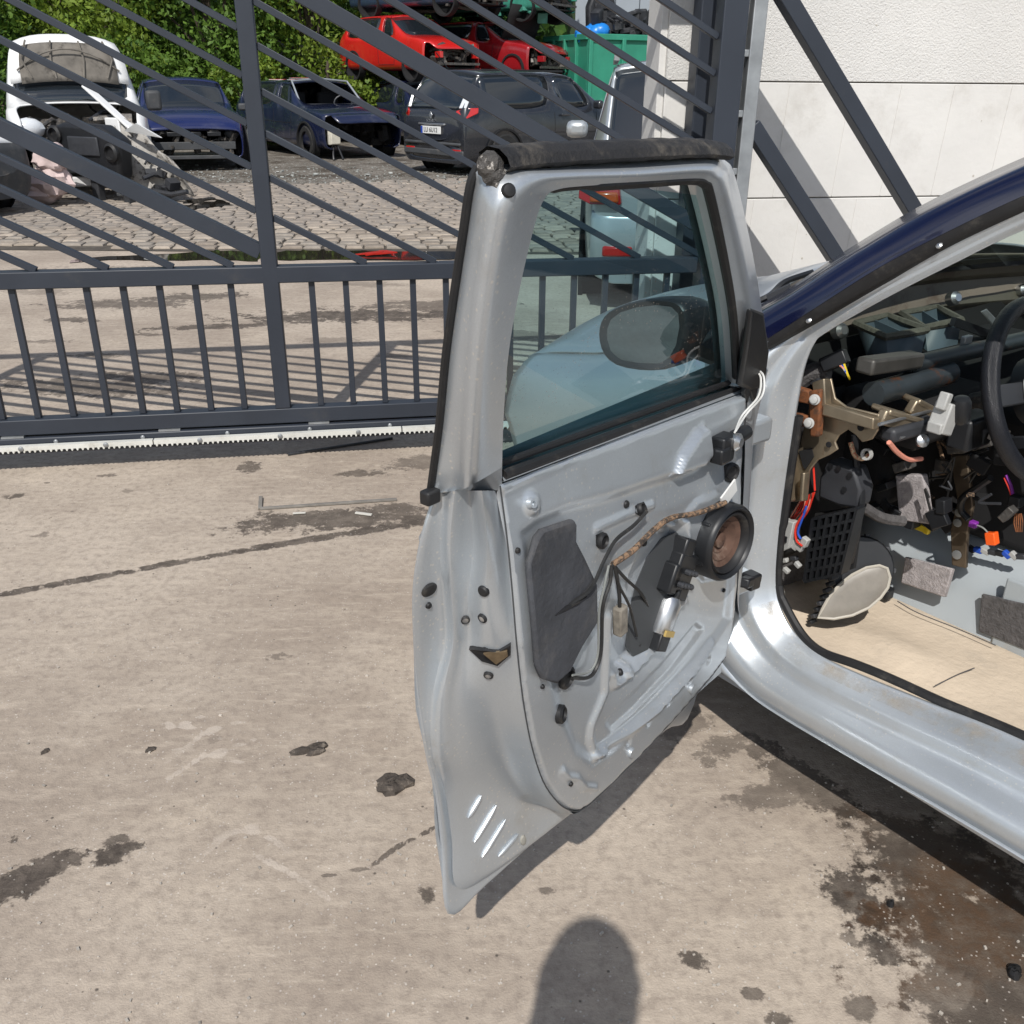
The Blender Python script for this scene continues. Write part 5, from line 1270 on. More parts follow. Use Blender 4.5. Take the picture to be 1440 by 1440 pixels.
MB().tube([np.array([1.0, s * .62, 1.52 + .26 * (1 - s * s)]) for s in np.linspace(-1, 1, 12)], .012, 6).build('bonnet_rib', M_under, van)
junk(MB(), random.Random(8), (1.55, 0, .80), (.75, 1.25, .30), 40, (.06, .24)).build('exposed_engine', M_scrapm, van, smooth=False)
MB().tube([(1.15, .55, 1.02), (1.55, .3, 1.05), (1.75, .12, .95)], .02, 6).build('wiper_linkage', M_plast2, van)
pod(MB(), (1.86, -.60, .86), (.14, .20, .13)).build('headlight', M_lampw, van)
MB().tube([(.95 + .02 * math.cos(a), .36 + .19 * math.cos(a), 1.14 + .15 * math.sin(a)) for a in np.linspace(0, 6.28, 18)], .015, 6, closed=True).build('steering_wheel', M_plast2, van)
MB().box((2.05, -.25, .24), (.10, 1.0, .12)).build('lower_panel', P_whitec, van, bevel=.02)
place(van, 132, 283, (.42, -.91), 2.1)
# loose parts heaped at the van's nose
def local_of(px, py, z): p = on_z(px, py, z); return Vector(p)
o = thing('loose_dashboard', 'black dashboard torn out and leaning on the white van', 'dashboard', tuple(on_z(150, 283)), R(-25))
MB().prism([(-.55, -.05, .42), (.60, -.05, .30), (.68, -.05, .75), (.40, -.05, .92), (-.2, -.05, .95), (-.55, -.05, .86)], (0, -.25, 0)).build('shell', M_plast, o, bevel=.06, seg=3)
MB().box((.10, -.31, .68), (.50, .03, .22)).build('glovebox', M_plast2, o, bevel=.02)
for x_, z_ in ((-.35, .80), (.55, .62)): MB().lathe([(.11, 0), (.11, .03), (.08, .05), (.07, .01)], 18, Matrix.Translation((x_, -.30, z_)) @ Matrix.Rotation(R(90), 4, 'X')).build('vent', M_rubber, o)
MB().box((0, -.10, .2), (.12, .12, .42)).box((.5, -.10, .16), (.1, .1, .32)).build('bracket', M_plast2, o, bevel=.02)
o = thing('airbag', 'pale pink deflated airbag slumped over torn dashboard', 'airbag', tuple(on_z(112, 286)), R(-25))
rn = random.Random(6); k = MB()
from mathutils import noise as mnoise
for (cx, cz, rx, rz_) in ((.10, .56, .24, .18), (.0, .32, .28, .20), (-.16, .16, .22, .13)):
    G = []
    for i in range(17):
        th = math.pi * i / 16; row = []
        for j in range(29):
            ph = 2 * math.pi * j / 28; d = Vector((math.sin(th) * math.cos(ph), math.sin(th) * math.sin(ph), math.cos(th)))
            q = 1 + .30 * mnoise.noise(d * 2.2 + Vector((cx * 9, 0, 3))) + .14 * abs(mnoise.noise(d * 5 + Vector((1, cz * 7, 0))))
            row.append((cx + d.x * rx * q, -.36 + d.y * .17 * q, max(.02, cz + d.z * rz_ * q)))
        G.append(row)
    k.grid(G)
k.build('cloth', mat('pink_airbag', (.60, .48, .46), .9, var=.12, vscale=6, bump=.5, bscale=18), o)
o = thing('torn_front_wing', 'crumpled white wing and inner arch lying before white van', 'car part', tuple(on_z(215, 282)), R(-20))
pn = []
for u in np.linspace(0, 1, 9):
    pn.append([np.array([-.30 + .95 * u, -.1 - .1 * math.sin(u * 5 + v * 3), .06 + (.95 - .62 * u) * v + .05 * math.sin(u * 9)]) for v in np.linspace(0, 1, 8)])
MB().grid(pn).build('inner_arch', mat('dirty_white_metal', (.36, .34, .31), .7, var=.4, vscale=7, col2=(.09, .08, .07), thr=(.52, .62)), o, solid=.015)
MB().box((-.34, -.12, .52), (.22, .05, .94)).build('door_pillar_piece', P_whitec, o, bevel=.015)
MB().bar((-.75, -.05, 1.35), (-.05, -.1, .85), .12, .03).build('white_strip', P_whitec, o, bevel=.008)
MB().prism([(-.15, -.14, .84), (.45, -.2, .78), (.12, -.22, .94)], (0, -.03, 0)).build('white_flap', P_whitec, o)
MB().tube([(.1, -.2, .15), (.5, -.22, .12), (.72, -.2, .16)], .03, 8).build('strut_bar', M_plast2, o)
junk(MB(), random.Random(9), (.35, -.12, .30), (.5, .12, .4), 12, (.05, .16)).build('clutter', M_plast2, o, smooth=False)
# second white van, only its grey bumper corner in view
van2 = thing('white_van', 'white van with grey plastic bumper beside torn out dashboard', 'van')
S, r_ = stations(4.2, 1.72, 1.80, belt=1.0, nose=.80, xc=1.05, xrf=.55, xrr=-1.95, hood=1.0, xD=-1.1, xB=.05, tailz=1.0, edge=.80)
tg_ = std_tags(r_); n_ = len(S)
for j in (0, 1, 2): tg_[(n_ - 2, j)] = 'bumper'; tg_[(n_ - 3, j)] = 'bumper'
for j in range(6): tg_[('front', j)] = 'bumper'
tg_[(n_ - 2, 3)] = tg_[(n_ - 2, 4)] = tg_[(n_ - 2, 5)] = 'bumper'
loft_car(van2, S, dict(body=P_whitec, windscreen=M_glassd, rear_window=M_glassd, side_window=M_glassd, bumper=M_bumpg), tg_)
for sx in (1, -1):
    for xw in (1.3, -1.3): wheel(van2, xw, sx * .78, r=.30)
    MB().lathe([(.075, 0), (.075, .03), (.05, .04)], 16, Matrix.Translation((1.99, sx * .58, .38)) @ Matrix.Rotation(R(90), 4, 'Y') @ Matrix.Rotation(R(0), 4, 'X')).build('fog_lamp', M_plast2, van2)
stand(van2, -7.75, 11.25, (.97, -.22))

# ---------------------------------------------------------------- silver people carrier just behind the gate, tail towards us
toy = thing('silver_people_carrier', 'silver people carrier with red tail lights parked right behind the gate', 'car')
S, r_ = stations(4.30, 1.74, 1.62, belt=.98, nose=.78, xc=1.05, xrf=.40, xrr=-1.78, hood=1.0, xD=-1.2, xB=-.2, tailz=.98, crown=.05, edge=.80)
tg_ = std_tags(r_)
out_ = loft_car(toy, S, dict(body=P_sil, windscreen=M_glassd, rear_window=M_glassd, side_window=M_glassd, bumper=P_sil), tg_, sub=3); body_lines(toy, out_, doors(.88, -.2, -1.15, .34, .93))
for sx in (1, -1):
    for xw in (1.38, -1.32): wheel(toy, xw, sx * .775, r=.315)
    MB().box((.80, sx * 1.0, 1.05), (.14, .20, .15)).build('door_mirror', P_sil, toy, bevel=.05)
    MB().bar((-1.7, sx * .68, 1.60), (.2, sx * .68, 1.60), .035, .035).build('roof_rail', M_galv, toy)
    MB().prism([(-2.13, sx * .60, .72), (-2.12, sx * .80, .72), (-1.98, sx * .885, .74), (-1.97, sx * .87, 1.02), (-2.05, sx * .78, 1.02), (-2.10, sx * .64, 1.0)], (-.06, sx * .012, .0)).build('tail_light', M_lampr, toy, bevel=.012)
    MB().prism([(-2.15, sx * .62, .735), (-2.14, sx * .81, .735), (-2.13, sx * .81, .80), (-2.14, sx * .63, .80)], (-.062, sx * .008, .0)).build('tail_light', M_lampo, toy, bevel=.012)
    MB().box((-2.155, sx * .62, .42), (.05, .20, .07)).build('rear_reflector', M_lampr, toy, bevel=.015)
MB().grid([[(-2.13 - .03 * math.sin(v * 3.14) - .02 * (1 - abs(s)), s * .80, .28 + .40 * v) for v in np.linspace(0, 1, 8)] for s in np.linspace(-1, 1, 14)]).build('rear_bumper', P_sil, toy, solid=.02)
MB().box((-2.17, 0, .66), (.02, .54, .12)).build('number_plate', M_white, toy, bevel=.004)
MB().box((-2.155, .05, .80), (.05, .60, .05)).build('tailgate_trim', M_chrome, toy, bevel=.012)
TM = Matrix.Translation((-2.150, .28, .88)) @ Matrix.Rotation(R(-90), 4, 'Y')
for rx, ry, oz in ((.045, .075, 0), (.030, .026, .012), (.045, .018, 0)):
    MB().tube([TM @ Vector((rx * math.cos(a) + oz, ry * math.sin(a), 0)) for a in np.linspace(0, 6.2832, 25)[:-1]], .006, 6, closed=True).build('tailgate_emblem', M_chrome, toy)
MB().box((-2.10, -.30, .86), (.012, .010, .45)).build('tailgate_gap', M_inner, toy)
MB().tube([(-1.8, -.3, 1.63), (-1.95, -.32, 1.66), (-2.1, -.40, 1.68)], .01, 6).build('roof_aerial', M_plast, toy)
stand(toy, 1.50, 8.55, (.09, 1.0))

# ---------------------------------------------------------------- stacked wrecks
def plain_wreck(name, label, pnt, x, y, heading, z, spec=None, engine=True, tilt=(0, 0), wheels=True, sd=1):
    o = thing(name, label, 'car')
    S, r_ = stations(**(spec or dict(L=3.9, W=1.68, H=1.40, belt=.90, nose=.66, xc=.75, xrf=.15, xrr=-1.45, hood=.86)))
    tg_ = std_tags(r_); n_ = len(S)
    if engine:
        for j in range(6): tg_[('front', j)] = 'hole'; tg_[(n_ - 2, j)] = 'hole'
        for j in (1, 2, 3): tg_[(n_ - 3, j)] = 'hole'
    ow_ = loft_car(o, S, dict(body=pnt, windscreen=M_glassd, rear_window=M_glassd, side_window=M_glassd, bumper=pnt), tg_); body_lines(o, ow_, [[(.60, .84), (.56, .55), (.50, .32)], [(-.12, .84), (-.12, .32)], [(.5, .32), (-.12, .32)]])
    if wheels:
        for sx in (1, -1):
            for xw in (1.2, -1.2): wheel(o, xw, sx * .76, r=.28)
    else:
        for sx in (1, -1):
            for xw in (1.2, -1.2): MB().lathe([(.34, -.08), (.34, .09), (.30, .09), (.28, -.08)], 20, Matrix.Translation((xw, sx * .77, .30)) @ Matrix.Rotation(R(-90 * sx), 4, 'X')).build('empty_arch', M_inner, o)
    if engine:
        L = (spec or {}).get('L', 3.9); f = L / 2
        junk(MB(), random.Random(sd), (f - .30, 0, .52), (.35, 1.1, .36), 34, (.05, .22)).build('exposed_engine', M_scrapm, o, smooth=False)
        for sx in (1, -1): MB().box((f - .10, sx * .52, .52), (.20, .09, .13)).build('chassis_leg', pnt, o, bevel=.01)
        MB().box((f - .06, 0, .34), (.06, 1.2, .05)).build('lower_beam', M_scrapm, o)
        MB().box((f - .75, 0, .25), (1.2, 1.45, .03)).build('tray', M_inner, o)
    stand(o, x, y, heading, z, tilt); return o
plain_wreck('dark_saloon', 'dark navy saloon under the red hatchback, between estate and people carrier', P_navy, -2.15, 24.6, (.50, -.87), 0.0, dict(L=4.3, W=1.74, H=1.47, belt=.93, nose=.68, xc=.75, xrf=.15, xrr=-1.3, hood=.9), engine=False)
plain_wreck('red_hatchback', 'bright red hatchback with open engine bay stacked on a dark saloon', P_red, -2.55, 25.1, (.66, -.75), 1.44, wheels=False, sd=21)
plain_wreck('dark_wreck', 'dark wreck under the dark red car behind the people carrier', P_char, -.5, 26.8, (.80, -.60), 0.0, dict(L=4.1, W=1.72, H=1.45, belt=.92, nose=.68, xc=.75, xrf=.15, xrr=-1.4, hood=.88), engine=False)
dr = plain_wreck('dark_red_car', 'dark red car with black bonnet raised, stacked next to red hatchback', P_dred, -.55, 26.6, (.80, -.60), 1.40, wheels=False, sd=23)
MB().grid([[np.array([.75 + .35 * u, s * .68, .95 + .75 * u]) for s in np.linspace(-1, 1, 5)] for u in np.linspace(0, 1, 4)]).build('raised_bonnet', M_inner, dr, solid=.03)
tp = plain_wreck('slate_blue_wreck', 'slate blue wreck lying on top of the red hatchback', P_slate, -2.1, 25.6, (.80, -.60), 2.80, sd=25, tilt=(0, 0), wheels=False)
MB().tube([(-.9, -.3, .17), (.2, -.1, .13), (1.2, -.3, .2)], .04, 8).build('exhaust_pipe', M_scrapm, tp)
for sx in (1, -1): MB().bar((1.2, 0, .15), (1.25, sx * .8, .2), .07, .05).build('suspension_arm', M_scrapm, tp)
tp2 = plain_wreck('green_wreck', 'green engined wreck resting on top of the dark red car', mat('faded_green', (.05, .26, .19), .5, var=.3, vscale=5), -.45, 27.0, (.85, -.52), 2.78, sd=27, wheels=False)
junk(MB(), random.Random(31), (.8, -.5, .18), (1.6, .8, .18), 16, (.08, .3)).build('hanging_parts', mat('green_machinery', (.06, .24, .18), .5, var=.4, vscale=6), tp2, smooth=False)

# ---------------------------------------------------------------- green skip full of scrap
M_green = mat('green_skip_paint', (0.030, 0.235, 0.150), 0.55, var=.18, vscale=1.5, dust=(.16, .33, .26), dscale=2.5, dthr=(.55, .85), col2=(.10, .14, .09), thr=(.62, .72))
skip = thing('green_skip', 'tall green steel skip heaped with black car scrap', 'skip', (1.72, 25.0, 0), R(24))
Ls, Ws, Hs = 5.6, 2.4, 2.45
for nm, c, d in (('side_plate', (Ls / 2, .03, 1.28), (Ls, .05, 2.2)), ('side_plate', (Ls / 2, Ws, 1.28), (Ls, .05, 2.2)), ('end_plate', (.03, Ws / 2, 1.28), (.05, Ws - .06, 2.2)), ('end_plate', (Ls - .03, Ws / 2, 1.28), (.05, Ws - .06, 2.2)), ('floor_plate', (Ls / 2, Ws / 2, .16), (Ls - .1, Ws - .1, .08))):
    MB().box(c, d).build(nm, M_green, skip, bevel=.01)
for nm, a, b in (('rim_tube', (0, 0, Hs - .04), (Ls, 0, Hs - .04)), ('rim_tube', (0, 0, Hs - .04), (0, Ws, Hs - .04)), ('rim_tube', (0, Ws, Hs - .04), (Ls, Ws, Hs - .04)), ('rim_tube', (Ls, 0, Hs - .04), (Ls, Ws, Hs - .04))):
    MB().bar(a, b, .13, .13).build(nm, M_green, skip, bevel=.012)
for x_ in (.05, .95, 1.85, 2.75, 3.65, 4.55): MB().box((x_, -.035, 1.26), (.10, .09, 2.24)).build('rib', M_green, skip, bevel=.012)
for y_ in (.55, 1.15, 1.75): MB().box((-.035, y_, 1.26), (.09, .10, 2.24)).build('rib', M_green, skip, bevel=.012)
MB().box((Ls / 2, Ws / 2, .07), (Ls, .2, .13)).build('skid', M_green, skip, bevel=.01)
MB().prism([(.55, -.09, 1.1), (.8, -.09, 1.1), (.86, -.09, 1.36), (.49, -.09, 1.36)], (0, -.02, 0)).build('warning_plate', mat('rusty_plate', (.20, .13, .08), .8, var=.4, vscale=20), skip)
MB().box((.66, -.095, 1.0), (.12, .03, .12)).build('yellow_tag', mat('yellow_tag', (.75, .45, .03), .5), skip)
rn = random.Random(12); M_scr = mat('black_scrap', (0.026, 0.027, 0.030), .5, var=.5, vscale=6, dust=(.10, .10, .10), dscale=6, dthr=(.55, .8))
c_, s_ = math.cos(R(24)), math.sin(R(24))
def on_skip(x, y, z): return (1.72 + x * c_ - y * s_, 25.0 + x * s_ + y * c_, z)
o = thing('scrap_bumper', 'black bumper standing upright from the scrap in the skip', 'scrap', on_skip(.85, .9, 2.3), R(30))
MB().prism([(-.35, 0, 0), (.25, 0, 0), (.45, 0, .55), (.30, 0, 1.25), (-.15, 0, 1.35), (-.40, 0, .8)], (0, .22, 0)).build('shell', M_scr, o, bevel=.05)
for i in range(4): MB().box((0, -.02, .25 + .28 * i), (.5, .05, .12)).build('slat', M_scr, o, bevel=.02)
o = thing('scrap_dashboard', 'dark broken dashboard lying on the scrap in the skip', 'scrap', on_skip(1.35, .5, 2.3), R(10))
MB().prism([(-.6, 0, 0), (.9, 0, -.1), (1.0, 0, .25), (.3, 0, .62), (-.4, 0, .5)], (0, .5, 0)).build('shell', M_scr, o, bevel=.06)
junk(MB(), random.Random(41), (.2, -.05, .35), (1.2, .4, .5), 22, (.06, .28)).build('fittings', M_scr, o, smooth=False)
for i in range(9):
    x_, y_ = .7 + i * .24, .4 + rn.uniform(0, .8); o = tag(thing('scrap_part', 'black car scrap heaped in the green skip', 'scrap', on_skip(x_, y_, 2.2 + rn.uniform(0, .3)), rn.uniform(0, 3)), group='loose scrap parts in the skip')
    junk(MB(), random.Random(60 + i), (0, 0, .25), (.6, .5, .5), 12, (.06, .34)).build('casing', M_scr, o, smooth=False)
    MB().tube(smoothpath([(rn.uniform(-.4, .4), rn.uniform(-.3, .3), rn.uniform(.1, .8)) for _ in range(4)], 5), .025, 6).build('hose', M_scr, o)
o = thing('blue_sack', 'bright blue plastic sack on the corner of the green skip', 'sack', on_skip(.35, .5, 2.2), 0)
k = MB()
for i in range(7): pod(k, (rn.uniform(-.25, .25), rn.uniform(-.2, .2), .14 + rn.uniform(0, .26)), (.24, .2, .19), 10, Matrix.Rotation(rn.uniform(-.6, .6), 4, 'Y'))
k.build('sack', mat('blue_polythene', (.012, .20, .62), .35, var=.25, vscale=6, bump=.6, bscale=12), o)
# ================================================================== BACKGROUND: hedge trees, stone slope, shed
def leaf_mat(name, c, c2):
    m = mat(name, c, .55, var=.35, vscale=1.3, col2=c2, thr=(.50, .62), spec=.35)
    b = m.node_tree.nodes['Principled BSDF']
    _inp(b, 'Subsurface Weight', 0.0)
    nt = m.node_tree; N = nt.nodes; Lk = nt.links
    tl = N.new('ShaderNodeBsdfTranslucent'); src = b.inputs['Base Color'].links[0].from_socket; Lk.new(src, tl.inputs['Color'])
    mx = N.new('ShaderNodeMixShader'); mx.inputs[0].default_value = .35
    out = next(n for n in N if n.type == 'OUTPUT_MATERIAL')
    Lk.new(b.outputs[0], mx.inputs[1]); Lk.new(tl.outputs[0], mx.inputs[2]); Lk.new(mx.outputs[0], out.inputs['Surface']); return m
LEAF = [leaf_mat('leaf_mid', (.125, .215, .034), (.065, .135, .025)), leaf_mat('leaf_light', (.185, .26, .034), (.10, .18, .027)), leaf_mat('leaf_dark', (.048, .105, .022), (.08, .15, .026)), leaf_mat('leaf_olive', (.25, .23, .03), (.11, .17, .028))]
M_bark = mat('bark', (.075, .058, .043), .9, var=.4, vscale=9, bump=.8, bscale=30)
def tree(name, label, x, y, h, rx, ry, zc, n, seed, m, lobes=11, leaf=.125, group=None, seeds=None):
    t = thing(name, label, 'tree' if 'tree' in name else 'bush', (x, y, 0), 0, group)
    rs = np.random.RandomState(seed); rnd = random.Random(seed)
    k = MB(); k.tube(smoothpath([(0, 0, -.05), (.08, .04, h * .25), (-.05, .02, h * .5), (.02, 0, h * .8)], 4), [.16 * (1 - .85 * i / 12) + .012 for i in range(13)], 8)
    cen = []
    for i in range(lobes):
        a = i * 2.4 + rnd.uniform(-.4, .4); q = math.sqrt((i + .5) / lobes)
        cen.append((rx * q * math.cos(a) * .78, ry * q * math.sin(a) * .78, zc + rnd.uniform(-.5, .5) * (h - zc) * 1.5, rnd.uniform(.55, 1.0)))
    for c in cen:
        k.tube(smoothpath([(0, 0, h * .22 + rnd.uniform(0, .5)), (c[0] * .45, c[1] * .45, (h * .3 + c[2]) / 2), (c[0] * .9, c[1] * .9, c[2])], 3), [.06, .05, .042, .034, .026, .018, .012], 5)
    k.build('trunk', M_bark, t)
    per = n // lobes; V = []; F = []
    for (cx, cy, cz, sc) in cen:
        R_ = np.array([rx * .55 * sc, ry * .55 * sc, (h - zc) * .62 * sc])
        d = rs.normal(size=(per, 3)); d /= np.linalg.norm(d, axis=1)[:, None]
        rad = .45 + .62 * rs.rand(per) ** .6
        # lumpy lobe: twig clusters
        tw = rs.normal(size=(14, 3)); tw /= np.linalg.norm(tw, axis=1)[:, None]
        bump = np.max(np.clip(d @ tw.T, 0, 1) ** 6, axis=1); rad *= .78 + .40 * bump
        P = np.array([cx, cy, cz]) + d * rad[:, None] * R_
        P = P[P[:, 2] > .08]
        for p in P:
            a = rs.normal(size=3); a /= np.linalg.norm(a); b = np.cross(a, rs.normal(size=3)); b /= np.linalg.norm(b); s = leaf * rs.uniform(.6, 1.3)
            i0 = len(V); V += [p - a * s * .55, p + b * s * .32 , p + a * s * .6, p - b * s * .32]; F.append((i0, i0 + 1, i0 + 2, i0 + 3))
    me = bpy.data.meshes.new('crown'); me.from_pydata([tuple(v) for v in V], [], F); me.update()
    obj('crown', me, m, t)
    return t
G_ = 'trees of the hedge behind the wrecks'
TR = [('hedge_tree', 'broad leafy hedge tree behind the white van', -13.2, 23.0, 6.2, 2.6, 2.0, 3.2, 7200, 1, 0), ('hedge_tree', 'dark green hedge tree between white van and blue hatchback', -9.6, 24.5, 6.6, 2.6, 2.0, 3.4, 8200, 2, 1),
      ('hedge_tree', 'olive tinged hedge tree rising above the white van', -11.2, 26.5, 7.4, 2.6, 2.0, 4.4, 6500, 3, 3), ('hedge_tree', 'mid green hedge tree directly behind the blue hatchback', -7.4, 25.4, 6.4, 2.4, 1.9, 3.2, 8200, 4, 0),
      ('hedge_tree', 'light green hedge tree above the dark estate car', -5.3, 27.0, 6.6, 2.3, 2.0, 3.6, 8200, 5, 1), ('hedge_tree', 'tall mid green tree left of the stacked red hatchback', -3.6, 29.5, 7.2, 2.4, 2.0, 4.0, 6500, 6, 0),
      ('hedge_tree', 'far dark hedge tree filling the gap behind the van', -15.5, 26.5, 7.0, 3.0, 2.2, 3.6, 5500, 7, 2)]
for a in TR: tree(*a[:8], int(a[8] * 2.1), a[9], LEAF[a[-1]])
tree('low_bush', 'low bright green bush between blue hatchback and estate car', -6.0, 23.9, 1.9, 1.1, .9, .85, 3200, 8, LEAF[1], lobes=6, leaf=.11)
tree('low_bush', 'low dark bush under the hedge behind the white van', -11.2, 22.2, 2.6, 1.9, 1.1, 1.1, 4200, 9, LEAF[2], lobes=7, leaf=.12)
tree('low_bush', 'ragged bush at the foot of the stone slope', -4.6, 25.4, 2.3, 1.2, .9, 1.2, 3000, 10, LEAF[1], lobes=6, leaf=.11)
tree('low_bush', 'dense low bush behind the roof of the blue hatchback', -8.6, 23.2, 2.4, 1.7, 1.0, 1.1, 4200, 12, LEAF[0], lobes=7, leaf=.12)
# wooded bank far behind, reads as one mass
rs = np.random.RandomState(44); V = []; F = []
for i in range(26000):
    x = rs.uniform(-34, 1.5); hmax = 8.5 + 1.6 * math.sin(x * .7) + 1.2 * math.sin(x * 1.9 + 1); z = rs.uniform(.1, hmax); y = 33 + rs.normal() * .9 + (z / 9) * 1.5 + .8 * math.sin(x * 1.3 + z)
    a = rs.normal(size=3); a /= np.linalg.norm(a); b = np.cross(a, rs.normal(size=3)); b /= np.linalg.norm(b); s = .40 * rs.uniform(.6, 1.3); p = np.array([x, y, z]); i0 = len(V)
    V += [p - a * s * .55, p + b * s * .36, p + a * s * .6, p - b * s * .36]; F.append((i0, i0 + 1, i0 + 2, i0 + 3))
me = bpy.data.meshes.new('far_wood'); me.from_pydata([tuple(v) for v in V], [], F)
tag(obj('far_wood', me, LEAF[2]), kind='stuff')
# the wooded bank's own ground
G = []
for u in np.linspace(0, 1, 30):
    x = -60 + 62 * u; G.append([(x, 34.5 + 3.5 * v + .5 * math.sin(x * .8), v ** .7 * (8.2 + 1.2 * math.sin(x * .6) + .6 * math.sin(x * 1.7))) for v in np.linspace(0, 1, 8)])
tag(MB().grid(G).build('wooded_bank', mat('bank_undergrowth', (.022, .04, .014), .95, var=.5, vscale=1.2, bump=1.0, bscale=5)), kind='structure')
# stony slope showing at the end of the hedge
M_slope = mat('stony_slope', (.27, .25, .215), .95, var=.3, vscale=2.5, bump=1.0, bscale=9, col2=(.14, .13, .10), thr=(.5, .6))
G = []
for u in np.linspace(0, 1, 16):
    G.append([(-6.5 + 5.5 * u, 26.3 + 2.2 * v + .3 * math.sin(u * 9 + v * 4), 2.3 * v ** .8 + .12 * math.sin(u * 13 + v * 7)) for v in np.linspace(0, 1, 10)])
tag(MB().grid(G).build('stony_slope', M_slope), kind='structure')
rs2 = random.Random(5)
sp_ = MB()
for i in range(140):
    u, v = rs2.random(), rs2.random(); s = rs2.uniform(.05, .16)
    sp_.box((-6.5 + 5.5 * u, 26.25 + 2.2 * v, 2.3 * v ** .8 + .03), (s * 1.4, s, s * .8), M=Matrix.Rotation(rs2.uniform(0, 3), 3, 'Z') @ Matrix.Rotation(rs2.uniform(-.4, .4), 3, 'X'))
tag(sp_.build('slope_stones', mat('pale_rubble', (.36, .34, .30), .9, var=.3, vscale=4), smooth=False), kind='stuff')
# grey metal shed behind the skip
M_clad = mat('grey_cladding', (.30, .335, .37), .5, var=.06, vscale=.8)
shed = thing('metal_shed', 'pale grey blue metal clad shed behind the green skip', 'building', (9.0, 44, 0), R(6))
MB().box((0, 5, 3.7), (19.8, 9.8, 7.3)).build('core', M_clad, shed)
for i in range(20): MB().box((-9.5 + i * 1.0, .0, 3.7), (.97, .16, 7.38)).build('cladding_panel', M_clad, shed, bevel=.02)
MB().box((0, 5, 7.55), (20.6, 11.0, .25)).build('roof', M_galv, shed, bevel=.03)
MB().box((0, -.18, 7.36), (20.4, .2, .2)).build('gutter', mat('white_gutter', (.7, .7, .68), .5), shed, bevel=.02)
# broken glass and rubble scattered under the wrecks
gl = MB(); rs3 = random.Random(15)
for i in range(1500):
    x, y = rs3.uniform(-7.0, 1.0), 14.95 + abs(rs3.gauss(0, 1.6)); s = rs3.uniform(.008, .034) * (1.8 if i % 23 == 0 else 1)
    gl.box((x, y, .016 + s * .25), (s * rs3.uniform(.6, 1.6), s * .7, s * rs3.uniform(.15, .6)), M=Matrix.Rotation(rs3.uniform(0, 3), 3, 'Z') @ Matrix.Rotation(rs3.uniform(-.7, .7), 3, 'X'))
tag(gl.build('rubble_and_glass', mat('pale_glass_rubble', (.34, .35, .33), .5, var=.6, vscale=6, col2=(.12, .11, .09), thr=(.45, .6)), smooth=False), kind='stuff')
k = thing('red_plastic_shard', 'red broken plastic lying in the puddle by the cobbles', 'debris', tuple(on_z(532, 359)), .2)
rs4 = random.Random(3)
for i in range(5):
    MB().prism([(rs4.uniform(-.18, -.03) + .05 * i - .08, rs4.uniform(-.10, 0), .012), (rs4.uniform(.05, .16) - .06 + .03 * i, -.06, .025), (rs4.uniform(0, .1), .10, .018)], (0, 0, .012)).build('shard', mat('red_shard', (.42, .02, .012), .4), k)
# ================================================================== INSIDE THE SILVER CAR
M_zinc = mat('yellow_passivated_steel', (.34, .28, .20), .42, metal=.75, var=.25, vscale=14, col2=(.20, .10, .045), thr=(.58, .72))
M_rust = mat('rusty_steel', (.20, .075, .030), .8, metal=.2, var=.5, vscale=30, col2=(.10, .05, .03), thr=(.5, .6))
M_tube = mat('grey_painted_tube', (.042, .052, .058), .42, metal=.4, var=.4, vscale=12, col2=(.12, .055, .03), thr=(.52, .64))
M_white = mat('greyed_plastic', (.40, .40, .385), .5, var=.15, vscale=30, dust=(.2, .19, .17), dscale=30, dthr=(.5, .8))
M_tan = mat('tan_floor_foam', (.60, .50, .385), .9, var=.12, vscale=5, bump=.4, bscale=40, dust=(.42, .36, .29), dscale=7, dthr=(.52, .8))
M_grey = mat('grey_primer_panel', (.36, .395, .415), .55, var=.08, vscale=5, dust=(.36, .33, .28), dscale=9, dthr=(.55, .85))
M_cowl = mat('olive_inner_panel', (.15, .135, .105), .45, metal=.2, var=.2, vscale=4, col2=(.09, .07, .05), thr=(.52, .7))
M_felt = mat('grey_felt', (.36, .33, .33), .95, var=.35, vscale=60, bump=.5, bscale=200)
M_felt2 = mat('dark_felt', (.095, .09, .09), .95, var=.4, vscale=50, bump=.5, bscale=150)
M_duct = mat('blue_grey_duct', (.085, .115, .14), .5, var=.15, vscale=8)
M_gask = mat('foam_gasket', (.11, .105, .085), .95, var=.3, vscale=30, bump=.4, bscale=90)
M_red, M_bl, M_pur, M_yel, M_or, M_pk = [mat(n, c, .45) for n, c in (('red_wire', (.62, .035, .02)), ('blue_wire', (.02, .08, .45)), ('purple_wire', (.22, .03, .32)), ('yellow_plug', (.70, .52, .03)), ('orange_plug', (.90, .12, .015)), ('pink_wire', (.70, .28, .20)))]
CI = lambda q: tuple(float(v) for v in q)
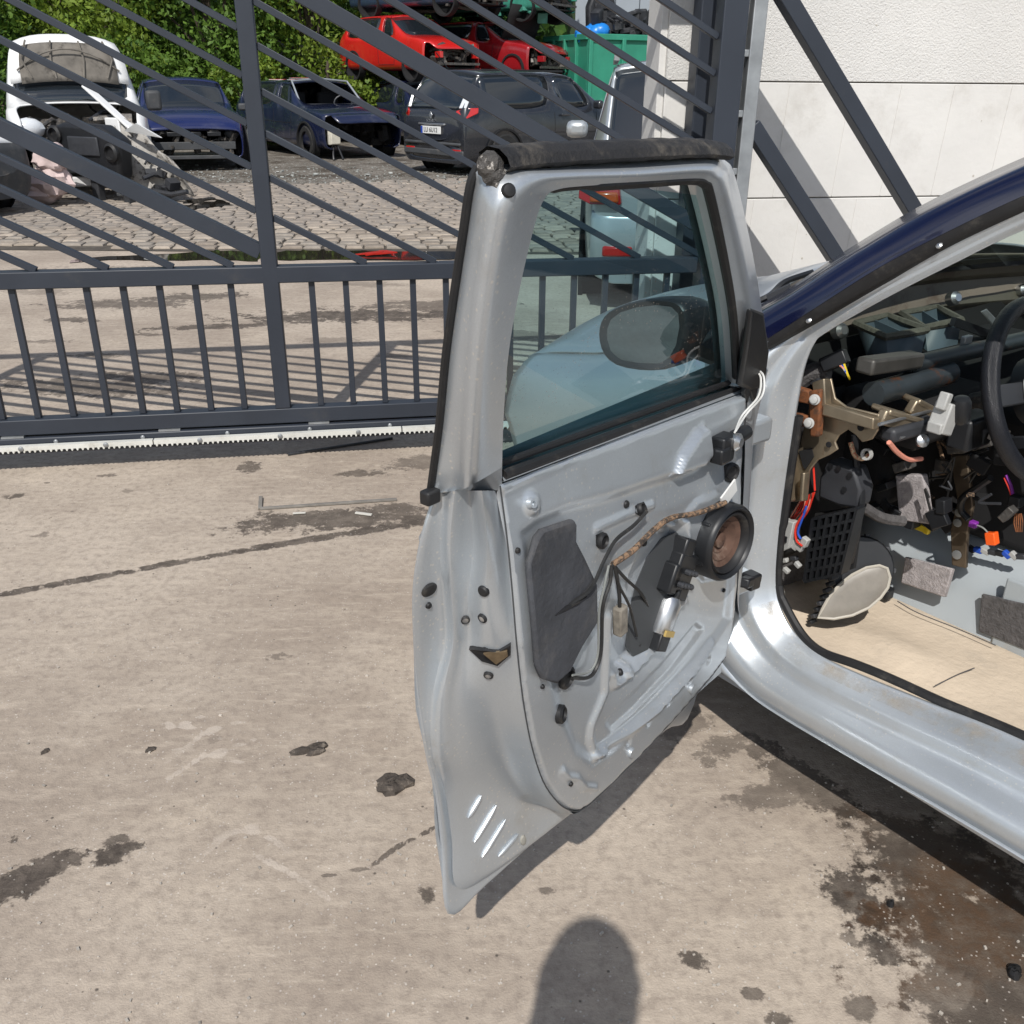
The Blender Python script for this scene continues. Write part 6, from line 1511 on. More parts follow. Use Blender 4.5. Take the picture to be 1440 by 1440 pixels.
# shell of the footwell
fl = [cZ(1098,862,.30), cZ(1150,905,.30)]
MB().add([(.16, -.09, .262), (-1.5, -.09, .262), (-1.5, -.66, .235), (.16, -.66, .235)], [(0, 1, 2, 3)]).build('floor_pan', M_grey, car, solid=.01)
G = []
for a in np.linspace(0, 1, 22):
    x = .13 - 1.2 * a; G.append([np.array([x, -.098 - .507 * b, .292 + .008 * math.sin(a * 9 + b * 5) * (1 - b) - .02 * b + (.05 * max(0, 1 - a * 9) ) + (.025 * math.exp(-((a - .28) ** 2 + (b - .5) ** 2) * 90))]) for b in np.linspace(0, 1, 14)])
MB().grid(G).build('floor_foam', M_tan, car, solid=.012)
for pts in ([(1262,846),(1290,862),(1345,884),(1400,908)], [(1315,965),(1345,950),(1370,940)]):
    P = [cZ(*p, .292) + np.array([0, 0, .001]) for p in pts]; MB().tube(smoothpath(P, 5), .0014, 5).build('foam_crease', M_felt2, car)
MB().grid([[np.array([.10 + .05 * b, -.13 - 1.33 * a, .22 + .42 * b]) for b in np.linspace(0, 1, 6)] for a in np.linspace(0, 1, 12)]).build('toe_board', M_felt2, car, solid=.01)
MB().grid([[np.array([.15 + .04 * b, -.12 - 1.36 * a, .62 + .28 * b]) for b in np.linspace(0, 1, 4)] for a in np.linspace(0, 1, 10)]).build('bulkhead_insulation', M_inner, car, solid=.01)
# olive scuttle panel below the screen
G = []
for a in np.linspace(0, 1, 22):
    b_ = 1 - (2 * a - 1) ** 2; y = -.07 - 1.46 * a; x0 = -.005 + .19 * b_
    G.append([np.array([x0 + .10, y, .86 + .0 * b_]), np.array([x0 + .075, y, .905]), np.array([x0 + .085, y, .925]), np.array([x0 + .10, y, .965]), np.array([x0 + .070, y, .985]), np.array([x0 + .055, y, 1.005 + .03 * b_]), np.array([x0 + .03, y, 1.02 + .035 * b_])])
MB().grid(G).build('scuttle_inner_panel', M_cowl, car, sharp=30, solid=.004)
for px_, py_ in ((1340, 420), (1437, 408), (1180, 466)):
    p = cX(px_, py_, .16); MB().lathe([(.018, -.01), (.018, .012), (.010, .020)], 12, frame(Vector(p), Vector((-1, .3, .4)))).build('panel_clip', M_chrome, car)
# tunnel
tz = .475
G = []
for x in np.linspace(.12, -1.4, 16):
    G.append([np.array([x, y, z]) for y, z in ((-.56, .235), (-.585, .27), (-.60, .36), (-.625, .43), (-.68, tz), (-.80, tz + .01), (-.92, tz), (-.97, .43), (-1.0, .3), (-1.02, .235))])
MB().grid(G).build('tunnel', M_grey, car, sharp=60, solid=.004)
MB().prism([CI(cY(*p, -.578)) for p in ((1380,836),(1470,856),(1470,925),(1376,888))], (0, -.01, 0)).build('tunnel_mat', M_felt2, car, bevel=.002)
MB().box((-.60, -.588, .345), (.60, .012, .20)).build('tunnel_cover', M_grey, car, bevel=.006)
fq = [cY(*p, -.57) for p in ((1277,783),(1344,800),(1332,840),(1271,820))]
MB().prism([CI(q) for q in fq], (0, .016, .006)).build('felt_square', M_felt, car, bevel=.003)
# far side of the footwell and passenger floor
MB().add([(.16, -1.02, .24), (-1.5, -1.02, .24), (-1.5, -1.46, .26), (.16, -1.46, .26)], [(0, 1, 2, 3)]).build('floor_pan', M_felt2, car, solid=.01)
# cross-car beam
def tubeX(name, pts, r, m, x, n=14): return MB().tube([cX(px, py, x) for px, py in pts], r, n).build(name, m, car)
tubeX('cross_beam', [(1228,554),(1250,548),(1335,524)], .025, M_tube, -.12)
tubeX('cross_beam', [(1280,513),(1440,477)], .0185, M_tube, -.11)
p0, p1 = cX(1215, 515, -.115), cX(1288, 505, -.115)
MB().bar(p0, p1, .040, .032).build('beam_sleeve', mat('dull_zinc', (.085, .082, .075), .5, metal=.5, var=.35, vscale=18), car, bevel=.006, seg=2)
e = cX(1440, 477, -.11); MB().tube([e, (-.11, -1.45, e[2])], .0185, 12).build('cross_beam', M_tube, car)
# bracket at the pillar
by = -.165
bk = [(1108,640),(1124,628),(1140,560),(1150,538),(1168,532),(1174,560),(1190,572),(1236,583),(1234,606),(1226,618),(1212,622),(1203,612),(1192,604),(1180,612),(1174,622),(1178,632),(1166,640),(1150,647),(1138,662),(1134,704),(1113,706),(1110,668)]
MB().prism([CI(cY(*p, by)) for p in bk], (0, -.006, 0)).build('pillar_bracket', M_zinc, car, bevel=.002)
fl_ = [[(1166,566),(1238,588),(1236,604),(1164,584)], [(1108,640),(1114,640),(1120,704),(1113,706)], [(1134,664),(1140,664),(1137,704),(1132,704)], [(1150,538),(1168,532),(1170,570),(1156,575)]]
for q in fl_: MB().prism([CI(cY(*p, by + .004)) for p in q], (0, .022, .004)).build('bracket_flange', M_zinc, car, bevel=.003)
MB().prism([CI(cY(*p, by + .003)) for p in ((1124,634),(1142,630),(1145,642),(1133,660),(1130,656))], (0, .002, 0)).build('bracket_slot', M_inner, car)
for px_, py_, r_ in ((1166, 625, .006), (1211, 601, .007)): MB().lathe([(r_, 0), (r_, .003), (r_ * .6, .003)], 12, frame(Vector(cY(px_, py_, by + .006)), Vector((0, 1, 0)))).build('bracket_hole', M_inner, car)
for q in ([(1112,538),(1146,548),(1150,568),(1112,560)], [(1112,578),(1140,582),(1150,600),(1112,596)], [(1144,548),(1162,545),(1158,612),(1146,612)]):
    MB().prism([CI(cY(*p, -.15)) for p in q], (0, .018, 0)).build('hinge_plate', M_rust, car, bevel=.004)
for px_, py_ in ((1146, 562), (1138, 595)):
    MB().lathe([(.011, 0), (.011, .003), (.0075, .004), (.0075, .011), (.005, .012)], 6 if px_ < 0 else 14, frame(Vector(cY(px_, py_, -.130)), Vector((-.35, 1, .25)))).build('bolt', M_white, car)
# relay and its wires, felt roll
MB().box(CI(cY(1174, 507, -.20)), (.052, .03, .03), M=Matrix.Rotation(R(35), 3, 'Y') @ Matrix.Rotation(R(20), 3, 'Z')).build('relay', M_plast, car, bevel=.003)
for i, m_ in enumerate((M_pk, M_white, M_bl, M_yel)):
    MB().tube(smoothpath([cY(1178 + i * 3, 512, -.195), cY(1186 + i * 2, 518 + 3 * i, -.19), cY(1192 + i, 527 + 2 * i, -.20)], 5), .0022, 5).build('relay_wire', m_, car)
MB().tube(smoothpath([cY(1120, 540, -.19), cY(1140, 525, -.20), cY(1165, 520, -.21)], 5), .020, 10).build('felt_roll', M_felt2, car)
MB().prism([CI(cY(*p, -.155)) for p in ((1140,538),(1152,531),(1164,537),(1157,549))], (0, .008, 0)).build('clip_plate', M_plast2, car, bevel=.002)
# black backdrop behind the dash: heater box and ducts
MB().box((.03, -.75, .72), (.16, .62, .34)).build('heater_box', M_inner, car, bevel=.03)
MB().box((.10, -.30, .62), (.06, .42, .40)).build('wiring_mass', M_inner, car, bevel=.03)
MB().box((-.13, -.83, .635), (.48, .36, .33)).build('heater_housing', M_inner, car, bevel=.03)
MB().box((-.05, -.50, .80), (.20, .30, .10)).build('air_box', M_inner, car, bevel=.02)
# demister ducts with foam gaskets
def duct(pts, z, drop, name):
    top = [cZ(px, py, z) for px, py in pts]; c = np.mean(top, axis=0); bot = [np.array([c[0] - .05 + (p[0] - c[0]) * .55, c[1] + (p[1] - c[1]) * .6 + .02, z - drop]) for p in top]; n = len(top)
    MB().add(top + bot, [(i, (i + 1) % n, n + (i + 1) % n, n + i) for i in range(n)] + [tuple(range(n, 2 * n))]).build(name, M_duct, car, solid=.004)
    P = top + [top[0]]; MB().tube([q for i in range(n) for q in (top[i], (top[i] + top[(i + 1) % n]) / 2)], .009, 6, closed=True).build('duct_gasket', M_gask, car)
    MB().bar(top[0] * .45 + top[1] * .55 + np.array([0, 0, -.02]), top[3] * .5 + top[2] * .5 + np.array([0, 0, -.02]), .004, .04).build('duct_vane', M_duct, car)
duct([(1203,455),(1248,444),(1303,464),(1246,474)], .945, .12, 'demister_duct')
duct([(1268,441),(1318,432),(1352,450),(1300,461)], .945, .12, 'demister_duct')
MB().bar(cX(1340,452,.0), cX(1400,474,.0), .012, .02).build('duct_stay', M_plast, car)
MB().prism([CI(cX(*p, -.03)) for p in ((1378,438),(1386,434),(1407,456),(1402,466))], (-.004, 0, 0)).build('steel_tab', M_galv, car, bevel=.002)
MB().box(CI(cX(1359, 479, -.10)), (.012, .03, .022)).build('steel_tab', M_galv, car, bevel=.002)
# column clamps, connectors and stalk
for (x0, y0, x1, y1) in ((1238,575,1290,590), (1280,560,1318,580)):
    MB().bar(cX(x0, y0, -.16), cX(x1, y1, -.18), .05, .012).bar(cX(x0, y0 + 10, -.17), cX(x1, y1 + 12, -.19), .02, .03).build('column_clamp', M_zinc, car, bevel=.004)
tubeX('pull_rod', [(1236,597),(1300,580),(1322,573)], .0035, M_chrome, -.19, 8); tubeX('pull_rod', [(1265,616),(1300,604),(1312,598)], .003, M_chrome, -.20, 8)
MB().bar(cX(1246,612,-.18), cX(1310,594,-.20), .035, .03).build('column_shroud', M_plast2, car, bevel=.008)
w_ = cX(1327, 588, -.25)
MB().box(CI(w_), (.035, .040, .060), M=Matrix.Rotation(R(18), 3, 'X')).box(CI(w_ + np.array([0, .012, .036])), (.02, .018, .034), M=Matrix.Rotation(R(18), 3, 'X')).box(CI(w_ + np.array([0, .020, -.014])), (.03, .02, .022)).build('white_connector', M_white, car, bevel=.003)
k0 = cX(1352, 572, -.27); MB().lathe([(.010, -.036), (.017, -.026), (.018, .008), (.014, .018), (.004, .021)], 16, Matrix.Translation(Vector(k0)) @ Matrix.Rotation(R(-18), 4, 'X')).build('stalk_knob', M_plast, car)
MB().box(CI(cX(1365, 605, -.22)), (.05, .10, .07)).build('column_switch', M_plast, car, bevel=.008)
MB().lathe([(.013, 0), (.013, .006), (.007, .010)], 12, frame(Vector(cX(1296, 620, -.22)), Vector((-1, .6, .5)))).build('ignition_barrel', M_chrome, car)
# steering wheel
sw = np.array([-.28, -.55, .885]); ta = R(22)
def swp(a, r, d=0.0): return sw + np.array([r * math.sin(a) * math.sin(ta) - d * math.cos(ta), r * math.cos(a), r * math.sin(a) * math.cos(ta) + d * math.sin(ta)])
M_leather = mat('perforated_black_leather', (.013, .014, .018), .33, var=.15, vscale=30, bump=.35, bscale=500)
MB().tube([swp(a, .178) for a in np.linspace(0, 2 * math.pi, 49)[:-1]], .0175, 12, closed=True).build('steering_wheel', M_leather, car)
MB().lathe([(.07, -.02), (.075, .01), (.06, .03), (.01, .035)], 20, frame(Vector(swp(0, 0)), Vector((-math.cos(ta), 0, math.sin(ta))))).build('wheel_hub', M_plast, car)
for a in (0.1, math.pi - .1, -math.pi / 2): MB().bar(swp(a, .06, -.0), swp(a, .172, .0), .045, .016, up=(-1, 0, .4)).build('wheel_spoke', M_plast2, car, bevel=.004)
MB().tube([sw + np.array([.02, 0, -.01]), sw + np.array([.30, 0, -.14])], .022, 10).build('steering_column', M_scrapm, car)
# fuse box carrier, grid and round blower
MB().prism([CI(cY(*p, -.22)) for p in ((1163,648),(1200,660),(1210,690),(1205,715),(1180,712),(1150,700),(1152,672))], (0, -.05, 0)).build('fuse_box', M_plast2, car, bevel=.006)
for px_, py_ in ((1169,655),(1180,658),(1188,688),(1196,668)): MB().lathe([(.005, 0), (.006, .004), (.003, .004)], 10, frame(Vector(cY(px_, py_, -.2185)), Vector((0, 1, 0)))).build('fuse_box_stud', M_plast, car)
gq = lambda u, v: cY(1148 + 62 * u - 12 * v, 728 - 14 * u + 88 * v, -.21)
for i in range(7):
    MB().bar(gq(i / 6, 0), gq(i / 6 * .82, 1), .006, .030, up=(0, 1, 0)).build('carrier_rib', M_plast, car)
for i in range(7):
    MB().bar(gq(0, i / 6), gq(1 - .18 * i / 6, i / 6), .006, .028, up=(0, 1, 0)).build('carrier_rib', M_plast, car)
MB().prism([CI(cY(*p, -.25)) for p in ((1146,722),(1212,712),(1200,800),(1134,818))], (0, -.01, 0)).build('carrier_back', M_inner, car)
cb = MB().tube(smoothpath([cY(1202,612,-.24), cY(1205,660,-.24), cY(1212,700,-.23), cY(1206,740,-.23), cY(1196,790,-.25)], 6), .0075, 8).build('black_conduit', M_plast, car)
MB().tube(smoothpath([cY(1212,712,-.28), cY(1240,728,-.34), cY(1270,733,-.40)], 6), .012, 8).build('felt_strap', M_felt2, car)
MB().prism([CI(cY(*p, -.45)) for p in ((1258,668),(1298,668),(1308,738),(1264,732))], (0, -.02, 0)).build('felt_flap', M_felt, car, bevel=.004)
lens = [(1150,868),(1156,856),(1166,838),(1180,822),(1198,808),(1218,798),(1236,795),(1247,799),(1251,812),(1248,826),(1238,840),(1222,854),(1198,865),(1172,870)]
P0 = HPT + cf * -.10 + cn * -.34 + np.array([0, 0, .40]); nn_ = CP - P0; nn_ /= np.linalg.norm(nn_); nn_ = nn_ * .75 + np.array([0, 0, .0]) + (-cf) * .25; nn_ /= np.linalg.norm(nn_)
lc = [cloc(on_plane(x, y, P0, nn_)) for x, y in lens]; nl = np.array([nn_ @ cf, nn_ @ cn, nn_[2]])
M_lens = mat('dusty_lens', (.23, .21, .18), .42, var=.25, vscale=14, coat=.1, dust=(.29, .255, .20), dscale=10, dthr=(.5, .8))
cc_ = np.mean(lc, axis=0); n_ = len(lc)
rings = [[cc_ + (p - cc_) * k_ + nl * h_ for p in lc] for k_, h_ in ((1.0, -.006), (1.0, .002), (.96, .003), (.6, .0035), (.2, .004))]
kk = MB().grid([r_ + [r_[0]] for r_ in rings]); kk.add(rings[-1], [tuple(range(n_))]); kk.build('round_lens', M_lens, car)
MB().tube([p + nl * .003 for p in lc], .0035, 6, closed=True).build('lens_rim', mat('pale_rim', (.45, .42, .36), .5), car)
dc = cloc(on_plane(1212, 800, P0, nn_)); Mx = frame(Vector(dc - nl * .012), Vector(nl))
MB().lathe([(.050, -.075), (.060, -.070), (.066, -.035), (.066, -.030), (.074, -.028), (.076, -.004), (.072, .0)], 28, Mx).build('blower_housing', M_plast, car)
for i in range(9): MB().box((.076 * math.cos(i * .7), .076 * math.sin(i * .7), -.016), (.010, .010, .016)).build('blower_clip', M_plast2, car).matrix_local = Mx
for i in range(8):
    t = i / 7; q = cY(1172 - 30 * t, 812 + 62 * t, -.27); MB().box(CI(q), (.012, .022, .010), M=Matrix.Rotation(R(30), 3, 'Y')).build('connector_tooth', M_plast if i % 2 else M_plast2, car, bevel=.002)
MB().box(CI(cZ(1243, 832, .30)), (.04, .03, .03)).build('black_clip', M_plast, car, bevel=.004)
# pedal-side steel strap
st = [(1336,640),(1360,640),(1363,672),(1368,712),(1360,752),(1358,800),(1338,795),(1336,745),(1346,705),(1340,670)]
MB().prism([CI(cY(*p, -.56)) for p in st], (0, -.012, 0)).build('steel_strap', mat('brown_steel', (.13, .10, .07), .5, metal=.6, var=.4, vscale=18), car, bevel=.003)
for px_, py_, r_ in ((1349,721,.010),(1347,735,.010),(1346,780,.011)): MB().lathe([(r_, 0), (r_, .003), (r_ * .5, .004)], 12, frame(Vector(cY(px_, py_, -.558)), Vector((0, 1, 0)))).build('strap_rivet', M_galv, car)
MB().tube(smoothpath([cY(1393,672,-.50), cY(1370,688,-.52), cY(1353,702,-.53), cY(1352,718,-.54), cY(1362,730,-.54)], 6), .008, 8).build('black_conduit', M_plast, car)
MB().box(CI(cY(1395, 757, -.52)), (.022, .02, .028), M=Matrix.Rotation(R(20), 3, 'Y')).build('orange_connector', M_or, car, bevel=.002)
MB().box(CI(cY(1369, 737, -.52)), (.016, .016, .014)).build('purple_connector', M_pur, car, bevel=.002)
MB().box(CI(cY(1296, 742, -.50)), (.030, .012, .016)).build('yellow_connector', M_yel, car, bevel=.002); MB().box(CI(cY(1304, 745, -.50)), (.012, .012, .020)).build('yellow_connector', M_yel, car, bevel=.002)
MB().tube(smoothpath([cY(1372,738,-.52), cY(1382,742,-.52), cY(1390,750,-.52)], 5), .002, 5).build('grey_lead', M_wgrey, car)
MB().tube(smoothpath([cY(1415,668,-.60), cY(1422,685,-.60), cY(1425,705,-.60)], 5), .0035, 6).build('purple_lead', M_pur, car)
MB().tube(smoothpath([cY(1412,672,-.60), cY(1420,690,-.60), cY(1424,706,-.60)], 5), .002, 6).build('red_lead', M_red, car)
for i in range(5): MB().tube(smoothpath([cY(1428 + i * 2, 722, -.60), cY(1426 + i * 3, 735, -.60), cY(1429 + i * 2, 748, -.60)], 5), .0016, 5).build('rust_lead', M_rust, car)
rr_ = random.Random(3)
for i in range(8):
    MB().box(CI(cY(1366 + i * 10, 772 + i * 1.5, -.60)), (.02, .014, .012), M=Matrix.Rotation(rr_.uniform(-.5, .5), 3, 'Y')).build('plug', (M_plast, M_bl, M_white, M_plast2)[i % 4], car, bevel=.002)
MB().tube(smoothpath([cY(1190,600,-.20), cY(1200,590,-.20)], 3), .002, 5).build('thin_lead', M_wire, car)
# bright wires by the pillar foot
for i in range(9):
    x = 1122 + i * 2.2
    MB().tube(smoothpath([cY(x + 6, 700 - i, -.19), cY(x - 2 + rr_.uniform(-3, 3), 716, -.19), cY(x - 12 + rr_.uniform(-4, 4), 728 + rr_.uniform(-3, 5), -.20)], 5), .0017, 5).build('red_lead', M_red if i % 3 else M_pk, car)
MB().tube(smoothpath([cY(1134,712,-.18), cY(1128,730,-.18), cY(1122,748,-.18), cY(1126,758,-.18)], 6), .0026, 6).build('blue_lead', M_bl, car)
MB().tube(smoothpath([cY(1130,722,-.18), cY(1119,742,-.18), cY(1120,760,-.18), cY(1128,768,-.18)], 6), .0026, 6).build('red_lead', M_red, car)
MB().tube(smoothpath([cY(1142,625,-.19), cY(1146,690,-.17)], 3), .002, 5).build('red_lead', M_red, car)
MB().prism([CI(cY(*p, -.17)) for p in ((1097,730),(1116,735),(1108,772),(1095,778))], (0, -.02, 0)).build('white_relay', M_white, car, bevel=.002)
MB().box(CI(cY(1103, 758, -.168)), (.012, .004, .014)).build('relay_socket', M_plast, car)
for px_, py_ in ((1132,762),(1126,768),(1119,766)): MB().box(CI(cY(px_, py_, -.19)), (.016, .014, .022), M=Matrix.Rotation(R(-15), 3, 'Y')).build('white_connector', M_white, car, bevel=.002)
for px_, py_ in ((1104,788),(1117,785),(1122,794),(1098,832),(1106,802)): MB().box(CI(cY(px_, py_, -.20)), (.016, .012, .010), M=Matrix.Rotation(rr_.uniform(-.6, .6), 3, 'Y')).build('small_plug', M_plast2 if px_ % 2 else M_white, car, bevel=.002)
MB().tube(smoothpath([cY(1196,622,-.21), cY(1202,640,-.21), cY(1212,645,-.21), cY(1222,640,-.21)], 5), .005, 8).build('yellow_loom', mat('multi_loom', (.45, .35, .22), .5, var=.8, vscale=160, col2=(.5, .05, .03), thr=(.5, .6)), car)
MB().lathe([(.012, -.004), (.012, .004), (.008, .004), (.008, -.004)], 16, frame(Vector(cY(1219, 639, -.20)), Vector((0, 1, .2))), cap=False).build('white_ring', M_white, car)
MB().tube(smoothpath([cX(1250,622,-.2), cX(1262,636,-.2), cX(1278,646,-.2), cX(1296,645,-.2)], 6), .005, 6).build('pink_lead', M_pk, car)
rc = random.Random(17)
for i in range(38):                                  # small brackets and plugs crowding the dark dash cavity
    px_, py_ = rc.uniform(1215, 1430), rc.uniform(610, 735); y_ = rc.uniform(-.62, -.42)
    MB().box(CI(cY(px_, py_, y_)), (rc.uniform(.01, .05), rc.uniform(.01, .04), rc.uniform(.008, .04)), M=Matrix.Rotation(rc.uniform(-.7, .7), 3, 'Y')).build('dash_bracket', rc.choice([M_plast, M_plast, M_inner, M_inner, M_scrapm]), car, bevel=.002)
for i in range(16):
    px_, py_ = rc.uniform(1215, 1420), rc.uniform(620, 720); y_ = rc.uniform(-.6, -.42); d_ = lambda: rc.uniform(-22, 22)
    MB().tube(smoothpath([cY(px_, py_, y_), cY(px_ + d_(), py_ + d_(), y_), cY(px_ + d_(), py_ + 14 + d_(), y_)], 5), rc.uniform(.0018, .005), 5).build('dash_lead', rc.choice([M_wire, M_wire, M_plast2, M_tape]), car)

# ================================================================== LITTER ON THE CONCRETE
M_dirt = mat('dried_mud_lump', (.075, .062, .052), .95, var=.5, vscale=30, bump=1.0, bscale=60, col2=(.2, .17, .14), thr=(.55, .65))
def lump(name, label, px, py, d, rz, seed, m=None, cat='debris', parts=3):
    o = thing(name, label, cat, tuple(on_z(px, py)), rz); r = random.Random(seed); k = MB()
    for i in range(parts):
        c = (r.uniform(-.35, .35) * d[0], r.uniform(-.35, .35) * d[1], d[2] * .3); n = 9
        P = []
        for ring, (s, z) in enumerate(((1, 0), (.95, .5), (.6, .95), (.15, 1.0))):
            P.append([(c[0] + math.cos(a * 6.283 / n) * d[0] * .42 * s * r.uniform(.7, 1.2), c[1] + math.sin(a * 6.283 / n) * d[1] * .42 * s * r.uniform(.7, 1.2), d[2] * z * r.uniform(.7, 1.1)) for a in range(n)])
        k.grid([q + [q[0]] for q in P]); k.add(P[-1], [tuple(range(n))])
    k.build('lump', m or M_dirt, o, sharp=25); return o
lump('mud_clod', 'dark crumpled clod lying by the open door\'s rear edge', 562, 1103, (.075, .05, .022), .3, 1)
lump('mud_clod', 'flat dark flake of mud on the open concrete', 436, 1057, (.065, .03, .012), .35, 2)
lump('leaf', 'small dry brown leaf beside the dark mud flake', 215, 1054, (.03, .022, .008), .6, 3, parts=1)
lump('leaf', 'tiny dry leaf alone on the concrete slab', 66, 1055, (.03, .014, .008), .9, 4, parts=1)
lump('black_pebble', 'small black pebble on the oil stain beside the sill', 1252, 1275, (.018, .016, .014), .2, 5, m=M_rubber, parts=1)
lump('black_pebble', 'shiny black lump on the brown oil stain', 1425, 1370, (.03, .024, .018), .2, 6, m=M_rubber, parts=2)
lump('pale_pebble', 'small pale stone next to the bright clod', 612, 1112, (.02, .035, .012), .2, 7, m=mat('pale_pebble', (.3, .27, .23), .9, var=.3, vscale=40), parts=1)
def strip_thing(name, label, a, b, w, h, m, z=.006, hook=None):
    p, q = on_z(*a), on_z(*b); o = thing(name, label, 'debris', tuple((p + q) / 2), 0); c = (p + q) / 2
    k = MB().bar(tuple(p - c + np.array([0, 0, z])), tuple(q - c + np.array([0, 0, z])), w, h)
    k.build('strip', m, o, bevel=.001)
    if hook is not None:
        e = on_z(*hook); MB().bar(tuple(p - c + np.array([0, 0, z])), tuple(e - c + np.array([0, 0, z + .004])), w, h).build('hook_end', m, o, bevel=.001)
    return o
M_gstrip = mat('weathered_strip', (.20, .185, .165), .7, var=.3, vscale=20)
strip_thing('rubber_strip', 'long weathered grey strip with a bent end on the dark stain', (366,717), (558,704), .014, .008, M_gstrip, hook=(367,702))
strip_thing('plastic_rod', 'thin dark rod leaning in the shadow under the rack', (405,641), (552,618), .010, .010, M_plast2)
strip_thing('pale_sliver', 'short pale sliver on the dark stain by the grey strip', (500,723), (523,726), .012, .006, mat('pale_sliver', (.55, .53, .48), .7))
strip_thing('pale_chip', 'thin pale chip next to the weathered grey strip', (412,724), (430,723), .008, .005, mat('pale_sliver', (.55, .53, .48), .7))
strip_thing('white_paper_scrap', 'white paper scrap at the puddle edge by the rail', (206,366), (222,364), .10, .006, M_white)
gr = MB(); rg = random.Random(77)
for i in range(420):
    px_, py_ = rg.uniform(0, 1440), 640 + 800 * rg.random() ** .8; p = on_z(px_, py_); s = rg.uniform(.0015, .0045)
    if abs(p[0]) > 1.6: continue
    gr.box((p[0], p[1], s * .4), (s * rg.uniform(1, 2), s, s), M=Matrix.Rotation(rg.uniform(0, 3), 3, 'Z'))
tag(gr.build('grit', mat('pale_grit', (.42, .38, .33), .9, var=.6, vscale=9), smooth=False), kind='stuff')
# ================================================================== THE PERSON TAKING THE PICTURE (stands behind the camera, shadow falls into view)
person = thing('person', 'person in dark jacket and jeans holding up a phone', 'person', (-.022, -.255, 0), 0)
def skin_part(name, verts, edges, m, sub=2, root=0):
    """verts: (x, y, z, rx, ry)"""
    me = bpy.data.meshes.new(name); me.from_pydata([v[:3] for v in verts], edges, []); o = obj(name, me, None, person)
    me.materials.append(m)
    md = o.modifiers.new('skin', 'SKIN'); md.use_smooth_shade = True
    for i, v in enumerate(verts):
        sv = me.skin_vertices[0].data[i]; sv.radius = (v[3], v[4]); sv.use_root = i == root
    s = o.modifiers.new('sub', 'SUBSURF'); s.levels = s.render_levels = sub; return o
M_skin = mat('skin', (.45, .27, .19), .5, var=.06, vscale=20); M_jack = mat('dark_jacket', (.018, .02, .028), .8, var=.2, vscale=20, bump=.3, bscale=60); M_jean = mat('blue_jeans', (.03, .05, .10), .85, var=.2, vscale=30); M_hair = mat('dark_hair', (.02, .014, .01), .6, var=.3, vscale=60, bump=.6, bscale=90); M_shoe = mat('black_shoe', (.015, .015, .015), .5)
B = [(0, 0, .93, .155, .105), (0, .0, 1.10, .15, .10), (0, 0, 1.28, .17, .11), (0, -.01, 1.41, .11, .075), (0, .005, 1.475, .052, .052), (0, .02, 1.535, .058, .062), (0, .025, 1.60, .076, .094), (0, .02, 1.66, .070, .088), (0, .015, 1.705, .04, .05)]
E_ = [(i, i + 1) for i in range(8)]
for s in (1, -1):
    n = len(B)
    B += [(.165 * s, -.015, 1.385, .055, .055), (.165 * s, .0, 1.20, .042, .042), (.105 * s, .06, 1.12, .040, .040), (.052 * s, .20, 1.33, .026, .026), (.046 * s, .226, 1.39, .024, .020)]
    E_ += [(3, n), (n, n + 1), (n + 1, n + 2), (n + 2, n + 3), (n + 3, n + 4)]
    for f in range(4):                                   # four fingers round the back of the phone, thumb on the front edge
        k = len(B); z = 1.385 + .016 * f
        B += [(.046 * s, .236, z, .009, .009), (.034 * s, .250, z + .006, .0085, .0085), (.016 * s, .249, z + .010, .0075, .0075)]
        E_ += [(n + 4, k), (k, k + 1), (k + 1, k + 2)]
    k = len(B); B += [(.048 * s, .214, 1.43, .011, .011), (.032 * s, .212, 1.452, .009, .009)]; E_ += [(n + 4, k), (k, k + 1)]
    n = len(B)
    B += [(.09 * s, 0, .86, .09, .10), (.10 * s, .012, .50, .06, .062), (.105 * s, -.01, .26, .05, .055), (.105 * s, -.025, .09, .036, .04), (.11 * s, .06, .04, .042, .03), (.112 * s, .14, .03, .038, .024)]
    E_ += [(0, n), (n, n + 1), (n + 1, n + 2), (n + 2, n + 3), (n + 3, n + 4), (n + 4, n + 5)]
skin_part('body', B, E_, M_skin)
J = [(0, 0, .90, .168, .120), (0, .0, 1.10, .165, .115), (0, 0, 1.28, .185, .124), (0, -.01, 1.41, .125, .088), (0, .0, 1.455, .07, .066)]; Ej = [(0, 1), (1, 2), (2, 3), (3, 4)]
T = [(0, 0, .94, .165, .115)]; Et = []
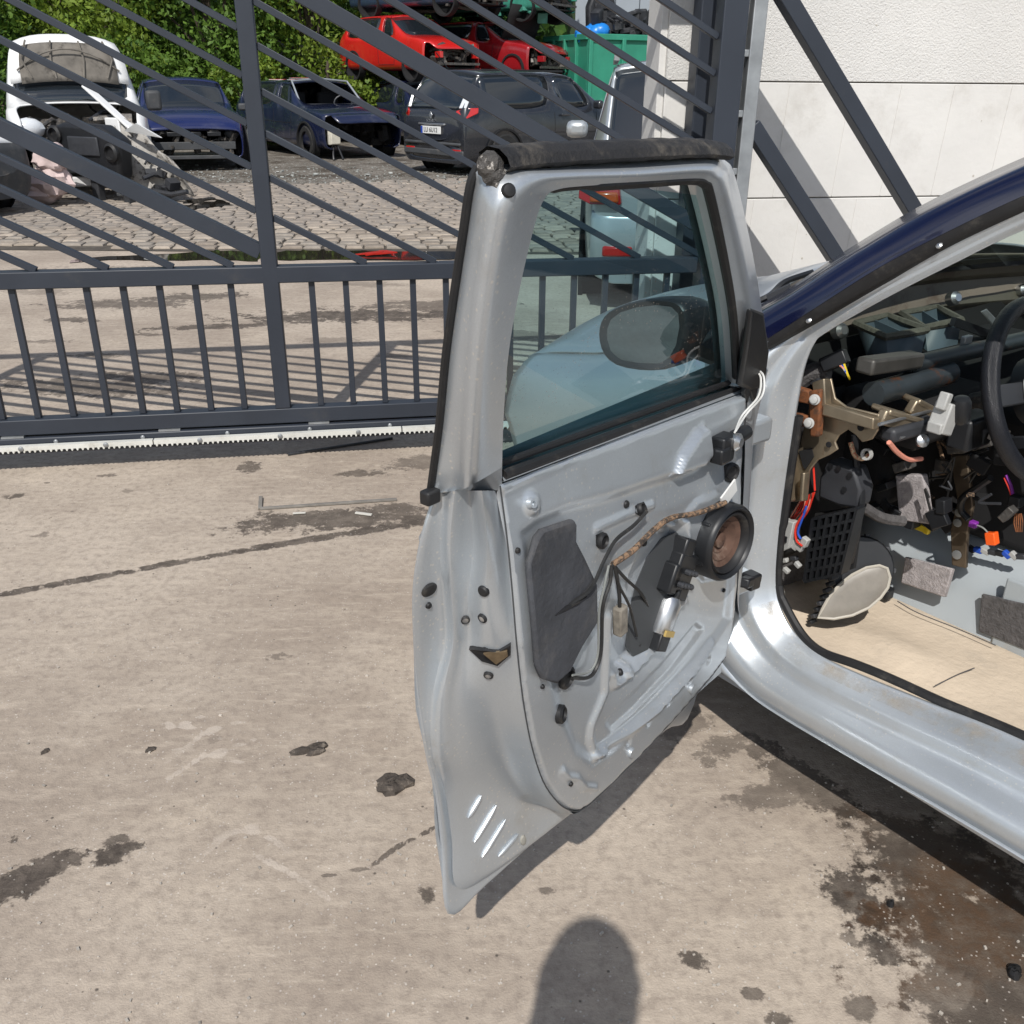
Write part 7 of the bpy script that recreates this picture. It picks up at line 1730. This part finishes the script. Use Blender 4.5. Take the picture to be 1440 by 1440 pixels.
for s in (1, -1):
    n = len(J); J += [(.165 * s, -.015, 1.39, .068, .068), (.155 * s, .0, 1.20, .054, .054), (.105 * s, .06, 1.12, .048, .048), (.058 * s, .17, 1.27, .034, .034)]; Ej += [(3, n), (n, n + 1), (n + 1, n + 2), (n + 2, n + 3)]
    n = len(T); T += [(.09 * s, 0, .86, .10, .11), (.10 * s, .012, .50, .075, .077), (.105 * s, -.01, .26, .066, .07), (.105 * s, -.02, .09, .062, .068)]; Et += [(0, n), (n, n + 1), (n + 1, n + 2), (n + 2, n + 3)]
skin_part('jacket', J, Ej, M_jack); skin_part('jeans', T, Et, M_jean)
for s in (1, -1): skin_part('shoe', [(.105 * s, -.045, .05, .048, .05), (.108 * s, .05, .045, .050, .044), (.112 * s, .16, .035, .046, .034)], [(0, 1), (1, 2)], M_shoe)
hr = MB()
for u in range(0, 9):
    pass
G = []
for i in range(9):
    th = i / 8 * 1.75; G.append([(math.sin(th) * .084 * math.cos(a), .012 - .012 * (i / 8) + math.sin(th) * .108 * math.sin(a) - (.028 * (i / 8) if math.sin(a) > .3 else 0), 1.632 + .104 * math.cos(th) + (.05 * (i / 8) ** 2 if math.sin(a) > .3 else -.03 * (i / 8) ** 2)) for a in np.linspace(0, 2 * math.pi, 21)])
hr.grid(G).build('hair', M_hair, person, solid=.006)
for s in (1, -1):
    pod(MB(), (.032 * s, .108, 1.618), (.013, .008, .010), 10).build('eye', mat('eye_white', (.7, .68, .65), .2), person); pod(MB(), (.080 * s, .015, 1.605), (.010, .020, .032), 10).build('ear', M_skin, person)
pod(MB(), (0, .122, 1.592), (.014, .018, .024), 10).build('nose', M_skin, person); pod(MB(), (0, .108, 1.555), (.026, .008, .007), 10).build('mouth', mat('lips', (.35, .12, .10), .5), person)
phone = thing('phone', 'black phone held upright in both hands by the person', 'phone', (.0, -.022, 1.41), 0)
MB().box((0, 0, 0), (.075, .009, .156)).build('case', M_plast, phone, bevel=.004)
MB().box((0, -.0050, 0), (.068, .0012, .146)).build('screen', M_glassd, phone)
MB().lathe([(.011, 0), (.011, .002), (.006, .0022)], 16, Matrix.Translation((0, .0045, .05)) @ Matrix.Rotation(R(-90), 4, 'X')).build('lens', M_glassd, phone)
